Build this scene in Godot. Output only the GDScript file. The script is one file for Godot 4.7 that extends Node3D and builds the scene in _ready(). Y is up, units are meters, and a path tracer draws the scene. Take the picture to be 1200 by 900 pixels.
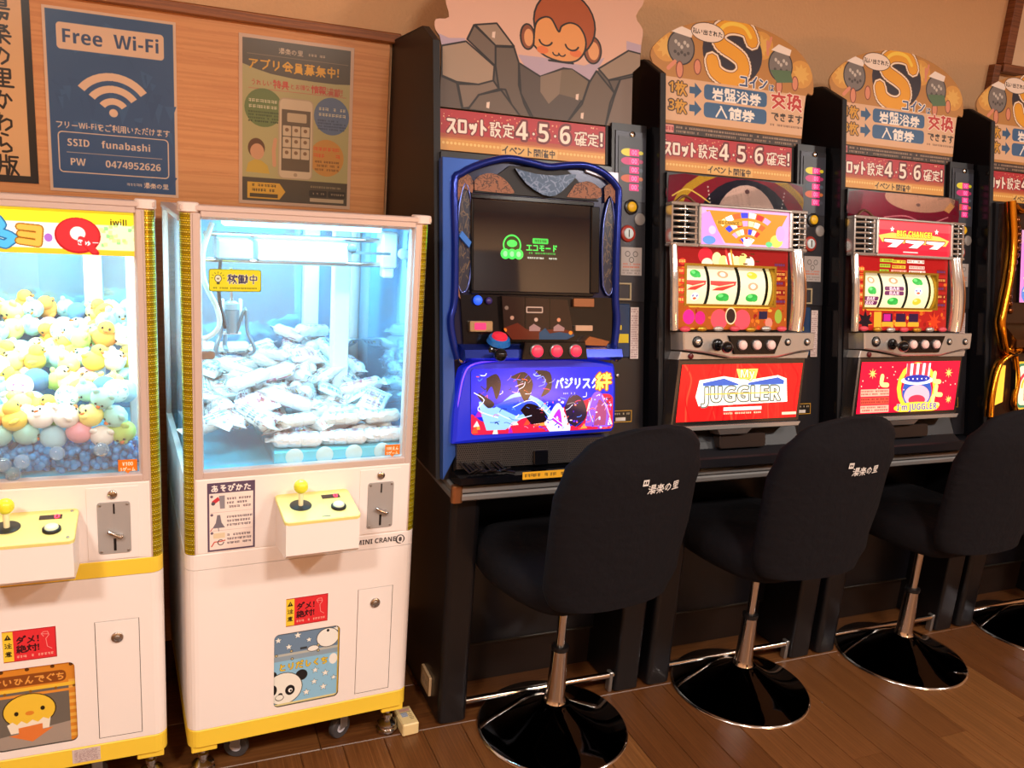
extends Node3D
# An amusement corner: two crane machines, a row of reel machines with padded stools, posters on a wooden wall.
# x runs along the wall, y up, z towards the viewer; the back wall stands at z = -2.45, the camera at x = z = 0.

const WALL_Z := -2.45
const LEAN := 10.7
const FIRST_X := 0.655
const PITCH := 0.642
var M := {}
var TEX := {}
var taken := {}
var rng := RandomNumberGenerator.new()

# ------------------------------------------------------------------ materials
func mat(key: String, c: Color, rough := 0.6, metal := 0.0) -> StandardMaterial3D:
	if M.has(key):
		return M[key]
	var m := StandardMaterial3D.new()
	m.resource_name = key
	m.albedo_color = c
	m.roughness = rough
	m.metallic = metal
	M[key] = m
	return m

func glow(key: String, c: Color, energy: float) -> StandardMaterial3D:
	var m := mat(key, c, 0.4)
	m.emission_enabled = true
	m.emission = c
	m.emission_energy_multiplier = energy
	return m

func pane(key: String, c: Color, alpha: float, rough := 0.0) -> StandardMaterial3D:
	var m := mat(key, Color(c.r, c.g, c.b, alpha), rough)
	m.transparency = BaseMaterial3D.TRANSPARENCY_ALPHA
	m.cull_mode = BaseMaterial3D.CULL_DISABLED
	return m

func printed(key: String, t: Texture2D, rough := 0.45, emit := 0.0, tint := Color.WHITE) -> StandardMaterial3D:
	var m := mat(key, tint, rough)
	m.albedo_texture = t
	if emit > 0.0:
		m.emission_enabled = true
		m.emission = Color.BLACK
		m.emission_texture = t
		m.emission_energy_multiplier = emit
	return m

# ------------------------------------------------------------------ nodes
func numbered(called: String) -> String:
	var n: int = taken.get(called, -1) + 1
	taken[called] = n
	return called if n == 0 else "%s_%03d" % [called, n]

func tag(o: Node3D, label: String, category: String, group := "") -> Node3D:
	o.set_meta("label", label)
	o.set_meta("category", category)
	if group:
		o.set_meta("group", group)
	return o

func thing(called: String, label: String, category: String, at := Vector3.ZERO, group := "") -> Node3D:
	var o := Node3D.new()
	o.name = numbered(called)
	add_child(o)
	o.position = at
	tag(o, label, category, group)
	return o

func part(parent: Node3D, called: String, mesh: Mesh, m: Material, at := Vector3.ZERO, turn := Vector3.ZERO) -> MeshInstance3D:
	var o := MeshInstance3D.new()
	o.name = numbered(called) if parent == self else called
	o.mesh = mesh
	if m:
		o.material_override = m
	o.position = at
	o.rotation_degrees = turn
	parent.add_child(o, true)
	return o

func structure(called: String, mesh: Mesh, m: Material, at := Vector3.ZERO) -> MeshInstance3D:
	var o := part(self, called, mesh, m, at)
	o.set_meta("kind", "structure")
	return o

# ------------------------------------------------------------------ mesh building
func fresh() -> SurfaceTool:
	var st := SurfaceTool.new()
	st.begin(Mesh.PRIMITIVE_TRIANGLES)
	return st

func vert(st: SurfaceTool, p: Vector3, n: Vector3, uv: Vector2) -> void:
	st.set_normal(n)
	st.set_uv(uv)
	st.add_vertex(p)

func tri3(st: SurfaceTool, a: Vector3, b: Vector3, c: Vector3, na: Vector3, nb: Vector3, nc: Vector3, ua := Vector2.ZERO, ub := Vector2.ZERO, uc := Vector2.ZERO) -> void:
	vert(st, a, na, ua)
	if (b - a).cross(c - a).dot(na + nb + nc) > 0.0:
		vert(st, c, nc, uc)
		vert(st, b, nb, ub)
	else:
		vert(st, b, nb, ub)
		vert(st, c, nc, uc)

func quad(st: SurfaceTool, a: Vector3, b: Vector3, c: Vector3, d: Vector3, n: Vector3) -> void:
	tri3(st, a, b, c, n, n, n, Vector2(0, 1), Vector2(1, 1), Vector2(1, 0))
	tri3(st, a, c, d, n, n, n, Vector2(0, 1), Vector2(1, 0), Vector2(0, 0))

func put_box(st: SurfaceTool, lo: Vector3, hi: Vector3, ch := 0.0) -> void:
	var c := (lo + hi) / 2.0
	var h := (hi - lo) / 2.0
	ch = minf(ch, minf(h.x, minf(h.y, h.z)) * 0.9)
	for a in 3:
		var b := (a + 1) % 3
		var e := (a + 2) % 3
		for s in [-1.0, 1.0]:
			var n := Vector3.ZERO
			n[a] = s
			var q := []
			for k in [[-1, -1], [1, -1], [1, 1], [-1, 1]]:
				var p := Vector3.ZERO
				p[a] = s * h[a]
				p[b] = k[0] * (h[b] - ch)
				p[e] = k[1] * (h[e] - ch)
				q.append(c + p)
			quad(st, q[0], q[1], q[2], q[3], n)
	if ch <= 0.0:
		return
	for a in 3:
		var b := (a + 1) % 3
		var e := (a + 2) % 3
		for sb in [-1.0, 1.0]:
			for se in [-1.0, 1.0]:
				var n := Vector3.ZERO
				n[b] = sb
				n[e] = se
				n = n.normalized()
				var q := []
				for k in [[-1, 0], [1, 0], [1, 1], [-1, 1]]:
					var p := Vector3.ZERO
					p[a] = k[0] * (h[a] - ch)
					p[b] = sb * (h[b] - (0.0 if k[1] == 0 else ch))
					p[e] = se * (h[e] - (ch if k[1] == 0 else 0.0))
					q.append(c + p)
				quad(st, q[0], q[1], q[2], q[3], n)
	for x in [-1.0, 1.0]:
		for y in [-1.0, 1.0]:
			for z in [-1.0, 1.0]:
				var n := Vector3(x, y, z).normalized()
				var i := h - Vector3(ch, ch, ch)
				tri3(st, c + Vector3(x * h.x, y * i.y, z * i.z), c + Vector3(x * i.x, y * h.y, z * i.z), c + Vector3(x * i.x, y * i.y, z * h.z), n, n, n)

func box(lo: Vector3, hi: Vector3, ch := 0.0) -> ArrayMesh:
	var st := fresh()
	put_box(st, lo, hi, ch)
	return st.commit()

func boxes(list: Array, ch := 0.0) -> ArrayMesh:
	var st := fresh()
	for b in list:
		put_box(st, b[0], b[1], ch)
	return st.commit()

func rrect(x0: float, y0: float, x1: float, y1: float, r: float, seg := 5) -> PackedVector2Array:
	var out := PackedVector2Array()
	for k in [[x1 - r, y0 + r, -90.0], [x1 - r, y1 - r, 0.0], [x0 + r, y1 - r, 90.0], [x0 + r, y0 + r, 180.0]]:
		for i in seg + 1:
			var a := deg_to_rad(k[2] + 90.0 * i / seg)
			out.append(Vector2(k[0] + r * cos(a), k[1] + r * sin(a)))
	return out

func oval(cx: float, cy: float, rx: float, ry: float, seg := 24, from := 0.0, upto := 360.0) -> PackedVector2Array:
	var out := PackedVector2Array()
	var n := seg if upto - from >= 360.0 else seg + 1
	for i in n:
		var a := deg_to_rad(from + (upto - from) * i / seg)
		out.append(Vector2(cx + rx * cos(a), cy + ry * sin(a)))
	return out

func v2(list: Array) -> PackedVector2Array:
	var out := PackedVector2Array()
	for i in range(0, list.size(), 2):
		out.append(Vector2(list[i], list[i + 1]))
	return out

func v3(list: Array) -> PackedVector3Array:
	var out := PackedVector3Array()
	for i in range(0, list.size(), 3):
		out.append(Vector3(list[i], list[i + 1], list[i + 2]))
	return out

func smooth_line(pts: PackedVector2Array, per := 5) -> PackedVector2Array:
	var out := PackedVector2Array()
	for i in pts.size() - 1:
		var a := pts[maxi(i - 1, 0)]
		var d := pts[mini(i + 2, pts.size() - 1)]
		for k in per:
			out.append(pts[i].cubic_interpolate(pts[i + 1], a, d, float(k) / per))
	out.append(pts[pts.size() - 1])
	return out

func smooth_path(pts: PackedVector3Array, per := 5) -> PackedVector3Array:
	var out := PackedVector3Array()
	for i in pts.size() - 1:
		var a := pts[maxi(i - 1, 0)]
		var d := pts[mini(i + 2, pts.size() - 1)]
		for k in per:
			out.append(pts[i].cubic_interpolate(pts[i + 1], a, d, float(k) / per))
	out.append(pts[pts.size() - 1])
	return out

func bounds(pts: PackedVector2Array) -> Rect2:
	var r := Rect2(pts[0], Vector2.ZERO)
	for p in pts:
		r = r.expand(p)
	return r

# flat outline in x-y pulled from z0 to z1; which: 0 all, 1 the front face alone, 2 all but the front face
func put_slab(st: SurfaceTool, pts: PackedVector2Array, z0: float, z1: float, which := 0, frame := Transform3D.IDENTITY, ch := 0.0) -> void:
	var idx := Geometry2D.triangulate_polygon(pts)
	if idx.is_empty():
		print("outline crosses itself near ", pts[0])
	var r := bounds(pts)
	var n := pts.size()
	var fore := frame.basis * Vector3(0, 0, 1)
	var area := 0.0
	for i in n:
		area += pts[i].cross(pts[(i + 1) % n])
	var out_sign := 1.0 if area > 0.0 else -1.0
	var inner := pts.duplicate()
	if ch > 0.0:
		for i in n:
			var t0 := (pts[i] - pts[(i + n - 1) % n]).normalized()
			var t1 := (pts[(i + 1) % n] - pts[i]).normalized()
			var nn := Vector2(t0.y + t1.y, -t0.x - t1.x) * out_sign
			inner[i] = pts[i] - nn.normalized() * ch
	for i in range(0, idx.size(), 3):
		for side in 2:
			if (side == 0 and which == 2) or (side == 1 and which == 1):
				continue
			var src := inner if side == 0 else pts
			var z := z1 if side == 0 else z0
			var q := []
			var u := []
			for k in 3:
				var p: Vector2 = src[idx[i + k]]
				q.append(frame * Vector3(p.x, p.y, z))
				u.append(Vector2((p.x - r.position.x) / maxf(r.size.x, 1e-6), 1.0 - (p.y - r.position.y) / maxf(r.size.y, 1e-6)))
			var nn := fore if side == 0 else -fore
			tri3(st, q[0], q[1], q[2], nn, nn, nn, u[0], u[1], u[2])
	if which == 1:
		return
	for i in n:
		var a := pts[i]
		var b := pts[(i + 1) % n]
		var t := (b - a).normalized()
		var nn := frame.basis * Vector3(t.y * out_sign, -t.x * out_sign, 0)
		quad(st, frame * Vector3(a.x, a.y, z0), frame * Vector3(b.x, b.y, z0), frame * Vector3(b.x, b.y, z1 - ch), frame * Vector3(a.x, a.y, z1 - ch), nn)
		if ch > 0.0:
			var ia: Vector2 = inner[i]
			var ib: Vector2 = inner[(i + 1) % n]
			quad(st, frame * Vector3(a.x, a.y, z1 - ch), frame * Vector3(b.x, b.y, z1 - ch), frame * Vector3(ib.x, ib.y, z1), frame * Vector3(ia.x, ia.y, z1), (nn + fore).normalized())

func slab(pts: PackedVector2Array, z0: float, z1: float, ch := 0.0) -> ArrayMesh:
	var st := fresh()
	put_slab(st, pts, z0, z1, 0, Transform3D.IDENTITY, ch)
	return st.commit()

# outline given in x and z, pulled up from y0 to y1
func upright(pts: PackedVector2Array, y0: float, y1: float, ch := 0.0) -> ArrayMesh:
	var st := fresh()
	var flip := PackedVector2Array()
	for p in pts:
		flip.append(Vector2(p.x, -p.y))
	put_slab(st, flip, y0, y1, 0, Transform3D(Basis(Vector3(1, 0, 0), Vector3(0, 0, -1), Vector3(0, 1, 0)), Vector3.ZERO), ch)
	return st.commit()

# outline given in z and y, pulled along x
func sideways(pts: PackedVector2Array, x0: float, x1: float, ch := 0.0) -> ArrayMesh:
	var st := fresh()
	var flip := PackedVector2Array()
	for p in pts:
		flip.append(Vector2(-p.x, p.y))
	put_slab(st, flip, x0, x1, 0, Transform3D(Basis(Vector3(0, 0, -1), Vector3(0, 1, 0), Vector3(1, 0, 0)), Vector3.ZERO), ch)
	return st.commit()

# a board whose front is printed and whose edges and back are plain
func board(parent: Node3D, called: String, pts: PackedVector2Array, z0: float, z1: float, face: Material, edge: Material) -> MeshInstance3D:
	var st := fresh()
	put_slab(st, pts, z0, z1, 1)
	var mesh := st.commit()
	st = fresh()
	put_slab(st, pts, z0, z1, 2)
	st.commit(mesh)
	var o := part(parent, called, mesh, null)
	mesh.surface_set_material(0, face)
	mesh.surface_set_material(1, edge)
	return o

func plate(x0: float, y0: float, x1: float, y1: float) -> PackedVector2Array:
	return v2([x0, y0, x1, y0, x1, y1, x0, y1])

func put_lathe(st: SurfaceTool, prof: PackedVector2Array, seg: int, frame := Transform3D.IDENTITY) -> void:
	var n := prof.size()
	for i in n - 1:
		var t := prof[i + 1] - prof[i]
		if t.length() < 1e-7:
			continue
		var nn := Vector2(t.y, -t.x).normalized()
		var n0 := nn
		var n1 := nn
		if i > 0:
			var tp := prof[i] - prof[i - 1]
			var np := Vector2(tp.y, -tp.x).normalized()
			if np.dot(nn) > 0.7:
				n0 = (nn + np).normalized()
		if i < n - 2:
			var tq := prof[i + 2] - prof[i + 1]
			var nq := Vector2(tq.y, -tq.x).normalized()
			if nq.dot(nn) > 0.7:
				n1 = (nn + nq).normalized()
		for k in seg:
			var a0 := TAU * k / seg
			var a1 := TAU * (k + 1) / seg
			var p := []
			var m := []
			for q in [[prof[i], n0, a0], [prof[i], n0, a1], [prof[i + 1], n1, a1], [prof[i + 1], n1, a0]]:
				p.append(frame * Vector3(q[0].x * cos(q[2]), q[0].y, q[0].x * sin(q[2])))
				m.append((frame.basis * Vector3(q[1].x * cos(q[2]), q[1].y, q[1].x * sin(q[2]))).normalized())
			var u0 := Vector2(float(k) / seg, float(i) / n)
			var u1 := Vector2(float(k + 1) / seg, float(i + 1) / n)
			if prof[i].x > 1e-6:
				tri3(st, p[0], p[1], p[2], m[0], m[1], m[2], u0, Vector2(u1.x, u0.y), u1)
			if prof[i + 1].x > 1e-6:
				tri3(st, p[0], p[2], p[3], m[0], m[2], m[3], u0, u1, Vector2(u0.x, u1.y))

# profile from bottom to top: radius and height
func lathe(list: Array, seg := 20) -> ArrayMesh:
	var st := fresh()
	put_lathe(st, v2(list), seg)
	return st.commit()

func disc_profile(r: float, h: float, ch: float) -> PackedVector2Array:
	return v2([0, 0, r, 0, r, h - ch, r - ch, h, 0, h])

# a round knob that stands out along z
func knob(r: float, h: float, ch: float, seg := 16) -> ArrayMesh:
	var st := fresh()
	put_lathe(st, disc_profile(r, h, ch), seg, Transform3D(Basis(Vector3(1, 0, 0), PI / 2), Vector3.ZERO))
	return st.commit()

func put_tube(st: SurfaceTool, path: PackedVector3Array, r: float, seg := 8, rz := -1.0, caps := true) -> void:
	var rb := r if rz < 0.0 else rz
	var up := Vector3(0, 0, 1)
	var first := (path[1] - path[0]).normalized()
	if absf(first.dot(up)) > 0.9:
		up = Vector3(0, 1, 0)
	var rings := []
	var norms := []
	for i in path.size():
		var t := (path[mini(i + 1, path.size() - 1)] - path[maxi(i - 1, 0)]).normalized()
		up = (up - t * up.dot(t)).normalized()
		var side := t.cross(up)
		var ring := PackedVector3Array()
		var nr := PackedVector3Array()
		for k in seg:
			var a := TAU * k / seg
			ring.append(path[i] + side * cos(a) * r + up * sin(a) * rb)
			nr.append((side * cos(a) / r + up * sin(a) / rb).normalized())
		rings.append(ring)
		norms.append(nr)
	for i in path.size() - 1:
		for k in seg:
			var j := (k + 1) % seg
			tri3(st, rings[i][k], rings[i][j], rings[i + 1][j], norms[i][k], norms[i][j], norms[i + 1][j])
			tri3(st, rings[i][k], rings[i + 1][j], rings[i + 1][k], norms[i][k], norms[i + 1][j], norms[i + 1][k])
	if caps:
		for e in 2:
			var i := 0 if e == 0 else path.size() - 1
			var nn := (path[0] - path[1]).normalized() if e == 0 else (path[i] - path[i - 1]).normalized()
			for k in range(1, seg - 1):
				tri3(st, rings[i][0], rings[i][k], rings[i][k + 1], nn, nn, nn)

func tube(path: PackedVector3Array, r: float, seg := 8, rz := -1.0) -> ArrayMesh:
	var st := fresh()
	put_tube(st, path, r, seg, rz)
	return st.commit()

func put_ball(st: SurfaceTool, c: Vector3, r: Vector3, lon := 14, lat := 9) -> void:
	for i in lat:
		for k in lon:
			var p := []
			var m := []
			for q in [[i, k], [i, k + 1], [i + 1, k + 1], [i + 1, k]]:
				var t: float = PI * q[0] / lat
				var a: float = TAU * q[1] / lon
				var d := Vector3(sin(t) * cos(a), cos(t), sin(t) * sin(a))
				p.append(c + d * r)
				m.append((d / r).normalized())
			var ua := Vector2(float(k) / lon, float(i) / lat)
			var ub := Vector2(float(k + 1) / lon, float(i + 1) / lat)
			if i > 0:
				tri3(st, p[0], p[1], p[2], m[0], m[1], m[2], ua, Vector2(ub.x, ua.y), ub)
			if i < lat - 1:
				tri3(st, p[0], p[2], p[3], m[0], m[2], m[3], ua, ub, Vector2(ua.x, ub.y))

func ball(c: Vector3, r: Vector3, lon := 14, lat := 9) -> ArrayMesh:
	var st := fresh()
	put_ball(st, c, r, lon, lat)
	return st.commit()

# closed rings of equal count, skinned smoothly and capped at both ends
func put_loft(st: SurfaceTool, rings: Array) -> void:
	var n: int = rings[0].size()
	var nr := []
	var mid := []
	for ring in rings:
		var c := Vector3.ZERO
		for p in ring:
			c += p
		mid.append(c / n)
	for i in rings.size():
		var row := PackedVector3Array()
		for k in n:
			var along: Vector3 = rings[mini(i + 1, rings.size() - 1)][k] - rings[maxi(i - 1, 0)][k]
			var across: Vector3 = rings[i][(k + 1) % n] - rings[i][(k + n - 1) % n]
			var nn := along.cross(across).normalized()
			if nn.dot(rings[i][k] - mid[i]) < 0.0:
				nn = -nn
			row.append(nn)
		nr.append(row)
	for i in rings.size() - 1:
		for k in n:
			var j := (k + 1) % n
			var ua := Vector2(float(k) / n, float(i) / rings.size())
			var ub := Vector2(float(k + 1) / n, float(i + 1) / rings.size())
			tri3(st, rings[i][k], rings[i][j], rings[i + 1][j], nr[i][k], nr[i][j], nr[i + 1][j], ua, Vector2(ub.x, ua.y), ub)
			tri3(st, rings[i][k], rings[i + 1][j], rings[i + 1][k], nr[i][k], nr[i + 1][j], nr[i + 1][k], ua, ub, Vector2(ua.x, ub.y))
	for e in 2:
		var i := 0 if e == 0 else rings.size() - 1
		var away: Vector3 = (mid[0] - mid[1]) if e == 0 else (mid[i] - mid[i - 1])
		for k in n:
			tri3(st, mid[i], rings[i][k], rings[i][(k + 1) % n], away.normalized(), away.normalized(), away.normalized())

func loft(rings: Array) -> ArrayMesh:
	var st := fresh()
	put_loft(st, rings)
	return st.commit()

# lettering as solid shapes: text laid in x-y, standing out along z
func letters(text: String, size: float, depth: float) -> TextMesh:
	var t := TextMesh.new()
	t.text = text
	t.font = Ink.bold()
	t.font_size = 64
	t.pixel_size = size / 64.0
	t.depth = depth
	t.curve_step = 2.0
	return t

# hand-written characters as flat ribbons; lay() sets each point of the writing on the surface it belongs to
func put_writing(st: SurfaceTool, text: String, x: float, y: float, size: float, width: float, gap: float, lay: Callable) -> void:
	for ch in text:
		for s in Ink.strokes(ch):
			for i in s.size() - 1:
				var a: Vector2 = Vector2(x, y) + Vector2(s[i].x, -s[i].y) * size
				var b: Vector2 = Vector2(x, y) + Vector2(s[i + 1].x, -s[i + 1].y) * size
				var t := (b - a).normalized() * width * 0.5
				var w := Vector2(-t.y, t.x)
				quad(st, lay.call(a - t - w), lay.call(b + t - w), lay.call(b + t + w), lay.call(a - t + w), Vector3(0, 0, 1))
		x += size + gap

func _ready() -> void:
	# camera
	var cam := Camera3D.new()
	cam.name = "camera"
	cam.position = Vector3(0, 1.4, 0)
	cam.rotation_degrees = Vector3(-13.30047, -23.56602, 4.41764)
	cam.fov = 49.542
	cam.near = 0.05
	cam.current = true
	add_child(cam)
	# no sky: the room is closed
	var env := Environment.new()
	env.background_mode = Environment.BG_COLOR
	env.background_color = Color(0.02, 0.018, 0.016)
	env.tonemap_mode = Environment.TONE_MAPPER_LINEAR
	env.tonemap_exposure = 1.06
	env.sdfgi_enabled = true
	env.ssao_enabled = true
	env.ssil_enabled = true
	var world := WorldEnvironment.new()
	world.name = "surroundings"
	world.environment = env
	add_child(world)
	# warm ceiling lamps of the room, and the lit machine across the aisle
	var warm := Color(1.0, 0.965, 0.925)
	ceiling_lamp(Vector3(-0.9, 2.62, 0.45), Vector2(0.3, 0.3), warm, 5.6, "square ceiling lamp at the left of the room, out of view")
	ceiling_lamp(Vector3(0.75, 2.62, 0.45), Vector2(0.3, 0.3), warm, 5.2, "square ceiling lamp above the viewer, out of view")
	ceiling_lamp(Vector3(2.4, 2.62, 0.3), Vector2(0.3, 0.3), warm, 4.2, "square ceiling lamp before the red machines, out of view")
	ceiling_lamp(Vector3(4.2, 2.62, 0.2), Vector2(0.3, 0.3), warm, 4.4, "square ceiling lamp at the right of the room, out of view")
	ceiling_lamp(Vector3(2.2, 2.62, 0.9), Vector2(0.3, 0.3), warm, 1.2, "square ceiling lamp near the door across the aisle, out of view")
	lit_cabinet(Vector3(2.15, 0, 1.1))
	TEX.warning = print_warning()
	TEX.tape = print_gold_tape()
	TEX.dispenser = print_dispenser_face()
	TEX.sticker = print_dispenser_sticker()
	TEX.white_strip = print_white_strip()
	TEX.card = print_counter_card()
	TEX.grille = print_mesh_grille()
	build_room()
	build_posters()
	crane(0.041, false)
	crane(-0.524, true)
	build_row()
	build_chairs()
	build_plush(-0.524)
	build_sweets(0.041)
	build_small()
# ------------------------------------------------------------------ printing: shapes, Latin letters and brush-stroke characters painted on an Image
class Ink:
	var im: Image
	var s: float
	var wide: int
	var high: int
	static var latin := {}
	static var face: Font
	# characters as pen strokes on a 16 by 16 square: column and row of each point as hexadecimal digits
	const PEN := {
		"あ": "33-c3 71-77-8d b6-9a-6d-3d-2b-48-87-c8-da-cd-9e", "い": "23-29-4d-6b b4-c7-c9", "う": "61-a2 35-75-b6-b9-9c-6e",
		"え": "61-a2 46-b6-2e 79-9b-9d-de", "お": "34-94 62-6d-4d-3b-59-98-ca-cc-9e b3-d5", "か": "25-95-9a-7e-5c 62-2e a4-d8",
		"き": "34-b3 36-c5 72-9a 4a-4d-7e-ae", "く": "a2-48-ae", "ぐ": "92-38-9e b3-c5 d2-e4", "け": "32-29-3e 65-d5 a2-aa-8e",
		"こ": "43-b3 3a-3d-6e-ce", "ご": "33-93 2a-2d-5e-be b1-c3 d0-e2", "さ": "35-c4 72-9a 4a-4d-7e-ae", "し": "52-5b-7e-ac-c9",
		"す": "14-e4 92-98-7a-68-77-99-9c-6f", "そ": "42-b2-47-d7-7a-8d-be", "た": "24-84 62-2e 97-d7 8b-9d-de",
		"だ": "24-84 62-2e 97-d7 8b-9d-de b1-c3 d0-e2", "ち": "24-c4 62-49-88-ba-bc-8e-5e", "で": "13-d3-86-7a-9d-ce b6-c8 d5-e7",
		"と": "52-68 b5-57-4b-5d-7e-ce", "な": "23-83 51-29 a3-d5 97-9c-7e-5d-5c-7b-bc-de", "の": "83-5c-3c-27-54-94-d7-cb-8e",
		"は": "32-29-3e 64-d4 a2-ac-8e-6d-6c-8b-bc-de", "び": "24-74-3a-4d-7e-9c-a6-a4-c8 c1-d3 e0-f2", "ひ": "24-74-3a-4d-7e-9c-a6-a4-d9",
		"ま": "33-c3 36-c6 82-8c-6e-4d-4c-6b-9c-cd", "ら": "51-92 44-4a-88-bb-bd-8e-5e", "り": "43-47-5a b2-b8-9d-7e",
		"れ": "42-4e 14-64-1c 49-95-b5-ac-bd-dc", "わ": "42-4e 14-64-1c 49-96-c7-cb-8e", "を": "23-c3 72-37-78-7b d6-59-5d-8e-ce", "ん": "81-2e-68-8a-8d-ae-da",
		"ア": "23-d3-97 76-6a-3e", "イ": "c1-87-29 85-8e", "ン": "23-65 2d-7b-d4", "ス": "23-c3-98-2e 88-de", "ロ": "33-d3-dd-3d-33", "ッ": "46-59 86-99 d5-bb-7e",
		"ト": "61-6e 66-c9", "ベ": "19-54-ec b3-c5 d2-e4", "コ": "33-c3-cd 2d-dd", "プ": "23-c3-b9-5e d1-e1-e2-d2-d1", "リ": "42-49 b2-b9-6e", "フ": "23-d3-b9-5e",
		"ー": "28-d8", "ダ": "62-28 64-b4-99-3e 57-a9 c1-d3 e0-f2", "メ": "b2-8a-2e 45-cc", "ゲ": "52-28 45-d5 a5-9a-5e c1-d3 e0-f2", "ム": "72-3d-cc 98-de",
		"バ": "54-2d 94-dd b2-c4 d1-e3", "ジ": "32-64 26-58 2d-7c-d6 b2-c4 d1-e3", "ク": "62-28 54-c4-9a-3e", "エ": "23-d3 83-8d 1d-ed", "モ": "33-c3 28-d8 73-7d-cd",
		"ド": "61-6e 66-b9 a2-b4 c1-d3", "ヨ": "33-c3-cd-3d 48-c8", "・": "78-88-89-79-78", "タ": "62-28 64-c4-99-3e 57-a9", "ゅ": "36-3d-59-87-b8-cb-ad-8e 95-9c-7f",
		"中": "34-d4-d9-39-34 81-8f", "定": "81-83 25-23-e3-e5 46-c6 86-8d 8a-ca 58-4b-2e 5b-8d-ee", "設": "12-62 24-54 26-56 28-58 2a-2e-5e-5a-2a 91-94-76 91-c1-c4-e5 78-d8-7f 99-ef",
		"確": "12-62 42-1a 39-3e-6e-69-39 73-71-f1-f3 95-7a 88-8f 88-f8 8b-eb 8e-fe b5-be b5-c3", "開": "12-1f 12-62-67 14-64 17-67 92-e2-ef 92-97-e7 94-e4 5a-aa 4c-bc 6a-6c-5f 9a-9f",
		"催": "31-17 25-2f 62-64-e4-e2 a1-a4 87-6b 7a-7f 79-f9 7b-eb 7d-ed 7f-ff a6-af", "岩": "32-35-d5-d2 82-85 27-e7 77-2d 5a-5f-df-da-5a",
		"盤": "41-21-29 21-61-69 13-63 15-65 91-93 91-d1-d4 86-d6-8a 97-ea 3b-3f 3b-db-df 7b-7f ab-af 1f-ff", "浴": "12-33 16-37 1e-4a 82-65 b2-e5 a5-59 a5-fa 7a-7f-df-da-7a",
		"券": "42-54 b2-a4 25-e5 27-f7 83-67-1b 98-eb 4b-bb-af-8e 7b-3f", "入": "71-82-2e 83-ee", "館": "41-15 41-75 34-64 37-67-6b-3b 39-69 37-3f-5d 5b-7f b1-b2 84-83-f3-f5 95-9f 95-e5-e8-98 9a-ea-ee-9e",
		"交": "81-83 14-e4 55-28 a5-d8 c7-2f 48-ee", "換": "12-52 31-3e-2d 1a-58 92-75 82-c2-b4 75-7a 75-e5-ea 95-87 c5-d7 6b-fb aa-6f ab-ff", "枚": "14-64 41-4f 44-1a 45-69 91-77 84-f4 d4-7f 86-ff",
		"払": "12-52 31-3e-2d 1a-58 a2-8e-ed d9-fe", "出": "33-37-d7-d3 82-8e 29-2e-de-d9", "会": "81-17 81-f7 56-b6 28-e8 78-5d-cc aa-de",
		"員": "42-b2-b5-45-42 47-4d 47-c7-cd-4d 49-c9 4b-cb 5d-2f ad-df", "募": "12-e2 51-54 b1-b4 45-49-c9-c5-45 47-c7 2a-ea 6a-1e 9a-ed 5c-bc-af-8e 7b-4f",
		"集": "61-35 44-48 44-e4 46-d6 48-e8 94-98 1a-fa 88-8f 8a-2f 8a-ef", "特": "21-15 14-64 41-4f 1a-69 83-e3 b1-b6 76-f6 79-f9 d7-de-bd 9b-ad",
		"典": "42-4a 42-c2-ca 46-c6 72-7a a2-aa 1a-fa 5c-2f ac-df", "得": "41-15 45-1a 38-3f 72-76-e6-e2-72 74-e4 78-e8 6b-fb d8-de-bd 8c-9e",
		"情": "31-3f 14-17 54-66 73-f3 a1-a7 85-e5 67-f7 89-8f 89-e9-ee 8b-eb 8d-ed", "報": "12-72 41-46 24-64 16-76 28-39 68-59 1a-7a 1c-7c 4a-4f 92-9f 92-e2-e6-c6 99-e9-9f a9-ff",
		"満": "12-33 16-37 1e-4a 63-f3 91-95 c1-c5 57-f7 6a-6f 69-e9-ef a7-ae 8a-8d-cd-ca", "載": "13-93 51-55 15-f5 27-87 29-2d-8d-89-29 2b-8b 1e-9e 57-5f a1-bb-fe e7-9f c1-e3",
		"利": "61-22 14-74 42-4f 44-1b 45-7a a3-ab e1-ef-cd", "用": "32-3a-1f 32-d2-df-be 36-d6 3a-da 82-8f", "稼": "61-22 14-64 42-4f 44-1b 45-69 b1-b2 74-73-f3-f5 85-e5 b5-79 a7-bc-9f a9-6c ca-ef",
		"働": "31-16 24-2f 42-92 63-6e 34-a4 46-4a-9a-96-46 48-98 3c-ac 3e-ae b4-f4-ed-cc d1-d7-bf", "絶": "41-14-45 63-19-69 49-4f 2b-1e 6b-7d 91-75 93-d3-b5 86-e6-ea-8a 86-8e-fe-fc b6-ba",
		"対": "41-43 14-74 63-1d 26-6c 84-f4 d1-de-bd 97-a9", "注": "12-33 16-37 1e-4a a1-b2 65-f5 79-e9 5e-fe a5-ae", "意": "81-82 32-d2 53-64 a3-94 15-e5 46-4a-ba-b6-46 48-b8 2c-1e 5b-5e-be-bc 8b-9c dc-ee",
		"絆": "41-14-45 63-19-69 49-4f 2b-1e 6b-7d 82-93 e2-d3 85-f5 79-f9 b1-bf", "湯": "12-33 16-37 1e-4a 61-65-d5-d1-61 63-d3 47-f7 78-5b 6a-ea-de-bd 9a-6e ba-8f",
		"楽": "71-62 53-57-b7-b3-53 55-b5 23-34 36-18 d3-c4 c6-e8 1a-fa 88-8f 8a-2f 8a-ef", "里": "32-d2-d8-38-32 35-d5 82-8e 4b-cb 1e-fe", "版": "31-39-1f 71-76 36-86 39-79-7f 92-f2 93-9a-8f 95-e5-af a8-ff",
	}

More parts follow.
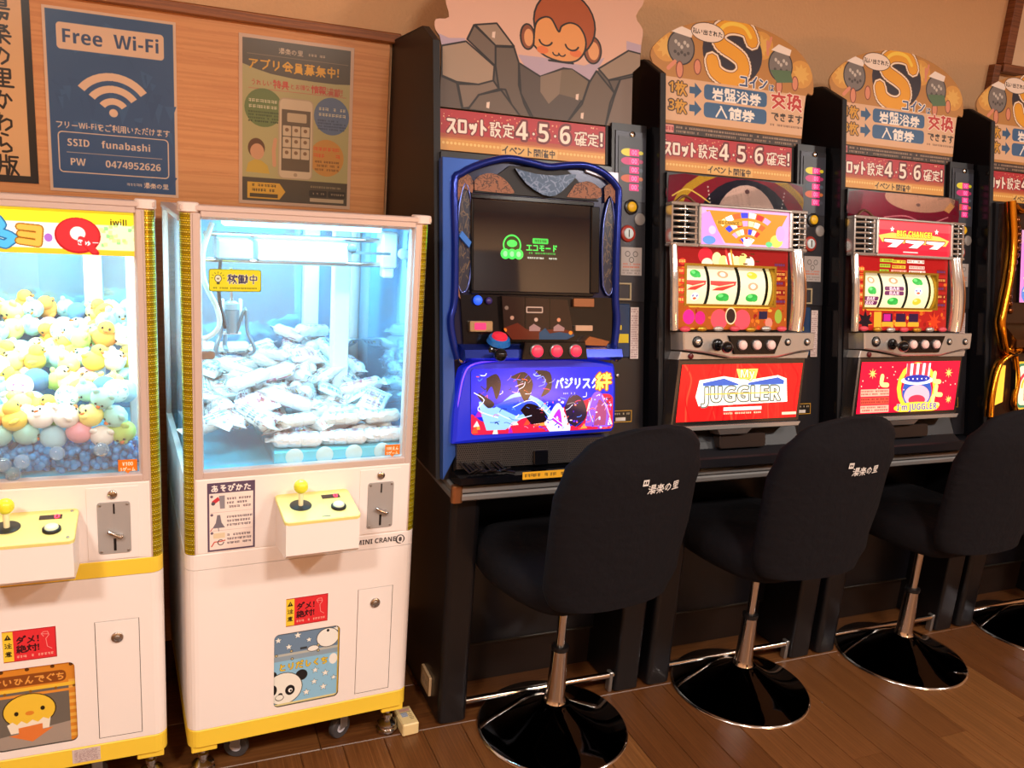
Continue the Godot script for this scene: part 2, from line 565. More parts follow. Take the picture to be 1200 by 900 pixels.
	static func bold() -> Font:
		if face == null:
			var f := SystemFont.new()
			f.font_names = PackedStringArray(["Droid Sans"])
			f.font_weight = 700
			face = f
		return face

	static func strokes(ch: String) -> Array:
		var out := []
		for s in String(PEN.get(ch, "")).split(" ", false):
			var line := PackedVector2Array()
			for p in s.split("-", false):
				line.append(Vector2((p.substr(0, 1).hex_to_int() + 0.5) / 16.0, (p.substr(1, 1).hex_to_int() + 0.5) / 16.0))
			out.append(line)
		return out

	# a sheet of w by h units, px pixels wide once done
	func _init(w: float, h: float, px: int, ground: Color) -> void:
		wide = px * 2
		s = wide / w
		high = int(round(h * s / 2.0)) * 2
		im = Image.create(wide, high, false, Image.FORMAT_RGBA8)
		im.fill(ground)

	func done() -> ImageTexture:
		im.resize(wide / 2, high / 2, Image.INTERPOLATE_BILINEAR)
		return ImageTexture.create_from_image(im)

	func rect(x0: float, y0: float, x1: float, y1: float, c: Color) -> void:
		var a := Vector2i(int(round(x0 * s)), int(round(y0 * s)))
		var b := Vector2i(int(round(x1 * s)), int(round(y1 * s)))
		im.fill_rect(Rect2i(a, b - a).intersection(Rect2i(0, 0, wide, high)), c)

	# closed outlines, filled by the even-odd rule; a second colour runs from top to bottom as printed inks do
	func poly(rings: Array, c: Color, c2 = null) -> void:
		var e := PackedFloat32Array()
		var top := 1e9
		var low := -1e9
		for r in rings:
			var n: int = r.size()
			for i in n:
				var a: Vector2 = r[i] * s
				var b: Vector2 = r[(i + 1) % n] * s
				top = minf(top, a.y)
				low = maxf(low, a.y)
				if a.y != b.y:
					e.append_array([a.x, a.y, b.x, b.y])
		for y in range(maxi(0, int(top)), mini(high - 1, int(low)) + 1):
			var yc := y + 0.5
			var xs := PackedFloat32Array()
			for i in range(0, e.size(), 4):
				if (e[i + 1] <= yc) != (e[i + 3] <= yc):
					xs.append(e[i] + (yc - e[i + 1]) * (e[i + 2] - e[i]) / (e[i + 3] - e[i + 1]))
			xs.sort()
			var col: Color = c if c2 == null else c.lerp(c2, clampf((yc - top) / maxf(low - top, 1.0), 0.0, 1.0))
			for k in range(0, xs.size() - 1, 2):
				var xa := clampi(int(round(xs[k])), 0, wide)
				var xb := clampi(int(round(xs[k + 1])), 0, wide)
				if xb > xa:
					im.fill_rect(Rect2i(xa, y, xb - xa, 1), col)

	func ell(cx: float, cy: float, rx: float, ry: float, c: Color, c2 = null) -> void:
		var r := PackedVector2Array()
		for i in 28:
			r.append(Vector2(cx + rx * cos(TAU * i / 28), cy + ry * sin(TAU * i / 28)))
		poly([r], c, c2)

	func rr(x0: float, y0: float, x1: float, y1: float, r: float, c: Color, c2 = null) -> void:
		var o := PackedVector2Array()
		for k in [[x1 - r, y0 + r, -90.0], [x1 - r, y1 - r, 0.0], [x0 + r, y1 - r, 90.0], [x0 + r, y0 + r, 180.0]]:
			for i in 6:
				var a := deg_to_rad(k[2] + 18.0 * i)
				o.append(Vector2(k[0] + r * cos(a), k[1] + r * sin(a)))
		poly([o], c, c2)

	func line(pts: PackedVector2Array, w: float, c: Color) -> void:
		for i in pts.size():
			if w * s > 3.0:
				var r := PackedVector2Array()
				for k in 8:
					r.append(pts[i] + Vector2.from_angle(TAU * k / 8.0) * w * 0.5)
				poly([r], c)
			if i > 0:
				var t := (pts[i] - pts[i - 1]).normalized() * w * 0.5
				var q := Vector2(-t.y, t.x)
				poly([PackedVector2Array([pts[i - 1] - q, pts[i] - q, pts[i] + q, pts[i - 1] + q])], c)

	func arc(cx: float, cy: float, r: float, from: float, upto: float, w: float, c: Color) -> void:
		var p := PackedVector2Array()
		for i in 17:
			p.append(Vector2(cx, cy) + Vector2.from_angle(deg_to_rad(from + (upto - from) * i / 16.0)) * r)
		line(p, w, c)

	func star(cx: float, cy: float, r: float, c: Color, points := 5, inner := 0.42) -> void:
		var p := PackedVector2Array()
		for i in points * 2:
			p.append(Vector2(cx, cy) + Vector2.from_angle(-PI / 2 + PI * i / points) * r * (1.0 if i % 2 == 0 else inner))
		poly([p], c)

	static func glyph(ch: String) -> Dictionary:
		if not latin.has(ch):
			var t := TextMesh.new()
			t.text = ch
			t.font = bold()
			t.font_size = 64
			t.pixel_size = 1.0 / 64.0
			t.depth = 0.0
			t.curve_step = 2.0
			t.horizontal_alignment = HORIZONTAL_ALIGNMENT_LEFT
			var flat := PackedVector2Array()
			if ch != " ":
				var a := t.get_mesh_arrays()
				var v: PackedVector3Array = a[Mesh.ARRAY_VERTEX]
				var ix = a[Mesh.ARRAY_INDEX]
				if ix == null or ix.size() == 0:
					for p in v:
						flat.append(Vector2(p.x, -p.y))
				else:
					for i in ix:
						flat.append(Vector2(v[i].x, -v[i].y))
			latin[ch] = {"tris": flat, "adv": bold().get_string_size(ch, HORIZONTAL_ALIGNMENT_LEFT, -1, 64).x / 64.0}
		return latin[ch]

	func width(text: String, size: float, squeeze := 1.0) -> float:
		var x := 0.0
		for ch in text:
			x += size * squeeze * (1.0 if PEN.has(ch) else glyph(ch).adv)
		return x

	# text whose middle line is at y; x is its left edge, or its middle with mid = true
	func text(t: String, x: float, y: float, size: float, c: Color, weight := 0.11, squeeze := 1.0, mid := false, tilt := 0.0) -> void:
		if mid:
			x -= width(t, size, squeeze) / 2.0
		var x0 := x
		for ch in t:
			var yy := y + (x - x0) * tilt
			if PEN.has(ch):
				for st in strokes(ch):
					var q := PackedVector2Array()
					for p in st:
						q.append(Vector2(x + p.x * size * squeeze, yy + (p.y - 0.5) * size))
					line(q, size * weight, c)
				x += size * squeeze
			else:
				var g := glyph(ch)
				var f: PackedVector2Array = g.tris
				for i in range(0, f.size() - 2, 3):
					var q := PackedVector2Array()
					for k in 3:
						q.append(Vector2(x + f[i + k].x * size * squeeze, yy + f[i + k].y * size))
					if weight > 0.16:
						q.append(q[0])
						line(q, size * (weight - 0.1), c)
					else:
						poly([q], c)
				x += g.adv * size * squeeze

	# lettering with a rim: the rim first, then the letters
	func rimmed(t: String, x: float, y: float, size: float, c: Color, rim: Color, weight := 0.13, more := 0.12, squeeze := 1.0, mid := false, tilt := 0.0) -> void:
		text(t, x, y, size, rim, weight + more, squeeze, mid, tilt)
		text(t, x, y, size, c, weight, squeeze, mid, tilt)

	# lines of print too small to read
	func fine(x0: float, y0: float, x1: float, y1: float, rows: int, c: Color, seed_no: int) -> void:
		var r := RandomNumberGenerator.new()
		r.seed = seed_no
		var h := (y1 - y0) / rows
		for i in rows:
			var x := x0
			while x < x1 - h * 0.3:
				var w := h * r.randf_range(0.3, 0.6)
				if r.randf() > 0.12:
					var y := y0 + h * (i + 0.2)
					for k in 2:
						rect(x, y + h * 0.28 * k, x + w, y + h * 0.28 * k + h * 0.13, c)
					var xx := x + w * r.randf()
					rect(xx, y, xx + h * 0.12, y + h * 0.55, c)
				x += w + h * 0.16

# ------------------------------------------------------------------ what is printed on signs, posters and panels
func rgb(hex: String) -> Color:
	return Color.html(hex)

func print_brush_poster() -> ImageTexture:
	var k := Ink.new(132, 632, 150, rgb("d9a773"))
	k.rect(0, 0, 132, 17, rgb("17120f")); k.rect(0, 615, 132, 632, rgb("17120f"))
	k.rect(0, 0, 17, 632, rgb("17120f")); k.rect(115, 0, 132, 632, rgb("17120f"))
	var y := 232.0
	for ch in "湯楽の里かわら版":
		k.text(ch, 66, y, 52, rgb("1c1410"), 0.1, 0.95, true)
		y += 51.0
	return k.done()

func print_wifi() -> ImageTexture:
	var k := Ink.new(300, 437, 330, rgb("d8b394"))
	k.rect(7, 7, 293, 430, rgb("2f5077"))
	var r := RandomNumberGenerator.new()
	r.seed = 5
	for i in 60:
		var x := r.randf_range(10, 280)
		var y := r.randf_range(10, 400)
		k.poly([v2([x, y, x + r.randf_range(5, 30), y + r.randf_range(-6, 12), x + r.randf_range(2, 16), y + r.randf_range(10, 60)])], rgb("2c4d74") if i % 2 else rgb("355980"))
	k.rr(29, 34, 271, 96, 9, rgb("dcb595"))
	k.text("Free  Wi-Fi", 150, 65, 44, rgb("33486b"), 0.1, 1.0, true)
	for a in [[100.0, 26.0], [70.0, 24.0], [40.0, 22.0]]:
		var o := PackedVector2Array()
		for i in 13:
			o.append(Vector2(150, 240) + Vector2.from_angle(deg_to_rad(-142.0 + 104.0 * i / 12)) * a[0])
		for i in 13:
			o.append(Vector2(150, 240) + Vector2.from_angle(deg_to_rad(-38.0 - 104.0 * i / 12)) * (a[0] - a[1] * 0.72))
		k.poly([o], rgb("dcb595"))
	k.ell(150, 236, 10, 10, rgb("dcb595"))
	k.text("フリーWi-Fiをご利用いただけます", 150, 274, 18.6, rgb("d9b9a0"), 0.12, 0.92, true)
	k.rr(22, 290, 278, 390, 10, rgb("d8b79c"))
	k.rr(24.5, 292.5, 275.5, 387.5, 8, rgb("2f5077"))
	k.text("SSID    funabashi", 42, 316, 24, rgb("d9b9a0"), 0.1, 1.0)
	k.rect(40, 339, 262, 341, rgb("a3958e"))
	k.text("PW       0474952626", 46, 363, 24, rgb("d9b9a0"), 0.1, 1.0)
	k.fine(176, 405, 214, 417, 1, rgb("c9b0a0"), 4)
	k.text("湯楽の里", 216, 410, 15, rgb("d9b9a0"), 0.13)
	return k.done()

func print_app() -> ImageTexture:
	var k := Ink.new(300, 437, 330, rgb("c7a386"))
	k.rect(9, 9, 291, 428, rgb("a99a66"))
	k.poly([v2([9, 9, 291, 9, 291, 98, 250, 101, 200, 101, 140, 99, 80, 93, 40, 84, 9, 74])], rgb("524736"))
	k.text("湯楽の里", 100, 32, 16, rgb("b79d80"), 0.12); k.fine(178, 28, 226, 40, 1, rgb("b79d80"), 17)
	k.rect(20, 47, 285, 48, rgb("8a7355"))
	k.text("アプリ会員募集中!", 22, 71, 29.5, rgb("d79a24"), 0.13, 0.98)
	k.text("うれしい", 30, 118, 16, rgb("b1543a"), 0.11, 0.85); k.text("特典", 86, 118, 23, rgb("b8402c"), 0.12, 0.92)
	k.text("とお得な", 130, 119, 15, rgb("b1543a"), 0.11, 0.9); k.text("情報", 186, 120, 22, rgb("b8402c"), 0.12, 0.92); k.text("満載!", 227, 122, 22, rgb("b1543a"), 0.11, 0.9)
	k.rect(24, 133, 282, 134.5, rgb("b8604a"))
	k.ell(63, 182, 49, 50, rgb("64723f")); k.ell(243, 187, 48, 50, rgb("5c6a80"))
	k.ell(232, 300, 47, 50, rgb("c0843c"))
	k.fine(25, 158, 104, 188, 2, rgb("c9bb98"), 1); k.fine(24, 190, 102, 222, 4, rgb("2f381f"), 2)
	k.fine(208, 162, 280, 192, 2, rgb("c9bb98"), 3); k.fine(206, 196, 282, 226, 4, rgb("323b4e"), 8)
	k.fine(196, 268, 272, 304, 2, rgb("d2552c"), 6); k.fine(200, 306, 268, 338, 3, rgb("6d4520"), 7)
	k.rr(102, 150, 194, 364, 14, rgb("ad9474")); k.rr(105, 153, 191, 361, 12, rgb("c7ae8c"))
	k.rect(110, 180, 186, 342, rgb("5f4f3c")); k.rr(124, 188, 176, 212, 4, rgb("b79f7d"))
	for i in 3:
		for j in 3:
			k.rr(113 + 24.5 * i, 222 + 30 * j, 135 + 24.5 * i, 249 + 30 * j, 2, rgb("c3ab8a"))
			k.ell(124 + 24.5 * i, 233 + 30 * j, 5, 5, rgb("7d5d40"))
	k.ell(148, 352, 5, 5, rgb("a0876a"))
	k.ell(45, 288, 22, 26, rgb("5c3a22")); k.ell(47, 297, 18, 21, rgb("c58d66"))
	k.poly([v2([18, 352, 24, 328, 40, 318, 58, 320, 74, 332, 80, 354])], rgb("bd9a3c"))
	k.line(v2([92, 330, 90, 290, 94, 262]), 10, rgb("c58d66"))
	k.rect(9, 366, 291, 428, rgb("4a4031"))
	k.poly([v2([22, 378, 106, 378, 122, 400, 106, 422, 22, 422])], rgb("cf9b34"))
	k.fine(34, 380, 102, 406, 2, rgb("3c2c12"), 11); k.rect(28, 408, 102, 418, rgb("4c3c20"))
	k.fine(190, 376, 282, 386, 1, rgb("a08c6a"), 12)
	k.rr(186, 390, 234, 408, 3, rgb("2c251d")); k.rr(238, 390, 286, 408, 3, rgb("2c251d")); k.fine(196, 395, 230, 404, 1, rgb("a9967a"), 13); k.fine(246, 395, 282, 404, 1, rgb("a9967a"), 14)
	k.rect(188, 412, 282, 422, rgb("b59c7a"))
	return k.done()

func print_crane_header() -> ImageTexture:
	var k := Ink.new(450, 88, 460, rgb("fdfdf2"))
	k.rect(0, 0, 450, 30, rgb("f4e22c")); k.rect(0, 78, 450, 88, rgb("f2bd2e"))
	k.rect(330, 30, 450, 78, rgb("dff0c4"))
	var r := RandomNumberGenerator.new()
	r.seed = 9
	for i in 40:
		var x := r.randf_range(366, 446)
		var y := r.randf_range(24, 72)
		k.rr(x, y, x + 7, y + 7, 1.5, [rgb("b5dd88"), rgb("d9ee9a"), rgb("f3f7c8"), rgb("8ccf8c")][i % 4])
	for w in [[18.0, rgb("1a5f96")], [13.0, rgb("4ab3e4")]]:
		k.line(v2([205, 33, 216, 28, 222, 38, 212, 50, 232, 56, 240, 62, 226, 74, 206, 68]), w[0], w[1])
		k.line(v2([100, 36, 130, 36, 112, 64, 138, 70]), w[0], w[1]); k.line(v2([160, 30, 164, 68]), w[0], w[1])
	for w in [[15.0, rgb("8a5a14")], [10.5, rgb("f0b04a")]]:
		k.line(v2([250, 40, 282, 42, 279, 70, 248, 66]), w[0], w[1]); k.line(v2([251, 53, 280, 56]), w[0], w[1])
	k.ell(296, 58, 7, 8, rgb("a267c8"))
	k.ell(345, 52, 39, 34, rgb("a81420")); k.ell(345, 51, 36, 31, rgb("e62a34")); k.ell(345, 48, 13, 13, rgb("fdf4ea"))
	k.line(v2([352, 60, 374, 84]), 13, rgb("a81420")); k.line(v2([350, 58, 372, 80]), 11, rgb("e62a34"))
	k.rimmed("きゅー", 342, 64, 13, rgb("ffffff"), rgb("e62a34"))
	k.text("iwill", 400, 24, 15, rgb("3a3210"), 0.1)
	return k.done()

func print_howto() -> ImageTexture:
	var k := Ink.new(99, 158, 200, rgb("5c4a62"))
	k.rect(4, 24, 95, 154, rgb("f3e2da"))
	k.text("あそびかた", 49, 13, 17, rgb("f8ece6"), 0.15, 1.0, true)
	for i in 3:
		var y := 28.0 + 42.0 * i
		k.ell(9, y + 3, 3, 3, rgb("6a5a6e"))
		if i:
			k.rect(6, y - 2.4, 93, y - 1.7, rgb("c0aaa8"))
		k.fine(40, y + 6, 92, y + 34, 3, rgb("4a3b48"), 30 + i)
	k.poly([v2([24, 30, 36, 30, 36, 60, 26, 60])], rgb("8d8890")); k.poly([v2([9, 42, 22, 32, 26, 40, 12, 50])], rgb("c93844")); k.ell(12, 47, 4, 4, rgb("57515c"))
	k.poly([v2([20, 74, 26, 74, 29, 92, 36, 104, 10, 104, 17, 92])], rgb("77717c")); k.line(v2([10, 104, 6, 110]), 1.6, rgb("b84a52")); k.line(v2([22, 102, 23, 111]), 1.6, rgb("77717c"))
	k.rect(12, 116, 36, 128, rgb("e3cfae")); k.line(v2([8, 146, 14, 136, 26, 136, 36, 134]), 2.4, rgb("c84a3c")); k.arc(27, 138, 6, 0, 300, 1.8, rgb("3c343e"))
	return k.done()

func print_warning() -> ImageTexture:
	var k := Ink.new(97, 71, 200, rgb("e03038"))
	k.rect(0, 0, 19, 71, rgb("f2cf3a")); k.rect(0, 0, 97, 2, rgb("a8202a")); k.rect(0, 69, 97, 71, rgb("a8202a")); k.rect(95, 0, 97, 71, rgb("a8202a"))
	k.poly([v2([9.5, 8, 16, 20, 3, 20])], rgb("2a2014")); k.rect(8.9, 12, 10.2, 17, rgb("f2cf3a"))
	k.text("注", 9.5, 33, 13, rgb("2a2014"), 0.13, 1.0, true); k.text("意", 9.5, 52, 13, rgb("2a2014"), 0.13, 1.0, true)
	k.text("ダメ!", 23, 23, 19, rgb("3c1018"), 0.15); k.text("絶対!", 23, 43, 19, rgb("3c1018"), 0.14)
	k.line(v2([74, 20, 70, 14, 74, 10, 82, 10, 84, 18, 78, 26, 80, 44, 88, 50]), 1.4, rgb("ef9a94")); k.line(v2([70, 14, 82, 16]), 1.4, rgb("ef9a94"))
	k.fine(24, 56, 92, 66, 1, rgb("f3b9a4"), 3)
	return k.done()

func print_chick_door() -> ImageTexture:
	var k := Ink.new(155, 191, 230, rgb("d98a2c"))
	k.rect(0, 52, 155, 191, rgb("6d655c"))
	k.poly([v2([0, 160, 155, 140, 155, 191, 0, 191])], rgb("a39488"))
	k.rect(140, 40, 155, 191, rgb("d98a2c"))
	for i in 9:
		k.rect(140, 44 + 16 * i, 155, 52 + 16 * i, rgb("eab04a"))
	k.rect(0, 50, 155, 58, rgb("efc13c")); k.rect(0, 64, 155, 70, rgb("e0923a"))
	k.rr(-10, 20, 136, 46, 10, rgb("8a4a1c"))
	k.text("けいひんでぐち", 2, 33, 19, rgb("e8a24a"), 0.14)
	for x in [20, 66, 112, 146]:
		k.ell(x, 9, 4, 4, rgb("5c3414")); k.ell(x + 4, 60, 3, 3, rgb("8a5a1c"))
	k.ell(66, 104, 49, 40, rgb("3a2c10")); k.ell(66, 104, 47, 38, rgb("eec53c"))
	k.ell(42, 108, 4, 5, rgb("2c2010")); k.ell(90, 102, 4, 5, rgb("2c2010")); k.ell(66, 110, 8, 5, rgb("e08a2c"))
	k.poly([v2([24, 132, 34, 126, 42, 134, 50, 126, 60, 134, 70, 126, 80, 133, 90, 124, 100, 130, 104, 124, 100, 150, 30, 154])], rgb("f1e6d2"))
	k.poly([v2([44, 142, 88, 138, 88, 152, 108, 150, 68, 178, 26, 158, 44, 156])], rgb("e07c3a"))
	return k.done()

func print_panda_door() -> ImageTexture:
	var k := Ink.new(155, 191, 230, rgb("8fc4e4"))
	k.rect(0, 0, 155, 58, rgb("6f8aa6")); k.rect(0, 56, 155, 62, rgb("b7bcb6")); k.rect(0, 62, 155, 74, rgb("8fa4b4"))
	for p in [[12, 20, 8], [56, 14, 9], [82, 30, 7], [36, 40, 8], [98, 112, 8], [122, 124, 9], [96, 142, 8], [78, 166, 9], [118, 160, 9], [142, 140, 7], [146, 12, 8]]:
		k.star(p[0], p[1], p[2] + 1.6, rgb("3f5a70")); k.star(p[0], p[1], p[2], rgb("f2f2ea"))
	k.ell(126, 32, 27, 25, rgb("3a3a3a")); k.ell(126, 32, 25.5, 23.5, rgb("f0efe8")); k.ell(126, 14, 3, 3.6, rgb("1c1c1c"))
	k.ell(92, 54, 14, 8, rgb("3a3a3a")); k.ell(92, 54, 12.6, 6.8, rgb("f0efe8")); k.ell(140, 90, 10, 14, rgb("f0efe8"))
	k.rect(62, 46, 78, 52, rgb("3a3f44"))
	for p in [[8, 58], [42, 52], [44, 72], [104, 62], [104, 48]]:
		k.ell(p[0], p[1], 3.6, 3.6, rgb("5c5a50")); k.ell(p[0], p[1], 2, 2, rgb("d8c890"))
	k.text("とりだしくち", 12, 90, 19.5, rgb("8a6a10"), 0.22); k.text("とりだしくち", 12, 90, 19.5, rgb("f2d13a"), 0.13)
	k.ell(66, 118, 14, 14, rgb("222222")); k.ell(2, 110, 8, 12, rgb("222222"))
	k.ell(26, 146, 43, 42, rgb("30302c")); k.ell(26, 146, 41.4, 40.4, rgb("f0efe4"))
	k.ell(40, 152, 11, 13, rgb("1c1c1c")); k.ell(41, 153, 5, 5.6, rgb("f4f4ee")); k.ell(42, 154, 2.4, 2.8, rgb("1c1c1c")); k.ell(2, 146, 8, 13, rgb("1c1c1c"))
	k.ell(18, 160, 5, 4, rgb("30302c")); k.ell(16, 168, 10, 8, rgb("30302c")); k.ell(16, 167.4, 8.8, 6.8, rgb("f0efe4"))
	k.rect(150, 0, 155, 191, rgb("e2bd3a")); k.rect(0, 184, 155, 191, rgb("e2d79a"))
	return k.done()

func print_price(left: bool) -> ImageTexture:
	var k := Ink.new(36, 26, 110, rgb("e87a14"))
	k.text("¥100" if left else "100えん", 18, 8, 9.5 if left else 8.4, rgb("fdf2e4"), 0.14, 1.0, true)
	k.text("1ゲーム", 18, 18, 8.4, rgb("fdf2e4"), 0.14, 1.0, true)
	return k.done()

func print_running() -> ImageTexture:
	var k := Ink.new(104, 47, 210, rgb("6a7a2a"))
	k.rr(1.2, 1.2, 102.8, 45.8, 5, rgb("e6e02c"))
	k.ell(18, 20, 7, 8, rgb("30351c")); k.ell(18, 20, 5.8, 6.8, rgb("f2f0d8")); k.rect(15, 27, 21, 32, rgb("4a4f3c")); k.text("w", 18, 20, 7, rgb("30351c"), 0.1, 1.0, true)
	for i in 7:
		var d := Vector2.from_angle(deg_to_rad(-180.0 + 30.0 * i))
		k.line(PackedVector2Array([Vector2(18, 19) + d * 10, Vector2(18, 19) + d * 13]), 1, rgb("4a4f1c"))
	k.text("稼働中", 35, 20, 21, rgb("f6f4d2"), 0.2, 1.0); k.text("稼働中", 35, 20, 21, rgb("2d2f5a"), 0.1, 1.0)
	k.fine(8, 37, 96, 43, 1, rgb("4a4f1c"), 21)
	return k.done()

func print_strip() -> ImageTexture:
	var k := Ink.new(475, 103, 560, rgb("b52430"))
	var r := RandomNumberGenerator.new()
	r.seed = 12
	for i in 140:
		var p := Vector2(r.randf_range(4, 470), r.randf_range(3, 66))
		k.ell(p.x, p.y, r.randf_range(0.8, 2.4), r.randf_range(0.8, 2.4), [rgb("e8a06a"), rgb("d85a4a"), rgb("f0d0a0")][i % 3])
	k.poly([v2([0, 60, 475, 60, 475, 103, 0, 103])], rgb("b04a26"), rgb("e0a44e"))
	k.rect(0, 74, 475, 103, rgb("dc9c48")); k.rect(0, 70, 475, 74, rgb("c87a3a"))
	for i in 44:
		k.ell(10.5 + i * 10.6, 84, 3.6, 3.6, rgb("f2c878"))
	for w in [[0.28, rgb("6a1018")], [0.16, rgb("f6e6d6")]]:
		k.text("スロット", 18, 38, 44, w[1], w[0], 0.64); k.text("設定", 134, 38, 42, w[1], w[0] * 0.66, 0.84)
		for d in [["4", 208], ["5", 271], ["6", 334]]:
			k.text(d[0], d[1], 35, 66, w[1], w[0] if w[0] > 0.2 else 0.16, 0.98)
		k.ell(260, 40, 5.5 if w[0] > 0.2 else 3.6, 5.5 if w[0] > 0.2 else 3.6, w[1]); k.ell(323, 40, 5.5 if w[0] > 0.2 else 3.6, 5.5 if w[0] > 0.2 else 3.6, w[1])
		k.text("確定", 379, 39, 40, w[1], w[0] * 0.66, 0.96); k.text("!", 456, 37, 50, w[1], w[0] if w[0] > 0.2 else 0.16)
	k.rect(168, 76, 330, 100, rgb("e6b464"))
	k.text("イベント", 168, 88, 23, rgb("3c2412"), 0.13, 0.98); k.text("開催中", 260, 88, 22, rgb("3c2412"), 0.12, 0.98)
	return k.done()

func print_monkey() -> ImageTexture:
	# a cut-out board: cloud of steam, a sleeping monkey's face, rocks; drawn on a 600 by 530 sheet
	var k := Ink.new(600, 530, 640, rgb("ddb09a"))
	var ln := rgb("1a1210")
	# points measured along the board's slanted edge
	var at := func(list: Array) -> PackedVector2Array:
		var o := PackedVector2Array()
		for i in range(0, list.size(), 2):
			o.append(Vector2((list[i] - 140) * 0.617 + 10, 530.0 - (498.0 + 0.118 * (list[i] - 140) - list[i + 1]) * 0.621))
		return o
	k.poly([at.call([140, 350, 380, 300, 490, 280, 590, 345, 700, 300, 860, 310, 1090, 215, 1090, 640, 140, 600])], rgb("5a4c43"))
	k.poly([at.call([485, 240, 600, 250, 800, 285, 900, 240, 860, 312, 825, 360, 740, 303, 690, 300, 590, 346, 520, 300])], rgb("b7a2b4"))
	k.poly([at.call([110, 140, 180, 172, 250, 170, 255, 186, 150, 210, 120, 190])], rgb("b7a2b4"))
	k.poly([at.call([1010, 150, 1090, 170, 1090, 215, 1010, 196])], rgb("b7a2b4"))
	for q in [
		[[150, 210, 255, 185, 380, 300, 375, 370, 310, 390, 215, 380, 150, 350], "a58c76"], [[260, 175, 290, 105, 385, 200, 385, 300], "6e5d50"], [[295, 104, 390, 92, 468, 200, 385, 200], "9c8470"],
		[[385, 205, 468, 205, 490, 280, 490, 390, 515, 480, 552, 560, 480, 545, 430, 412, 400, 410, 385, 300], "645549"], [[140, 350, 215, 385, 240, 520, 140, 510], "5c4d43"],
		[[220, 390, 310, 390, 375, 370, 400, 410, 310, 440, 270, 500, 240, 505], "7d6a5b"], [[262, 510, 310, 440, 410, 415, 500, 545], "6a5a4d"],
		[[490, 280, 590, 345, 700, 300, 740, 305, 825, 360, 790, 460, 720, 570, 560, 555, 500, 430], "554840"], [[590, 345, 690, 310, 680, 430, 630, 480, 590, 420], "85715f"], [[690, 310, 740, 305, 820, 365, 790, 460, 680, 430], "75634f"],
		[[860, 310, 950, 420, 930, 470, 905, 600, 720, 570, 790, 480, 825, 370], "6b5a4c"], [[870, 298, 1020, 200, 1086, 215, 1086, 310, 920, 355], "96806c"], [[905, 600, 950, 440, 980, 350, 1060, 330, 1050, 620], "78665a"], [[920, 355, 980, 350, 950, 420], "5c4e44"],
	]:
		var o: PackedVector2Array = at.call(q[0])
		k.poly([o], rgb(q[1]))
		if q[0][0] != 590 and q[0][0] != 690:
			o.append(o[0])
			k.line(o, 5, ln)
	for q in [[375, 150], [350, 490], [790, 540], [765, 445]]:
		var c: Vector2 = at.call(q.slice(0, 2))[0]
		k.poly([PackedVector2Array([c + Vector2(-3, -9), c + Vector2(6, -12), c + Vector2(4, 9), c + Vector2(-4, 7)])], rgb("e6cdbc"))
	# face
	for q in [[530, 150, 36, 66], [840, 205, 46, 72]]:
		var c: Vector2 = at.call(q.slice(0, 2))[0]
		k.ell(c.x, c.y, q[2] * 0.62, q[3] * 0.62, ln); k.ell(c.x, c.y, q[2] * 0.62 - 5, q[3] * 0.62 - 5, rgb("8a4a2c")); k.ell(c.x + 3, c.y + 2, q[2] * 0.36, q[3] * 0.4, rgb("e3a06a"))
	var head: Vector2 = at.call([705, 80])[0]
	k.ell(head.x, head.y, 93, 104, ln); k.ell(head.x, head.y, 88, 99, rgb("a8501e"))
	var face := [558, 190, 566, 90, 600, 52, 640, 56, 675, 118, 690, 90, 730, 72, 775, 90, 805, 150, 800, 215, 760, 262, 690, 268, 610, 240, 558, 190]
	k.poly([smooth_line(at.call(face))], rgb("e39a58"))
	k.line(smooth_line(at.call(face)), 5, ln)
	for q in [[600, 212, 17], [758, 224, 18]]:
		var c: Vector2 = at.call(q.slice(0, 2))[0]
		k.ell(c.x, c.y, q[2], 12, rgb("e2763c"))
	for q in [[615, 160, 19, 5], [740, 178, 20, 5], [664, 222, 10, 4], [692, 225, 10, 4]]:
		var c: Vector2 = at.call(q.slice(0, 2))[0]
		k.arc(c.x, c.y, q[2], 22, 168, q[3], ln)
	k.line(at.call([630, 263, 745, 276]), 6, ln)
	return k.done()

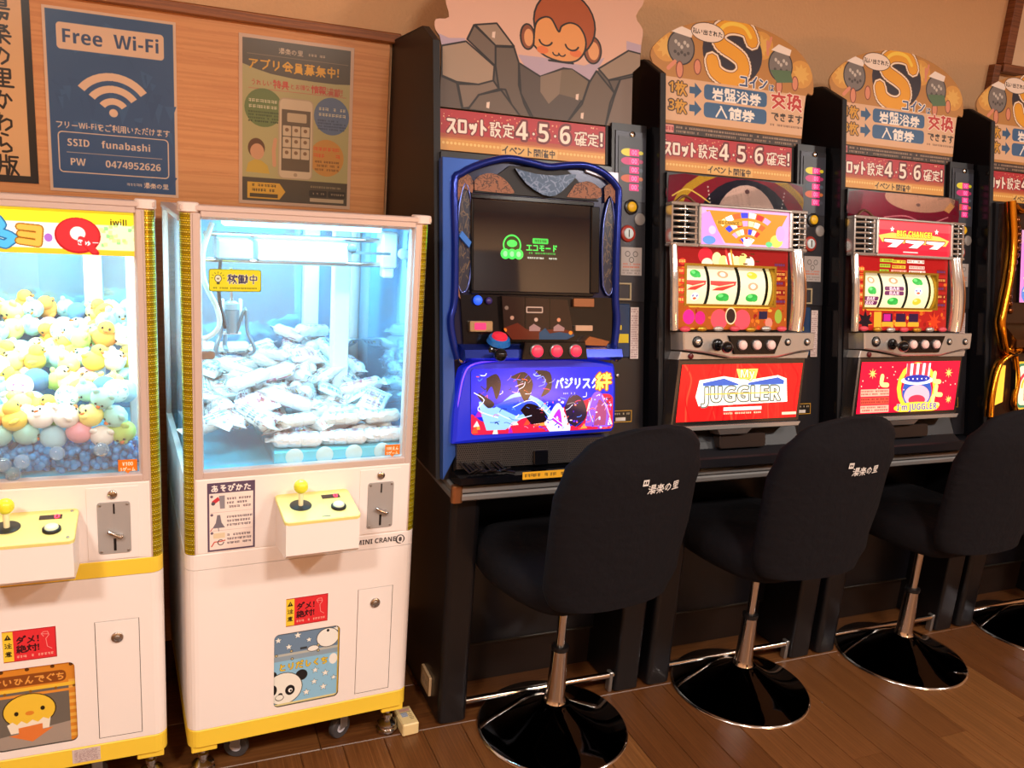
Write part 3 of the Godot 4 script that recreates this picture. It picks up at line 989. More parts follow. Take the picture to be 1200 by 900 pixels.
func print_coin_topper() -> ImageTexture:
	var k := Ink.new(580, 335, 640, rgb("b8803e"))
	for p in [[50, 110], [530, 130], [380, 60]]:
		k.ell(p[0], p[1], 44, 44, rgb("d69a44")); k.star(p[0], p[1], 34, rgb("e2b056"), 9, 0.6)
	k.ell(278, 96, 106, 96, rgb("2c2430"))
	var sp := smooth_line(v2([346, 52, 330, 22, 290, 14, 250, 22, 226, 46, 236, 76, 280, 96, 310, 116, 316, 150, 290, 176, 250, 178, 216, 160, 206, 130]))
	k.line(sp, 62, rgb("5a3412")); k.line(sp, 57, rgb("f4dfc8")); k.line(sp, 45, rgb("8a4a10")); k.line(sp, 41, rgb("e9a224"))
	k.line(smooth_line(v2([340, 40, 318, 14, 280, 8, 248, 18, 228, 40])), 12, rgb("f6cf4c"))
	k.rr(28, 196, 560, 326, 12, rgb("dcb08a"))
	# small round figures with a towel on the head: plain grey stones
	for q in [[100, 106], [452, 112]]:
		k.ell(q[0], q[1], 46, 52, rgb("2a2426")); k.ell(q[0], q[1], 42, 48, rgb("7a716c"))
		for i in 5:
			k.ell(q[0] - 18 + 10 * i, q[1] - 16 + 7 * (i % 3), 5, 6, rgb("c7bdb2"))
			k.ell(q[0] - 20 + 11 * i, q[1] + 14 + 6 * (i % 2), 5, 5, rgb("4e4744"))
		k.poly([v2([q[0] - 36, q[1] - 44, q[0] - 8, q[1] - 66, q[0] + 40, q[1] - 54, q[0] + 34, q[1] - 34])], rgb("f2e2d6"))
		k.ell(q[0] - 4, q[1] + 66, 13, 26, rgb("7a3a26")); k.ell(q[0] - 4, q[1] + 66, 10, 23, rgb("d98a6a"))
		k.ell(q[0] + 56, q[1] + 50, 13, 24, rgb("7a3a26")); k.ell(q[0] + 56, q[1] + 50, 10, 21, rgb("d98a6a"))
	k.poly([v2([414, 130, 490, 124, 500, 160, 440, 168])], rgb("56724e"))
	k.line(v2([404, 84, 402, 44]), 9, rgb("d98a6a")); k.line(v2([408, 60, 416, 30]), 8, rgb("d98a6a")); k.line(v2([80, 150, 58, 172]), 12, rgb("d98a6a"))
	k.ell(190, 48, 58, 30, rgb("3a2a24")); k.ell(190, 48, 56, 28, rgb("f1dccb"))
	k.text("払い出された", 190, 48, 18, rgb("2c2018"), 0.12, 0.96, true)
	k.rimmed("コイン", 300, 178, 40, rgb("2c4a7c"), rgb("f4e6d8"), 0.13, 0.16, 0.9); k.rimmed("は", 408, 186, 24, rgb("2c4a7c"), rgb("f4e6d8"), 0.13, 0.14)
	for i in 2:
		var y := 226.0 + 54.0 * i
		k.rimmed("1枚" if i == 0 else "3枚", 60, y, 42, rgb("d69a28"), rgb("4a2e10"), 0.14, 0.14, 0.92)
		k.poly([v2([130, y - 8, 148, y - 8, 148, y - 22, 172, y + 2, 148, y + 26, 148, y + 12, 130, y + 12])], rgb("2f5880"))
		k.rr(180, y - 22, 404, y + 24, 12, rgb("38608a"))
	k.text("岩盤浴券", 204, 228, 42, rgb("f6ece2"), 0.13, 1.06); k.text("入館券", 216, 282, 40, rgb("f6ece2"), 0.14, 1.2)
	k.rimmed("交換", 418, 222, 56, rgb("c0342c"), rgb("f2dcc8"), 0.13, 0.1, 1.04); k.text("できます", 420, 274, 30, rgb("33241a"), 0.13, 1.0)
	k.fine(418, 296, 540, 308, 1, rgb("6a4a38"), 5)
	return k.done()

func print_notice_strip() -> ImageTexture:
	var k := Ink.new(516, 26, 420, rgb("3a2a22"))
	k.rr(10, 2, 58, 24, 3, rgb("d88a82")); k.fine(14, 4, 56, 23, 1, rgb("a8303a"), 2)
	k.fine(66, 2, 506, 25, 2, rgb("c9a88c"), 3)
	return k.done()

func print_eco_screen() -> ImageTexture:
	var k := Ink.new(326, 222, 420, rgb("0d0f12"))
	k.ell(104, 108, 25, 26, rgb("37d24e")); k.ell(104, 108, 21, 22, rgb("0d2a12")); k.ell(104, 104, 14, 9, rgb("37d24e"))
	for i in 3:
		k.ell(86 + 18 * i, 130, 13, 13, rgb("37d24e")); k.ell(86 + 18 * i, 130, 6, 7, rgb("7df08a"))
	k.rr(160, 88, 204, 102, 3, rgb("2fae42")); k.fine(166, 90, 200, 101, 1, rgb("0b3312"), 4)
	k.text("エコモード", 142, 112, 18, rgb("37d24e"), 0.17, 0.98)
	k.fine(150, 122, 226, 130, 1, rgb("2fae42"), 5); k.fine(146, 134, 228, 142, 1, rgb("c8d8c8"), 6)
	return k.done()

func print_blue_belly() -> ImageTexture:
	var k := Ink.new(392, 160, 520, rgb("1220c8"))
	var r := RandomNumberGenerator.new()
	r.seed = 77
	k.poly([smooth_line(v2([0, 160, 0, 110, 30, 128, 70, 118, 110, 134, 150, 120, 190, 138, 230, 112, 270, 90, 310, 84, 350, 70, 392, 80, 392, 160]))], rgb("c01c3a"))
	for i in 70:
		var p := Vector2(r.randf_range(4, 388), r.randf_range(104, 156))
		k.poly([v2([p.x - r.randf_range(4, 14), p.y + 6, p.x, p.y - r.randf_range(6, 22), p.x + r.randf_range(3, 10), p.y + 5])], [rgb("f0442a"), rgb("ff8a3a"), rgb("d81e50"), rgb("8a1ea8"), rgb("2a38e8"), rgb("ffd0c0")][i % 6])
	# sweeping abstract cloth, blade and hair-like shapes
	for q in [[[40, 150, 20, 80, 60, 96, 120, 60, 190, 84, 220, 130, 150, 120, 90, 150], "7fb0f0"], [[60, 90, 130, 70, 180, 96, 120, 118], "2c4ad8"], [[20, 58, 60, 84, 44, 96, 16, 66], "0c0e22"], [[130, 104, 150, 88, 186, 100, 206, 132, 160, 140], "190d12"],
		[[40, 24, 66, 14, 78, 40, 66, 76, 54, 44, 40, 60], "141020"], [[102, 22, 140, 10, 164, 40, 146, 84, 128, 60, 120, 30], "1a1018"], [[168, 6, 210, 12, 214, 54, 186, 72, 204, 40], "10101c"], [[196, 140, 230, 90, 250, 110, 268, 160, 210, 160], "c9d0ff"], [[216, 130, 238, 104, 246, 150], "a02ad0"],
		[[252, 100, 270, 70, 300, 78, 316, 120, 290, 150, 262, 140], "261a30"], [[310, 150, 330, 74, 356, 66, 380, 110, 376, 156], "7a4ad0"], [[336, 150, 350, 84, 372, 110, 370, 150], "8a3a6a"]]:
		k.poly([smooth_line(v2(q[0]), 4)], rgb(q[1]))
	for q in [[[8, 58, 34, 76, 18, 100, 70, 120], "d8e4ff"], [[110, 96, 160, 80, 200, 110, 250, 146], "cfe0ff"], [[70, 110, 110, 126, 160, 118], "bcd4ff"], [[176, 28, 192, 22, 196, 40, 180, 46], "6a7cf0"], [[330, 80, 322, 110, 334, 140], "b8c0ff"], [[360, 74, 372, 100, 384, 128], "ffb0a0"]]:
		k.line(smooth_line(v2(q[0]), 4), 2.2, rgb(q[1]))
	for i in 60:
		k.ell(r.randf_range(180, 388), r.randf_range(80, 156), r.randf_range(1, 4), r.randf_range(1, 4), [rgb("ffd8e8"), rgb("9ab4ff"), rgb("ff6a4a"), rgb("5a2ae0")][i % 4])
	for i in 84:
		var p := Vector2(r.randf_range(10, 384), r.randf_range(10, 152))
		if p.y < 66 and p.x > 210:
			continue
		var q := p + Vector2.from_angle(r.randf_range(-0.9, 0.5)) * r.randf_range(6, 26)
		k.line(smooth_line(PackedVector2Array([p, (p + q) / 2 + Vector2(r.randf_range(-5, 5), r.randf_range(-6, 6)), q]), 3), r.randf_range(0.6, 2.4), [rgb("a8c8ff"), rgb("4a78f0"), rgb("14123a"), rgb("dfe8ff"), rgb("ff5a3a"), rgb("c02a60"), rgb("e8b0d0"), rgb("2430c0")][(i + (2 if p.y > 100 else 0)) % 8])
	k.rimmed("バジリスク", 224, 40, 30, rgb("e6f0ff"), rgb("3848c8"), 0.13, 0.1, 0.86)
	k.rimmed("絆", 340, 36, 46, rgb("ffe060"), rgb("a84a10"), 0.13, 0.13)
	k.fine(248, 62, 284, 70, 1, rgb("c8d0ff"), 3)
	return k.done()

func print_ornament(base: String, mark: String, seed_no: int, w := 100.0, h := 60.0) -> ImageTexture:
	var k := Ink.new(w, h, 120, rgb(base))
	var r := RandomNumberGenerator.new()
	r.seed = seed_no
	for i in 90:
		var p := Vector2(r.randf_range(0, w), r.randf_range(0, h))
		var q := p + Vector2.from_angle(r.randf() * TAU) * r.randf_range(5, 14)
		k.line(PackedVector2Array([p, (p + q) / 2 + Vector2(r.randf_range(-4, 4), r.randf_range(-4, 4)), q]), r.randf_range(0.8, 2.2), rgb(mark).lerp(rgb(base), r.randf() * 0.4))
	return k.done()

func print_dark_reels() -> ImageTexture:
	var k := Ink.new(190, 105, 260, rgb("2a1c18"))
	k.rect(58, 0, 61, 105, rgb("140e0c")); k.rect(122, 0, 125, 105, rgb("140e0c"))
	k.poly([v2([0, 78, 40, 64, 64, 80, 100, 82, 150, 78, 190, 84, 190, 105, 0, 105])], rgb("5a2418")); k.poly([v2([96, 88, 112, 76, 124, 90, 150, 86, 190, 92, 190, 105, 96, 105])], rgb("27486a"))
	for p in [[26, 52, "b08a78"], [88, 56, "c0a498"], [148, 56, "d08a6a"], [12, 28, "7a6a60"], [8, 82, "d87a2a"], [180, 88, "e88a2a"]]:
		k.ell(p[0], p[1], 5, 5, rgb(p[2]))
	for x in [78, 142]:
		k.poly([v2([x - 8, 74, x + 4, 66, x + 22, 76, x + 20, 84, x - 8, 84])], rgb("9a7a7c"))
	k.rr(62, 24, 106, 40, 3, rgb("b9a49a")); k.rr(65, 27, 103, 37, 2, rgb("3a2a26"))
	return k.done()

func print_red_header() -> ImageTexture:
	var k := Ink.new(470, 96, 420, rgb("7c1030"))
	k.ell(260, 120, 250, 150, rgb("c8a02c")); k.ell(262, 120, 222, 132, rgb("8a1830")); k.ell(266, 126, 160, 124, rgb("10142c")); k.ell(268, 140, 112, 124, rgb("e0c2b8"))
	for s in [-1, 1]:
		for i in 7:
			k.star(267 + s * (132 - i * 2), 30 + i * 10, 4, rgb("f0e8e0"))
	k.ell(268, 34, 8, 6, rgb("6a4a50"))
	k.line(smooth_line(v2([20, 60, 70, 40, 140, 70])), 4, rgb("f2d860"))
	return k.done()

func print_magenta_header() -> ImageTexture:
	var k := Ink.new(470, 96, 420, rgb("8c0c34"))
	k.ell(300, 10, 150, 42, rgb("d9a890")); k.line(smooth_line(v2([150, 74, 240, 66, 330, 84, 420, 60])), 4, rgb("ec8a9a")); k.ell(290, 30, 9, 5, rgb("8a6a68"))
	k.poly([v2([400, 40, 430, 14, 450, 24, 424, 48])], rgb("f0b070"))
	return k.done()

func print_fan_panel() -> ImageTexture:
	var k := Ink.new(306, 103, 420, rgb("e2a0d0"))
	k.poly([v2([18, 8, 300, 8, 246, 96, 84, 96])], rgb("b8842c"))
	k.poly([v2([0, 20, 30, 10, 80, 100, 0, 103])], rgb("d98ad8")); k.ell(40, 62, 12, 12, rgb("f0b8e8")); k.ell(30, 90, 22, 12, rgb("5a8ae0")); k.ell(262, 84, 22, 18, rgb("d8d060")); k.ell(276, 62, 16, 22, rgb("e89ae0")); k.ell(236, 94, 12, 8, rgb("60c080"))
	var cols := ["ffe0b0", "e83030", "3a40e8", "ffffff", "ff9ad0", "f8f0ff", "ff6030"]
	for row in 4:
		var rad := 100.0 - row * 23.0
		for i in 7:
			var a0 := -138.0 + 12.4 * i
			var o := PackedVector2Array()
			for j in 4:
				o.append(Vector2(160, 108) + Vector2.from_angle(deg_to_rad(a0 + 11.0 * j / 3)) * Vector2(rad * 1.35, rad))
			for j in 4:
				o.append(Vector2(160, 108) + Vector2.from_angle(deg_to_rad(a0 + 11.0 - 11.0 * j / 3)) * Vector2((rad - 15) * 1.35, rad - 15))
			k.poly([o], rgb(cols[(i * 3 + row * 2) % 7]))
	k.rr(54, 34, 140, 46, 2, rgb("c89a38")); k.text("BIG CHANCE", 58, 40, 12, rgb("6a4414"), 0.1)
	k.ell(160, 92, 14, 10, rgb("d8ffff"))
	return k.done()

func print_sevens_panel() -> ImageTexture:
	var k := Ink.new(306, 103, 420, rgb("e4283c"))
	k.rect(0, 0, 306, 28, rgb("ef4a54")); k.rect(0, 86, 306, 103, rgb("d81e34"))
	k.poly([v2([4, 46, 60, 36, 120, 40, 200, 36, 260, 40, 304, 52, 290, 70, 20, 66])], rgb("f0c05a"))
	k.rimmed("BIG CHANCE!", 153, 38, 24, rgb("ffe84a"), rgb("c07010"), 0.1, 0.12, 1.0, true)
	for i in 3:
		var x := 26.0 + 88.0 * i
		for w in [[0.0, rgb("7a0c1c")], [3.0, rgb("fff4f0")]]:
			k.poly([v2([x + w[0], 54 + w[0], x + 86 - w[0], 54 + w[0], x + 84 - w[0], 62, x + 52, 84 - w[0], x + 12 + w[0], 84 - w[0], x + 40, 68, x + w[0], 68 - w[0]])], w[1])
	k.star(60, 26, 10, rgb("fff0e8")); k.star(248, 26, 10, rgb("fff0e8"))
	k.rect(108, 92, 170, 96, rgb("ffc0c0"))
	return k.done()

func print_reel_belly(red: bool) -> ImageTexture:
	var k := Ink.new(405, 224, 520, rgb("a01c1a") if red else rgb("9c4a16"))
	var r := RandomNumberGenerator.new()
	r.seed = 40 if red else 41
	for i in 150:
		var p := Vector2(r.randf_range(0, 405), r.randf_range(0, 224))
		k.ell(p.x, p.y, r.randf_range(2, 9), r.randf_range(2, 7), [rgb("c8641e"), rgb("e09a34"), rgb("861614"), rgb("b83a1c"), rgb("d8741e")][i % 5])
	if red:
		k.rect(0, 0, 405, 52, rgb("9c1418"))
		for q in [[96, 6, 60, "a8c83a"], [150, 8, 60, "c8c83a"], [216, 6, 78, "e8e0d8"], [96, 22, 46, "9ac83a"], [150, 24, 60, "d8c040"], [226, 24, 70, "f0d0c8"], [96, 38, 40, "8ac83a"], [146, 38, 70, "e8a090"], [226, 38, 74, "f2e6e0"]]:
			k.rect(q[0], q[1], q[0] + q[2], q[1] + 10, rgb(q[3]))
			k.fine(q[0] + 2, q[1], q[0] + q[2] - 2, q[1] + 10, 1, rgb("7a3a1c"), q[0] + q[1])
	else:
		k.rect(0, 0, 405, 54, rgb("8a1618"))
		k.ell(100, 22, 26, 22, rgb("d8283a")); k.ell(106, 44, 20, 16, rgb("fff0d0"))
		for i in 6:
			k.ell(140 + 24 * i, 30 + 8 * (i % 2), 17, 19, [rgb("fff2b0"), rgb("ffe48a"), rgb("fff8e0")][i % 3])
		k.line(v2([172, 4, 186, 50]), 8, rgb("c83a3a")); k.line(v2([190, 4, 200, 50]), 6, rgb("d8a03a"))
		for q in [[224, 14], [246, 20], [262, 10], [280, 30], [236, 38]]:
			k.rect(q[0], q[1], q[0] + 15, q[1] + 4, rgb("5a2a10"))
	k.rr(40, 54, 342, 164, 10, rgb("d8b03a")); k.rr(44, 58, 338, 160, 8, rgb("38301c"))
	for i in 5:
		var y := 40.0 + 26.0 * i
		k.ell(20, y, 12, 9, rgb("d8502a") if red else rgb("c8382a")); k.fine(8, y - 7, 32, y + 7, 1, rgb("ffd86a"), i)
		k.rect(352, y - 8, 396, y + 8, rgb("7a1a16")); k.fine(354, y - 6, 394, y + 6, 1, rgb("e8c060") if i % 2 else rgb("3a3a80"), 60 + i)
	if red:
		for i in 3:
			k.rr(116 + 58 * i, 172, 158 + 58 * i, 198, 3, rgb("2a1438")); k.rr(112 + 58 * i, 198, 162 + 58 * i, 212, 3, rgb("d8a030"))
		k.rect(120, 174, 150, 196, rgb("b8208a")); k.rect(78, 168, 110, 214, rgb("d8a030")); k.star(40, 196, 34, rgb("16101c"), 7, 0.5); k.star(348, 196, 34, rgb("c83a1c"), 8, 0.4)
	else:
		k.ell(44, 190, 20, 20, rgb("d8208a")); k.ell(84, 192, 18, 18, rgb("c81c78")); k.ell(152, 196, 30, 28, rgb("ec4a5a")); k.ell(236, 196, 30, 28, rgb("ec4a5a"))
		k.ell(194, 186, 20, 24, rgb("d8c8a0")); k.ell(194, 186, 16, 20, rgb("2a1c1c")); k.rect(298, 172, 330, 194, rgb("1c1838")); k.ell(336, 204, 14, 14, rgb("c87a6a")); k.ell(372, 186, 14, 20, rgb("88a03a"))
	return k.done()

func print_reel(kind: int) -> ImageTexture:
	var k := Ink.new(84, 140, 120, rgb("e9e6c4"))
	var order: Array = [["green", "seven", "clown"], ["bell", "seven", "green"], ["lemon", "bell", "green"], ["bell", "green", "bar"], ["bell", "bar", "green"], ["green", "clown", "lemon"]][kind]
	for i in 3:
		var y := 32.0 + 38.0 * i
		match order[i]:
			"green":
				k.ell(42, y, 20, 14, rgb("2fae48")); k.ell(36, y - 5, 8, 6, rgb("6ae07a")); k.ell(54, y + 6, 9, 8, rgb("35b852"))
			"seven":
				k.poly([v2([2, y - 15, 82, y - 15, 78, y - 2, 40, y + 16, 6, y + 16, 30, y + 2, 2, y - 2])], rgb("e0342c")); k.line(v2([10, y + 8, 72, y - 6]), 4, rgb("f4c8a0"))
			"clown":
				k.ell(42, y, 16, 14, rgb("f4f4ee")); k.ell(42, y + 6, 7, 4, rgb("d85a3a")); k.ell(34, y - 3, 3, 4, rgb("5a6ac0")); k.ell(50, y - 3, 3, 4, rgb("5a6ac0"))
			"bell":
				k.ell(42, y, 17, 13, rgb("ef9a7a")); k.ell(42, y, 9, 8, rgb("fff0d8"))
			"lemon":
				k.ell(42, y, 17, 13, rgb("f0c83a")); k.ell(36, y - 4, 7, 4, rgb("f8ea9a"))
			"bar":
				for j in 2:
					k.rr(6, y - 16 + 17 * j, 78, y - 1 + 17 * j, 5, rgb("6a2a5c")); k.text("BAR", 42, y - 8 + 17 * j, 17, rgb("f8e0f0"), 0.12, 1.2, true)
	return k.done()

func print_red_belly() -> ImageTexture:
	var k := Ink.new(416, 158, 520, rgb("e01e1c"))
	var r := RandomNumberGenerator.new()
	r.seed = 31
	for i in 26:
		var x := r.randf_range(0, 400)
		k.line(smooth_line(v2([x, 158, x + r.randf_range(-20, 20), 100, x + r.randf_range(-10, 26), 40, x + r.randf_range(-20, 20), 0])), r.randf_range(2, 8), rgb("c01418").lerp(rgb("f0402c"), r.randf()))
	k.poly([v2([72, 44, 150, 34, 230, 46, 330, 34, 360, 44, 364, 112, 120, 116, 70, 116, 60, 90])], rgb("fff6e8"))
	k.poly([v2([82, 52, 150, 40, 196, 56, 200, 60, 84, 62])], rgb("3a58b0")); k.poly([v2([230, 54, 330, 40, 352, 50, 350, 62, 230, 62])], rgb("3a58b0"))
	k.rect(84, 60, 350, 72, rgb("bfe4ee"))
	k.rimmed("JUGGLER", 212, 86, 58, rgb("fff6d0"), rgb("58605c"), 0.1, 0.13, 1.04, true)
	k.rect(92, 82, 330, 85, rgb("d8b048"))
	k.poly([v2([190, 14, 262, 14, 254, 44, 200, 44])], rgb("f4d868")); k.rimmed("My", 226, 28, 32, rgb("fff4c0"), rgb("b88a20"), 0.1, 0.14, 1.1, true)
	k.rect(150, 122, 276, 132, rgb("fff0e8")); k.fine(150, 135, 276, 145, 1, rgb("fff0c8"), 4); k.rect(346, 142, 396, 150, rgb("f8c8a8"))
	return k.done()

func print_hat_belly() -> ImageTexture:
	var k := Ink.new(416, 158, 520, rgb("dc1434"))
	k.arc(238, 84, 74, 0, 360, 16, rgb("f0c83a"))
	k.ell(238, 96, 60, 56, rgb("2a50a8"))
	for s in [[60, 36, 18], [368, 38, 18], [370, 124, 15]]:
		k.star(s[0], s[1], s[2], rgb("ffd868"), 8, 0.3)
	var r := RandomNumberGenerator.new()
	r.seed = 3
	for i in 26:
		k.ell(r.randf_range(10, 406), r.randf_range(6, 150), 2.2, 2.2, rgb("ffc8b0"))
	# a plain striped top hat over a gold disc
	k.ell(238, 108, 52, 34, rgb("f0a8b8")); k.ell(238, 122, 34, 16, rgb("e0304a"))
	var top := [194, 6, 292, 6, 286, 56, 192, 56]
	k.poly([v2(top)], rgb("f4eef6"))
	for i in 4:
		k.poly([v2([196 + 25 * i, 6, 210 + 25 * i, 6, 206 + 24 * i, 56, 192 + 24 * i, 56])], rgb("d83a48"))
	k.ell(238, 60, 66, 14, rgb("dff0f8")); k.ell(238, 54, 52, 12, rgb("28329a"))
	for i in 5:
		k.star(202 + 18 * i, 55, 4, rgb("ffffff"))
	for q in [[110, 64], [322, 58], [330, 100], [318, 132]]:
		k.line(smooth_line(v2([q[0] - 12, q[1] - 20, q[0] - 14, q[1] + 4, q[0] + 8, q[1] + 8])), 15, rgb("f8e088"))
	k.ell(238, 146, 92, 18, rgb("f4c83a"))
	k.rimmed("I'm JUGGLER", 240, 144, 27, rgb("4a3a9a"), rgb("fff0a0"), 0.1, 0.08, 1.0, true)
	for i in 3:
		k.rect(16, 84 + 25 * i, 126, 106 + 25 * i, rgb("c84a3a") if i == 1 else rgb("e8a08a")); k.fine(18, 86 + 25 * i, 124, 104 + 25 * i, 2, rgb("5a1c20"), 70 + i)
	return k.done()

func print_gold_belly() -> ImageTexture:
	var k := Ink.new(330, 150, 300, rgb("e8b83a"))
	k.rr(6, 6, 324, 144, 18, rgb("3a7a5a")); k.rr(14, 14, 316, 136, 14, rgb("fff0d0"))
	k.arc(60, 80, 44, 180, 360, 10, rgb("d83a4a")); k.arc(60, 80, 30, 180, 360, 8, rgb("f0c03a")); k.rr(40, 70, 80, 126, 8, rgb("e86a3a")); k.ell(160, 76, 50, 40, rgb("f0a040")); k.ell(250, 76, 44, 40, rgb("c83a5a"))
	return k.done()

func print_dispenser_face() -> ImageTexture:
	var k := Ink.new(100, 200, 150, rgb("26262c"))
	for i in 5:
		var y := 48.0 + 27.0 * i
		k.ell(36, y, 27, 12, [rgb("b8a81c"), rgb("a81c5a"), rgb("24303c"), rgb("a8441c"), rgb("28282e")][i])
		k.rr(40, y - 11, 76, y + 11, 2, rgb("c01c68"))
		k.ell(82, y, 9, 6, [rgb("a89a1c"), rgb("8a2448"), rgb("3a424c"), rgb("98502a"), rgb("36363e")][i])
		k.text("00", 58, y, 20, rgb("ff7ab8"), 0.12, 0.95, true)
	return k.done()

func print_dispenser_sticker() -> ImageTexture:
	var k := Ink.new(64, 76, 110, rgb("a9a2a0"))
	for p in [[20, 18], [44, 18], [32, 34]]:
		k.arc(p[0], p[1], 7, 0, 360, 2, rgb("54504e"))
	k.fine(6, 42, 58, 58, 2, rgb("c8502a"), 3); k.fine(4, 60, 60, 74, 2, rgb("6a6462"), 4)
	return k.done()

func print_white_strip() -> ImageTexture:
	var k := Ink.new(26, 142, 60, rgb("cfc0bd"))
	k.fine(2, 3, 24, 140, 22, rgb("7a5058"), 8)
	return k.done()

func print_yellow_note() -> ImageTexture:
	var k := Ink.new(160, 20, 240, rgb("e8a81c"))
	k.fine(6, 3, 154, 18, 1, rgb("4a3408"), 8)
	return k.done()

func print_counter_card() -> ImageTexture:
	var k := Ink.new(60, 34, 90, rgb("c8962c"))
	k.rect(2, 2, 58, 32, rgb("16130f")); k.fine(5, 5, 56, 15, 1, rgb("d8c8a8"), 3); k.rect(8, 20, 40, 30, rgb("d8d2cc"))
	return k.done()

func print_gold_tape() -> ImageTexture:
	var k := Ink.new(40, 40, 80, rgb("8a7a10"))
	for i in 8:
		for j in 8:
			var x := i * 5.0 + (2.5 if j % 2 else 0.0)
			k.ell(x, j * 5.0 + 2.5, 2.0, 1.7, [rgb("e8d41c"), rgb("b89c14"), rgb("f6ec6a")][(i * 3 + j * 5) % 3])
			k.ell(x - 40.0, j * 5.0 + 2.5, 2.0, 1.7, rgb("e8d41c"))
	return k.done()

func print_speckle(base: String, dots: String, seed_no: int) -> ImageTexture:
	var k := Ink.new(100, 60, 128, rgb(base))
	var r := RandomNumberGenerator.new()
	r.seed = seed_no
	for i in 130:
		var p := Vector2(r.randf_range(0, 100), r.randf_range(0, 60))
		k.arc(p.x, p.y, r.randf_range(0.8, 2.2), r.randf() * 360, r.randf() * 360 + 200, 0.9, rgb(dots))
	return k.done()

func print_wrapper(kind: int) -> ImageTexture:
	var k := Ink.new(120, 60, 160, [rgb("e4ecee"), rgb("dfe9e4"), rgb("ecebec")][kind])
	var r := RandomNumberGenerator.new()
	r.seed = 90 + kind
	for i in 40:
		var p := Vector2(r.randf_range(16, 104), r.randf_range(4, 56))
		k.ell(p.x, p.y, r.randf_range(0.8, 3.6), r.randf_range(0.8, 3), [rgb("a98a86"), rgb("c49aa2"), rgb("7f98a4"), rgb("c98078"), rgb("6f7c88"), rgb("d8b86a")][i % 6])
	k.fine(20, 14, 100, 44, 3, [rgb("8a5a62"), rgb("5a7884"), rgb("a8506a")][kind], 3 + kind)
	return k.done()

func print_mesh_grille() -> ImageTexture:
	var k := Ink.new(60, 60, 120, rgb("5c5552"))
	for i in 12:
		for j in 12:
			k.ell(i * 5.0 + (2.5 if j % 2 else 0.0), j * 5.0 + 2.5, 1.5, 1.5, rgb("0c0b0c"))
	return k.done()

func print_wood(base: String, dark: String, seed_no: int, w := 200.0, h := 100.0, n := 90) -> ImageTexture:
	var k := Ink.new(w, h, 320, rgb(base))
	var r := RandomNumberGenerator.new()
	r.seed = seed_no
	for i in n:
		var y := r.randf_range(0, h)
		var p := PackedVector2Array()
		var wob := r.randf_range(0.3, 2.2)
		var ph := r.randf() * TAU
		for j in 13:
			p.append(Vector2(w * j / 12.0, y + wob * sin(ph + TAU * j / 12.0)))
		k.line(p, r.randf_range(0.3, 1.6), rgb(base).lerp(rgb(dark), r.randf_range(0.15, 0.8)))
	return k.done()

func print_outlet() -> ImageTexture:
	var k := Ink.new(90, 60, 90, rgb("b8966a"))
	k.rr(14, 10, 76, 50, 6, rgb("c9a880"))
	for x in [30, 60]:
		k.rect(x - 7, 22, x - 4, 38, rgb("2c2018")); k.rect(x + 4, 22, x + 7, 38, rgb("2c2018"))
	return k.done()

func print_tap_note() -> ImageTexture:
	var k := Ink.new(44, 75, 80, rgb("d8c08a"))
	k.rect(8, 24, 26, 44, rgb("a8b0c0")); k.fine(8, 24, 26, 44, 3, rgb("5a6480"), 2); k.fine(28, 20, 40, 60, 6, rgb("4a3c2c"), 3); k.rect(8, 8, 38, 20, rgb("c89a8a"))
	return k.done()

# ------------------------------------------------------------------ the room
func wood_surface(key: String, base: String, dark: String, seed_no: int, scale: float, rough: float) -> StandardMaterial3D:
	var m := printed(key, print_wood(base, dark, seed_no), rough)
	m.uv1_triplanar = true
	m.uv1_world_triplanar = true
	m.uv1_scale = Vector3(scale, scale * 2.0, scale)
	return m

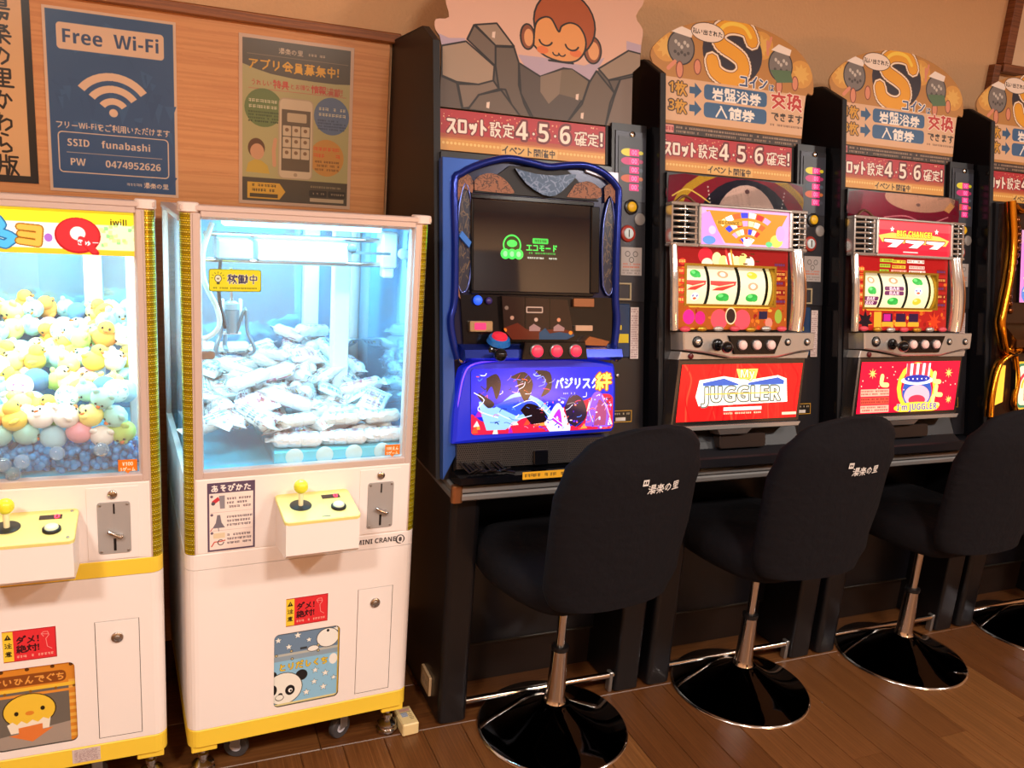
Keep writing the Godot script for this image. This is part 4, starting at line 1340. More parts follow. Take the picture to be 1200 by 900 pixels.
func build_room() -> void:
	var n := FastNoiseLite.new()
	n.seed = 4
	n.frequency = 0.09
	var nt := NoiseTexture2D.new()
	nt.width = 256
	nt.height = 256
	nt.seamless = true
	nt.as_normal_map = true
	nt.bump_strength = 3.0
	nt.noise = n
	var paper := mat("wallpaper", rgb("dcb084"), 0.9)
	paper.normal_enabled = true
	paper.normal_texture = nt
	paper.normal_scale = 0.35
	paper.uv1_triplanar = true
	paper.uv1_world_triplanar = true
	paper.uv1_scale = Vector3(3, 3, 3)
	var X0 := -2.4
	var X1 := 6.2
	var Z1 := 1.7
	var H := 2.62
	structure("wall_back", box(Vector3(X0, 0, WALL_Z - 0.12), Vector3(X1, H, WALL_Z)), paper)
	structure("wall_left", box(Vector3(X0 - 0.12, 0, WALL_Z - 0.12), Vector3(X0, H, Z1)), paper)
	structure("wall_right", box(Vector3(X1, 0, WALL_Z - 0.12), Vector3(X1 + 0.12, H, Z1)), paper)
	structure("wall_front", box(Vector3(X0 - 0.12, 0, Z1), Vector3(X1 + 0.12, H, Z1 + 0.12)), paper)
	structure("ceiling", box(Vector3(X0 - 0.12, H, WALL_Z - 0.12), Vector3(X1 + 0.12, H + 0.1, Z1 + 0.12)), mat("ceiling_paint", rgb("d9cbb6"), 0.9))
	var panel := wood_surface("wall_wood", "d69358", "c47d46", 3, 1.3, 0.5)
	var pan := structure("trim_1", box(Vector3(X0, 0, WALL_Z), Vector3(0.612, 1.763, WALL_Z + 0.012)), panel)
	pan.set_meta("label", "orange-brown wooden wall panelling with horizontal grain")
	structure("trim_2", box(Vector3(X0, 1.763, WALL_Z), Vector3(0.64, 1.79, WALL_Z + 0.03), 0.003), wood_surface("trim_wood", "9c5a26", "6c3a16", 8, 2.0, 0.5))
	# dark door opening and wooden posts on the far side of the room, seen only as reflections
	var brown := wood_surface("dark_wood", "5a3420", "3a2012", 9, 1.5, 0.4)
	structure("door_1", box(Vector3(1.45, 0, Z1 - 0.06), Vector3(2.42, 2.32, Z1), 0.005), brown)
	structure("trim_3", box(Vector3(-0.6, 0, Z1 - 0.12), Vector3(-0.4, H, Z1), 0.005), brown)
	build_floor(X0, X1, Z1)
	build_lattice()

func build_floor(X0: float, X1: float, Z1: float) -> void:
	var woods := []
	var tones := [["6f4624", "4e2c14"], ["774b28", "553217"], ["683f1f", "492812"], ["7d512b", "5a371a"]]
	for i in 4:
		var m := printed("floor_wood_%d" % i, print_wood(tones[i][0], tones[i][1], 50 + i, 200, 60, 120), 0.36)
		m.uv1_scale = Vector3(1, 1, 1)
		woods.append(m)
	var f := structure("floor", box(Vector3(X0 - 0.12, -0.12, WALL_Z - 0.12), Vector3(X1 + 0.12, -0.004, Z1 + 0.12)), woods[0])
	# boards run towards the wall; each is its own piece with a worn bevelled edge
	var w := 0.105
	var shapes := []
	for i in 3:
		shapes.append(plank_shape(w - 0.0016, [0.62, 0.9, 0.44][i]))
	var i := 0
	var x := -0.75
	while x < 3.75:
		var z := -1.815
		var j := i * 7 % 3
		while z < 0.3:
			var L: float = [0.62, 0.9, 0.44][j % 3]
			if not (x > 1.9 and z > -0.3):
				part(f, "plank", shapes[j % 3], woods[(i * 5 + j * 3) % 4], Vector3(x, 0, z))
			z += L
			j += 1
		x += w
		i += 1
	var across := [plank_shape(0.2, 1.1), plank_shape(0.2, 1.1)]
	for r in 3:
		for c in 5:
			part(f, "plank", across[0], woods[(r + c * 2) % 4], Vector3(-0.75 + c * 1.102 + 0.3 * (r % 2), 0, -1.818 - r * 0.202), Vector3(0, 90, 0))

# a floor board from x = 0 to w and from z = 0 to L, grain along z
func plank_shape(w: float, L: float) -> ArrayMesh:
	var st := fresh()
	var c := 0.0016
	var up := Vector3.UP
	var a := [Vector3(c, 0, 0), Vector3(w - c, 0, 0), Vector3(w - c, 0, L - 0.0012), Vector3(c, 0, L - 0.0012)]
	tri3(st, a[0], a[1], a[2], up, up, up, Vector2(0, 0), Vector2(0, 1), Vector2(L / 0.7, 1))
	tri3(st, a[0], a[2], a[3], up, up, up, Vector2(0, 0), Vector2(L / 0.7, 1), Vector2(L / 0.7, 0))
	for s in 2:
		var xi := c if s == 0 else w - c
		var xo := 0.0 if s == 0 else w
		var nn := Vector3(-1 if s == 0 else 1, 1, 0).normalized()
		quad(st, Vector3(xo, -0.0016, 0), Vector3(xi, 0, 0), Vector3(xi, 0, L - 0.0012), Vector3(xo, -0.0016, L - 0.0012), nn)
		quad(st, Vector3(xo, -0.004, 0), Vector3(xo, -0.0016, 0), Vector3(xo, -0.0016, L - 0.0012), Vector3(xo, -0.004, L - 0.0012), Vector3(-1 if s == 0 else 1, 0, 0))
	quad(st, Vector3(0, -0.004, L - 0.0012), Vector3(w, -0.004, L - 0.0012), Vector3(w, 0, L - 0.0012), Vector3(0, 0, L - 0.0012), Vector3(0, 0, 1))
	quad(st, Vector3(0, -0.004, 0), Vector3(w, -0.004, 0), Vector3(w, 0, 0), Vector3(0, 0, 0), Vector3(0, 0, -1))
	return st.commit()

func build_lattice() -> void:
	var o := thing("wall_screen", "dark wooden framed pale screen on the wall at the upper right", "screen", Vector3(2.96, 1.8, WALL_Z))
	var m := wood_surface("screen_wood", "8a5230", "5f341a", 10, 2.0, 0.5)
	part(o, "post", box(Vector3(0, 0, 0), Vector3(0.035, 0.193, 0.03), 0.002), m)
	part(o, "post", box(Vector3(0.037, 0.2, 0), Vector3(0.082, 0.75, 0.035), 0.002), m)
	part(o, "rail", box(Vector3(0.037, 0.168, 0), Vector3(1.1, 0.199, 0.04), 0.002), m)
	part(o, "paper_panel", box(Vector3(0.082, 0.2, 0), Vector3(1.1, 0.75, 0.012)), mat("screen_paper", rgb("e6c6a4"), 0.9))

func build_posters() -> void:
	var edge := mat("laminate_edge", rgb("d8b394"), 0.4)
	for q in [
		["poster", "tall poster of vertical black brush writing in a black border", print_brush_poster(), -0.402, 1.318, -0.27, 1.95],
		["poster", "blue poster with white wireless arcs and network name", print_wifi(), -0.245, 1.304, 0.055, 1.741],
		["poster", "dark green app membership poster with a white phone on it", print_app(), 0.208, 1.301, 0.512, 1.738],
	]:
		var o := board(self, q[0], plate(q[3], q[4], q[5], q[6]), WALL_Z + 0.0125, WALL_Z + 0.0145, printed("poster_%s" % q[1].left(9), q[2], 0.28), edge)
		tag(o, q[1], "poster", "posters on the wooden wall")

# ------------------------------------------------------------------ ceiling lamps
func ceiling_lamp(at: Vector3, size: Vector2, c: Color, energy: float, label: String) -> void:
	var o := thing("ceiling_lamp", label, "lamp", at, "ceiling lamps")
	part(o, "housing", boxes([[Vector3(-size.x / 2 - 0.02, -0.02, -size.y / 2 - 0.02), Vector3(size.x / 2 + 0.02, 0, size.y / 2 + 0.02)]], 0.004), mat("lamp_white", rgb("e8e0d4"), 0.5))
	part(o, "light_diffuser", box(Vector3(-size.x / 2, -0.03, -size.y / 2), Vector3(size.x / 2, -0.02, size.y / 2)), glow("lamp_glow", c, 3.0))
	var a := AreaLight3D.new()
	a.name = "lamp_light"
	a.area_size = size
	a.light_color = c
	a.light_energy = energy
	a.area_range = 12.0
	a.shadow_enabled = true
	a.position = Vector3(0, -0.035, 0)
	a.rotation_degrees = Vector3(-90, 0, 0)
	o.add_child(a)

func panel_light(parent: Node3D, at: Vector3, size: Vector2, c: Color, energy: float, turn := Vector3(0, 180, 0)) -> void:
	var a := AreaLight3D.new()
	a.name = "panel_light"
	a.area_size = size
	a.light_color = c
	a.light_energy = energy
	a.area_range = 8.0
	a.shadow_enabled = true
	a.position = at
	a.rotation_degrees = turn
	parent.add_child(a, true)

# a lit game cabinet on the other side of the aisle: it throws the sideways shadows on the crane machines
func lit_cabinet(at: Vector3) -> void:
	var o := thing("game_cabinet", "dark game cabinet with a warm lit front across the aisle, out of view", "game cabinet", at)
	o.rotation_degrees.y = 214
	# its back stays clear of the wall
	part(o, "body", box(Vector3(-0.28, 0, -0.3), Vector3(0.28, 1.5, 0), 0.006), mat("cabinet_black", rgb("121116"), 0.3))
	part(o, "light_panel", box(Vector3(-0.2, 0.95, 0.0), Vector3(0.2, 1.2, 0.006), 0.002), glow("cabinet_glow", Color(1.0, 0.72, 0.5), 2.0))
	panel_light(o, Vector3(0, 1.075, 0.01), Vector2(0.4, 0.25), Color(1.0, 0.72, 0.5), 1.0)

# ------------------------------------------------------------------ crane machines
const CW := 0.521
const CD := 0.56

# where a crane machine stands: its front left corner at floor level; the right one is turned a little
func crane_frame(x0: float, left: bool) -> Transform3D:
	var b := Basis(Vector3.UP, deg_to_rad(0.0 if left else 3.2))
	var half := Vector3(CW / 2, 0, 0)
	return Transform3D(b, Vector3(x0, 0, -1.79) + half - b * half)

func crane(x0: float, left: bool) -> Node3D:
	var o := thing("crane_machine", "crane game full of small plush toys, white with a yellow middle band" if left else "crane game full of wrapped sweets, white body with yellow foot band", "crane game", Vector3.ZERO, "crane machines")
	o.transform = crane_frame(x0, left)
	var white := mat("crane_white", rgb("f3e9e4"), 0.38)
	var yellow := mat("crane_yellow", rgb("f2cf40"), 0.42)
	var frame_m := mat("crane_frame", rgb("d8c3bb"), 0.35, 0.25)
	var chrome := mat("chrome", rgb("c9c6c4"), 0.16, 1.0)
	var steel := mat("steel", rgb("a8a4a0"), 0.35, 0.9)
	var black := mat("black_plastic", rgb("141315"), 0.35)
	# feet
	for p in [[0.035, -0.03], [CW - 0.035, -0.03], [0.035, -CD + 0.04], [CW - 0.035, -CD + 0.04]]:
		part(o, "foot_block", box(Vector3(p[0] - 0.028, 0.079, p[1] - 0.024), Vector3(p[0] + 0.028, 0.097, p[1] + 0.024), 0.002), yellow)
		part(o, "levelling_foot", lathe([0, 0, 0.024, 0, 0.027, 0.004, 0.027, 0.012, 0.022, 0.015, 0.025, 0.018, 0.025, 0.026, 0.02, 0.03, 0.01, 0.034, 0.01, 0.042, 0.013, 0.044, 0.013, 0.052, 0.007, 0.054, 0.006, 0.08], 18), chrome, Vector3(p[0], 0, p[1] - 0.012))
	for p in [[0.115, -0.075], [0.365, -0.06], [0.115, -0.45], [0.4, -0.45]]:
		var cs := Node3D.new()
		cs.name = "caster"
		o.add_child(cs, true)
		cs.position = Vector3(p[0], 0, p[1])
		cs.rotation_degrees.y = 62.0 if p[0] < 0.2 else 118.0
		var turn := Transform3D(Basis(Vector3(0, 0, 1), PI / 2), Vector3(0, 0.03, 0))
		var st := fresh()
		put_lathe(st, v2([0.014, -0.009, 0.028, -0.009, 0.03, -0.006, 0.03, 0.006, 0.028, 0.009, 0.014, 0.009]), 20, turn)
		part(cs, "tyre", st.commit(), mat("rubber_grey", rgb("3c3a3c"), 0.6))
		st = fresh()
		put_lathe(st, v2([0, -0.0095, 0.006, -0.011, 0.008, -0.008, 0.02, -0.0085, 0.0205, 0.0085, 0.008, 0.008, 0.006, 0.011, 0, 0.0095]), 20, turn)
		part(cs, "hub", st.commit(), mat("hub_grey", rgb("c4c4d0"), 0.4))
		part(cs, "fork", boxes([[Vector3(-0.016, 0.03, -0.01), Vector3(-0.013, 0.075, 0.014)], [Vector3(0.013, 0.03, -0.01), Vector3(0.016, 0.075, 0.014)], [Vector3(-0.02, 0.075, -0.02), Vector3(0.02, 0.095, 0.02)]], 0.001), steel)
	# body
	part(o, "foot_band", upright(rrect(0, -CD, CW, 0, 0.024), 0.097, 0.1415, 0.003), yellow)
	var low := CSGCombiner3D.new()
	low.name = "lower_cabinet"
	o.add_child(low)
	var hull := CSGMesh3D.new()
	hull.name = "hull"
	hull.mesh = upright(rrect(0, -CD, CW, 0, 0.024), 0.1425, 0.538)
	hull.material = white
	low.add_child(hull)
	var hole := CSGMesh3D.new()
	hole.name = "prize_hole"
	hole.operation = CSGShape3D.OPERATION_SUBTRACTION
	hole.mesh = slab(rrect(0.189, 0.161, 0.343, 0.352, 0.012), -0.0085, 0.03)
	hole.material = mat("hole_dark", rgb("4a443f"), 0.6)
	low.add_child(hole)
	var slot := CSGMesh3D.new()
	slot.name = "service_hole"
	slot.operation = CSGShape3D.OPERATION_SUBTRACTION
	slot.mesh = slab(plate(0.384, 0.155, 0.471, 0.437), -0.008, 0.03)
	slot.material = mat("gap_dark", rgb("6a5d58"), 0.7)
	low.add_child(slot)
	var door := part(o, "service_door", slab(plate(0.3853, 0.1563, 0.4697, 0.4357), -0.006, 0.0006, 0.0006), white)
	part(door, "lock", knob(0.0125, 0.004, 0.0015, 18), chrome, Vector3(0.427, 0.397, 0.0006))
	part(door, "key_slot", knob(0.006, 0.005, 0.001, 12), steel, Vector3(0.427, 0.397, 0.0006))
	board(o, "prize_flap", plate(0.187, 0.159, 0.345, 0.354), -0.009, -0.005, printed("flap_%s" % left, print_chick_door() if left else print_panda_door(), 0.25), black)
	board(o, "warning_sticker", plate(0.215, 0.3695, 0.312, 0.4405), 0.0001, 0.0007, printed("warning", TEX.warning, 0.35), white)
	# middle
	part(o, "middle_band", upright(rrect(0, -CD, CW, 0, 0.024), 0.5395, 0.575, 0.0015), yellow if left else white)
	part(o, "middle_cabinet", upright(rrect(0.0015, -CD + 0.001, CW - 0.0015, -0.001, 0.022), 0.575, 0.748), white)
	var fd := part(o, "front_panel", slab(plate(0.0245, 0.5775, CW - 0.0245, 0.7455), -0.004, 0.0006, 0.001), white)
	var cdoor := part(fd, "coin_door", slab(plate(0.379, 0.5795, 0.4765, 0.7395), 0.0006, 0.0022, 0.0008), white)
	part(cdoor, "lock", knob(0.0095, 0.005, 0.0015, 16), chrome, Vector3(0.428, 0.724, 0.002))
	var cp := part(o, "coin_plate", slab(rrect(0.3985, 0.593, 0.4605, 0.7075, 0.006), 0.002, 0.0045, 0.0008), mat("coin_steel", rgb("b4b0ae"), 0.36, 0.3))
	part(cp, "coin_slot", box(Vector3(0.4285, 0.682, 0.0045), Vector3(0.4315, 0.704, 0.0055)), black)
	part(cp, "return_slot", box(Vector3(0.4275, 0.6, 0.0045), Vector3(0.4325, 0.627, 0.0055)), black)
	var lev := fresh()
	put_tube(lev, v3([0.418, 0.645, 0.01, 0.43, 0.638, 0.012, 0.442, 0.631, 0.012]), 0.0045, 8)
	put_lathe(lev, disc_profile(0.006, 0.01, 0.002), 10, Transform3D(Basis(Vector3(1, 0, 0), PI / 2), Vector3(0.441, 0.632, 0.0045)))
	part(cp, "return_lever", lev.commit(), chrome)
	for p in [[0.404, 0.599], [0.455, 0.599], [0.404, 0.7015], [0.455, 0.7015]]:
		part(cp, "screw", knob(0.0028, 0.0015, 0.0005, 8), steel, Vector3(p[0], p[1], 0.0045))
	if not left:
		board(o, "instruction_sticker", plate(0.0455, 0.58, 0.1445, 0.738), 0.0007, 0.0012, printed("howto", print_howto(), 0.4), white)
		part(o, "maker_lettering", letters("MINI CRANE", 0.0165, 0.001), mat("ink_grey", rgb("4a4446"), 0.5), Vector3(0.424, 0.5585, 0.0005))
		var q := part(o, "maker_badge", knob(0.0115, 0.0012, 0.0003, 20), mat("ink_grey", rgb("4a4446"), 0.5), Vector3(0.483, 0.5565, 0.0005))
		part(q, "badge_letter", letters("Q", 0.024, 0.001), white, Vector3(0, 0, 0.0014))
	if left:
		board(o, "small_sticker", plate(0.33, 0.104, 0.385, 0.137), 0.0001, 0.0006, printed("small_note", TEX.white_strip, 0.5), white)
	control_box(o, left)
	# window
	var top := 1.322
	part(o, "window_frame", boxes([
		[Vector3(0.0225, 0.748, -0.022), Vector3(0.038, 1.303, 0.001)], [Vector3(CW - 0.035, 0.748, -0.022), Vector3(CW - 0.0225, 1.303, 0.001)],
		[Vector3(0.038, 0.748, -0.022), Vector3(CW - 0.035, 0.763, 0.001)], [Vector3(0.038, 1.296, -0.022), Vector3(CW - 0.035, 1.3075, 0.001)]], 0.0015), frame_m)
	var tape := printed("gold_tape", TEX.tape, 0.25, 0.0)
	tape.metallic = 0.55
	tape.uv1_triplanar = true
	tape.uv1_scale = Vector3(28, 28, 28)
	for sx in [0.0, 1.0]:
		for sz in [0.0, 1.0]:
			var c := Vector3(0.0215 + sx * (CW - 0.043), 0, -0.0215 - sz * (CD - 0.043))
			var post := part(o, "corner_post", lathe([0, 0.575, 0.0205, 0.575, 0.0205, 1.306 if sz == 0.0 else 1.29, 0, 1.306 if sz == 0.0 else 1.29], 20), frame_m, c)
			if sz == 0.0:
				part(post, "gold_tape", arc_strip(0.0212, 0.5755, 1.303, 96.0 if sx == 0.0 else -12.0, 196.0 if sx == 0.0 else 84.0), tape)
			else:
				part(post, "post_core", box(Vector3(-0.004, 0.575, -0.004), Vector3(0.004, 1.29, 0.004)), frame_m)
	var cap := part(o, "top_rim", boxes([[Vector3(-0.001, 1.3075, -0.03), Vector3(CW + 0.001, top - 0.003, 0.002)], [Vector3(-0.001, 1.283, -CD), Vector3(0.026, 1.2965, -0.03)], [Vector3(CW - 0.026, 1.283, -CD), Vector3(CW + 0.001, 1.2965, -0.03)], [Vector3(0.026, 1.283, -CD), Vector3(CW - 0.026, 1.2965, -CD + 0.03)]], 0.002), frame_m)
	for sx in [0.0, 1.0]:
		part(cap, "corner_cap", upright(rrect(-0.003 + sx * (CW - 0.034), -0.04, 0.037 + sx * (CW - 0.034), 0.004, 0.015), 1.306, top + 0.001, 0.002), mat("cap_white", rgb("ecdcd4"), 0.45))
	part(o, "roof", box(Vector3(0.02, 1.29, -CD + 0.01), Vector3(CW - 0.02, 1.296, -0.02)), white)
	var glass := pane("clear_glass", Color.WHITE, 0.04)
	part(o, "front_glass", box(Vector3(0.036, 0.758, -0.012), Vector3(CW - 0.033, 1.3, -0.0117)), glass)
	for sx in [0.0, 1.0]:
		var x := 0.008 if sx == 0.0 else CW - 0.008
		if sx == 1.0 and not left:
			part(o, "side_mirror", box(Vector3(x - 0.001, 0.7, -CD + 0.04), Vector3(x + 0.001, 1.285, -0.04)), mat("back_mirror", rgb("8cc0dc"), 0.06, 0.65))
		else:
			part(o, "side_glass", box(Vector3(x - 0.0002, 0.7, -CD + 0.04), Vector3(x + 0.0002, 1.285, -0.04)), glass)
		part(o, "side_panel", box(Vector3(x - 0.004, 0.575, -CD + 0.02), Vector3(x + 0.004, 0.7, -0.03), 0.001), mat("side_grey", rgb("8c98a0"), 0.4))
		part(o, "side_rail", box(Vector3(x - 0.005, 0.696, -CD + 0.03), Vector3(x + 0.005, 0.706, -0.03), 0.001), frame_m)
	var mirror := mat("back_mirror", rgb("8cc0dc"), 0.06, 0.65)
	part(o, "back_mirror", box(Vector3(0.02, 0.75, -CD + 0.012), Vector3(CW - 0.02, 1.29, -CD + 0.016)), mirror)
	part(o, "back_panel", box(Vector3(0.01, 0.575, -CD + 0.002), Vector3(CW - 0.01, 1.29, -CD + 0.008)), white)
	part(o, "prize_floor", box(Vector3(0.015, 0.752, -CD + 0.02), Vector3(CW - 0.015, 0.76, -0.015)), mat("floor_aqua", rgb("38c0e0"), 0.3))
	var post_m := mat("inner_post", rgb("eef2f2"), 0.35)
	part(o, "inner_post", box(Vector3(0.355, 0.76, -CD + 0.02), Vector3(0.395, 1.29, -CD + 0.05), 0.002), post_m)
	if left:
		part(o, "inner_post", box(Vector3(CW - 0.06, 0.76, -0.2), Vector3(CW - 0.03, 1.2, -0.16), 0.002), post_m)
	else:
		part(o, "inner_post", box(Vector3(0.385, 0.76, -0.34), Vector3(0.425, 1.29, -0.3), 0.002), post_m)
	# clear barrier across the prize field
	var acrylic := pane("acrylic", rgb("d8f2f6"), 0.03)
	if left:
		part(o, "acrylic_barrier", box(Vector3(0.02, 0.76, -0.03), Vector3(CW - 0.02, 0.866, -0.0285)), acrylic)
	else:
		part(o, "acrylic_barrier", box(Vector3(0.02, 0.76, -0.03), Vector3(0.19, 0.858, -0.0285)), acrylic)
		part(o, "acrylic_barrier", box(Vector3(0.188, 0.76, -0.17), Vector3(0.19, 0.858, -0.03)), acrylic)
		part(o, "prize_ledge", box(Vector3(0.19, 0.76, -CD + 0.03), Vector3(CW - 0.02, 0.786, -0.03), 0.002), mat("ledge_aqua", rgb("62cfe6"), 0.25))
		for i in 4:
			part(o, "ledge_disc", knob(0.02, 0.0015, 0.0005, 20), mat("disc_aqua", rgb("bfe2e4"), 0.3), Vector3(0.235 + 0.068 * i, 0.773, -0.03))
	# lamps under the roof: a tube in its cover, with its light just below
	var cool := Color(0.5, 0.86, 1.0)
	if left:
		cool = Color(0.8, 0.95, 1.0)
	part(o, "light_tube", box(Vector3(0.09, 1.276, -0.11), Vector3(CW - 0.09, 1.2895, -0.07), 0.003), glow("tube_glow_%s" % left, cool, 5.0))
	panel_light(o, Vector3(CW / 2, 1.273, -0.09), Vector2(0.34, 0.04), cool, 0.38 if left else 0.44, Vector3(-90, 0, 0))
	part(o, "light_tube", box(Vector3(0.09, 1.276, -0.4), Vector3(CW - 0.09, 1.2895, -0.36), 0.003), glow("tube_glow_%s" % left, cool, 5.0))
	panel_light(o, Vector3(CW / 2, 1.273, -0.38), Vector2(0.34, 0.04), cool, 0.3 if left else 0.35, Vector3(-90, 0, 0))
	# on the glass
	var tagm := printed("price_%s" % left, print_price(left), 0.45)
	var px := 0.458
	board(o, "price_tag", v2([px - 0.018, 0.768, px - 0.005, 0.768, px, 0.763, px + 0.005, 0.768, px + 0.018, 0.768, px + 0.018, 0.793, px - 0.018, 0.793]), -0.0112, -0.0106, tagm, mat("tag_orange", rgb("e87a14"), 0.45))
	if left:
		var hb := board(o, "header_sign", plate(0.036, 1.2115, CW - 0.03, 1.2995), -0.0112, -0.01, printed("header", print_crane_header(), 0.3, 0.55), mat("header_edge", rgb("f4e22c"), 0.4))
		hb.set_meta("label", "yellow and white header sign with blue, orange and red letters")
		part(o, "light_tube", box(Vector3(0.05, 1.24, -0.05), Vector3(CW - 0.05, 1.25, -0.04), 0.002), glow("tube_glow_true", cool, 5.0))
	else:
		board(o, "status_sign", rrect(0.054, 1.1475, 0.157, 1.1935, 0.005), -0.0112, -0.0106, printed("running", print_running(), 0.35), mat("sign_yellow", rgb("e6e02c"), 0.4))
		part(o, "lock_bracket", slab(rrect(0.036, 1.005, 0.066, 1.024, 0.008), -0.022, -0.013, 0.001), steel)
		gantry(o)
	return o

# a strip bent round an upright axis
func arc_strip(r: float, y0: float, y1: float, a0: float, a1: float) -> ArrayMesh:
	var st := fresh()
	for i in 8:
		var b0 := deg_to_rad(a0 + (a1 - a0) * i / 8.0)
		var b1 := deg_to_rad(a0 + (a1 - a0) * (i + 1) / 8.0)
		var n0 := Vector3(cos(b0), 0, sin(b0))
		var n1 := Vector3(cos(b1), 0, sin(b1))
		tri3(st, n0 * r + Vector3(0, y0, 0), n1 * r + Vector3(0, y0, 0), n1 * r + Vector3(0, y1, 0), n0, n1, n1)
		tri3(st, n0 * r + Vector3(0, y0, 0), n1 * r + Vector3(0, y1, 0), n0 * r + Vector3(0, y1, 0), n0, n1, n0)
	return st.commit()

func control_box(o: Node3D, left: bool) -> void:
	var x0 := 0.186
	var x1 := 0.35
	if left:
		x0 = 0.2
		x1 = 0.366
	var white := mat("crane_white", rgb("f3e9e4"), 0.38)
	var c := Node3D.new()
	c.name = "control_box"
	o.add_child(c)
	part(c, "housing", sideways(v2([0.0, 0.578, 0.112, 0.596, 0.12, 0.604, 0.12, 0.674, 0.0, 0.692]), x0 + 0.003, x1 - 0.003), white)
	var tilt := Transform3D(Basis(Vector3(1, 0, 0), deg_to_rad(-90.0 + 8.2)), Vector3(0, 0.684, 0.06))
	var st := fresh()
	put_slab(st, rrect(x0, -0.0615, x1, 0.0615, 0.01), -0.002, 0.006, 0, tilt, 0.0015)
	part(c, "top_plate", st.commit(), mat("plate_yellow", rgb("f0e28a"), 0.4))
	var up := tilt.basis.z
	var jx := x0 + 0.046
	var at := tilt * Vector3(jx, 0.004, 0.0061)
	var tb := tilt.basis.get_euler() * 180.0 / PI
	part(c, "stick_disc", knob(0.0235, 0.0016, 0.0005, 24), mat("disc_black", rgb("2a2c28"), 0.4), at, tb)
	part(c, "stick", tube(PackedVector3Array([at, at + Vector3(0, 0.034, 0)]), 0.0055, 10), mat("stick_cream", rgb("efe6b8"), 0.4))
	part(c, "stick_ball", ball(at + Vector3(0, 0.044, 0), Vector3(0.0155, 0.0155, 0.0155), 18, 12), mat("ball_yellow", rgb("e6e23c"), 0.18))
	var bx := x0 + 0.124
	var ab := tilt * Vector3(bx, -0.018, 0.006)
	part(c, "button_ring", knob(0.0165, 0.006, 0.0015, 22), mat("black_plastic", rgb("141315"), 0.35), ab, tb)
	part(c, "button", knob(0.0125, 0.011, 0.003, 20), mat("button_pale", rgb("dfeccc"), 0.35), ab, tb)
	var dx := x0 + 0.118
	var d := part(c, "display_window", slab(plate(dx - 0.02, -0.0065, dx + 0.02, 0.0085), 0, 0.0012), mat("window_black", rgb("2a1418"), 0.2), tilt * Vector3(0, 0.03, 0.0061), tb)
	part(d, "lit_digit_light", letters("0", 0.02, 0.0008), glow("digit_red", rgb("ff3050"), 2.5), Vector3(dx + 0.011, 0.001, 0.0014))
	if left:
		part(c, "plate_screw", knob(0.003, 0.002, 0.0006, 8), mat("steel", rgb("a8a4a0"), 0.35, 0.9), tilt * Vector3(x1 - 0.012, 0.05, 0.006), tb)
		part(c, "plate_screw", knob(0.003, 0.002, 0.0006, 8), mat("steel", rgb("a8a4a0"), 0.35, 0.9), tilt * Vector3(x1 - 0.012, -0.05, 0.006), tb)
	else:
		part(c, "plate_mark", box(Vector3(-0.009, -0.0012, 0), Vector3(0.009, 0.0012, 0.0003)), mat("ink_grey", rgb("4a4446"), 0.5), tilt * Vector3(x0 + 0.09, -0.05, 0.0061), tb)

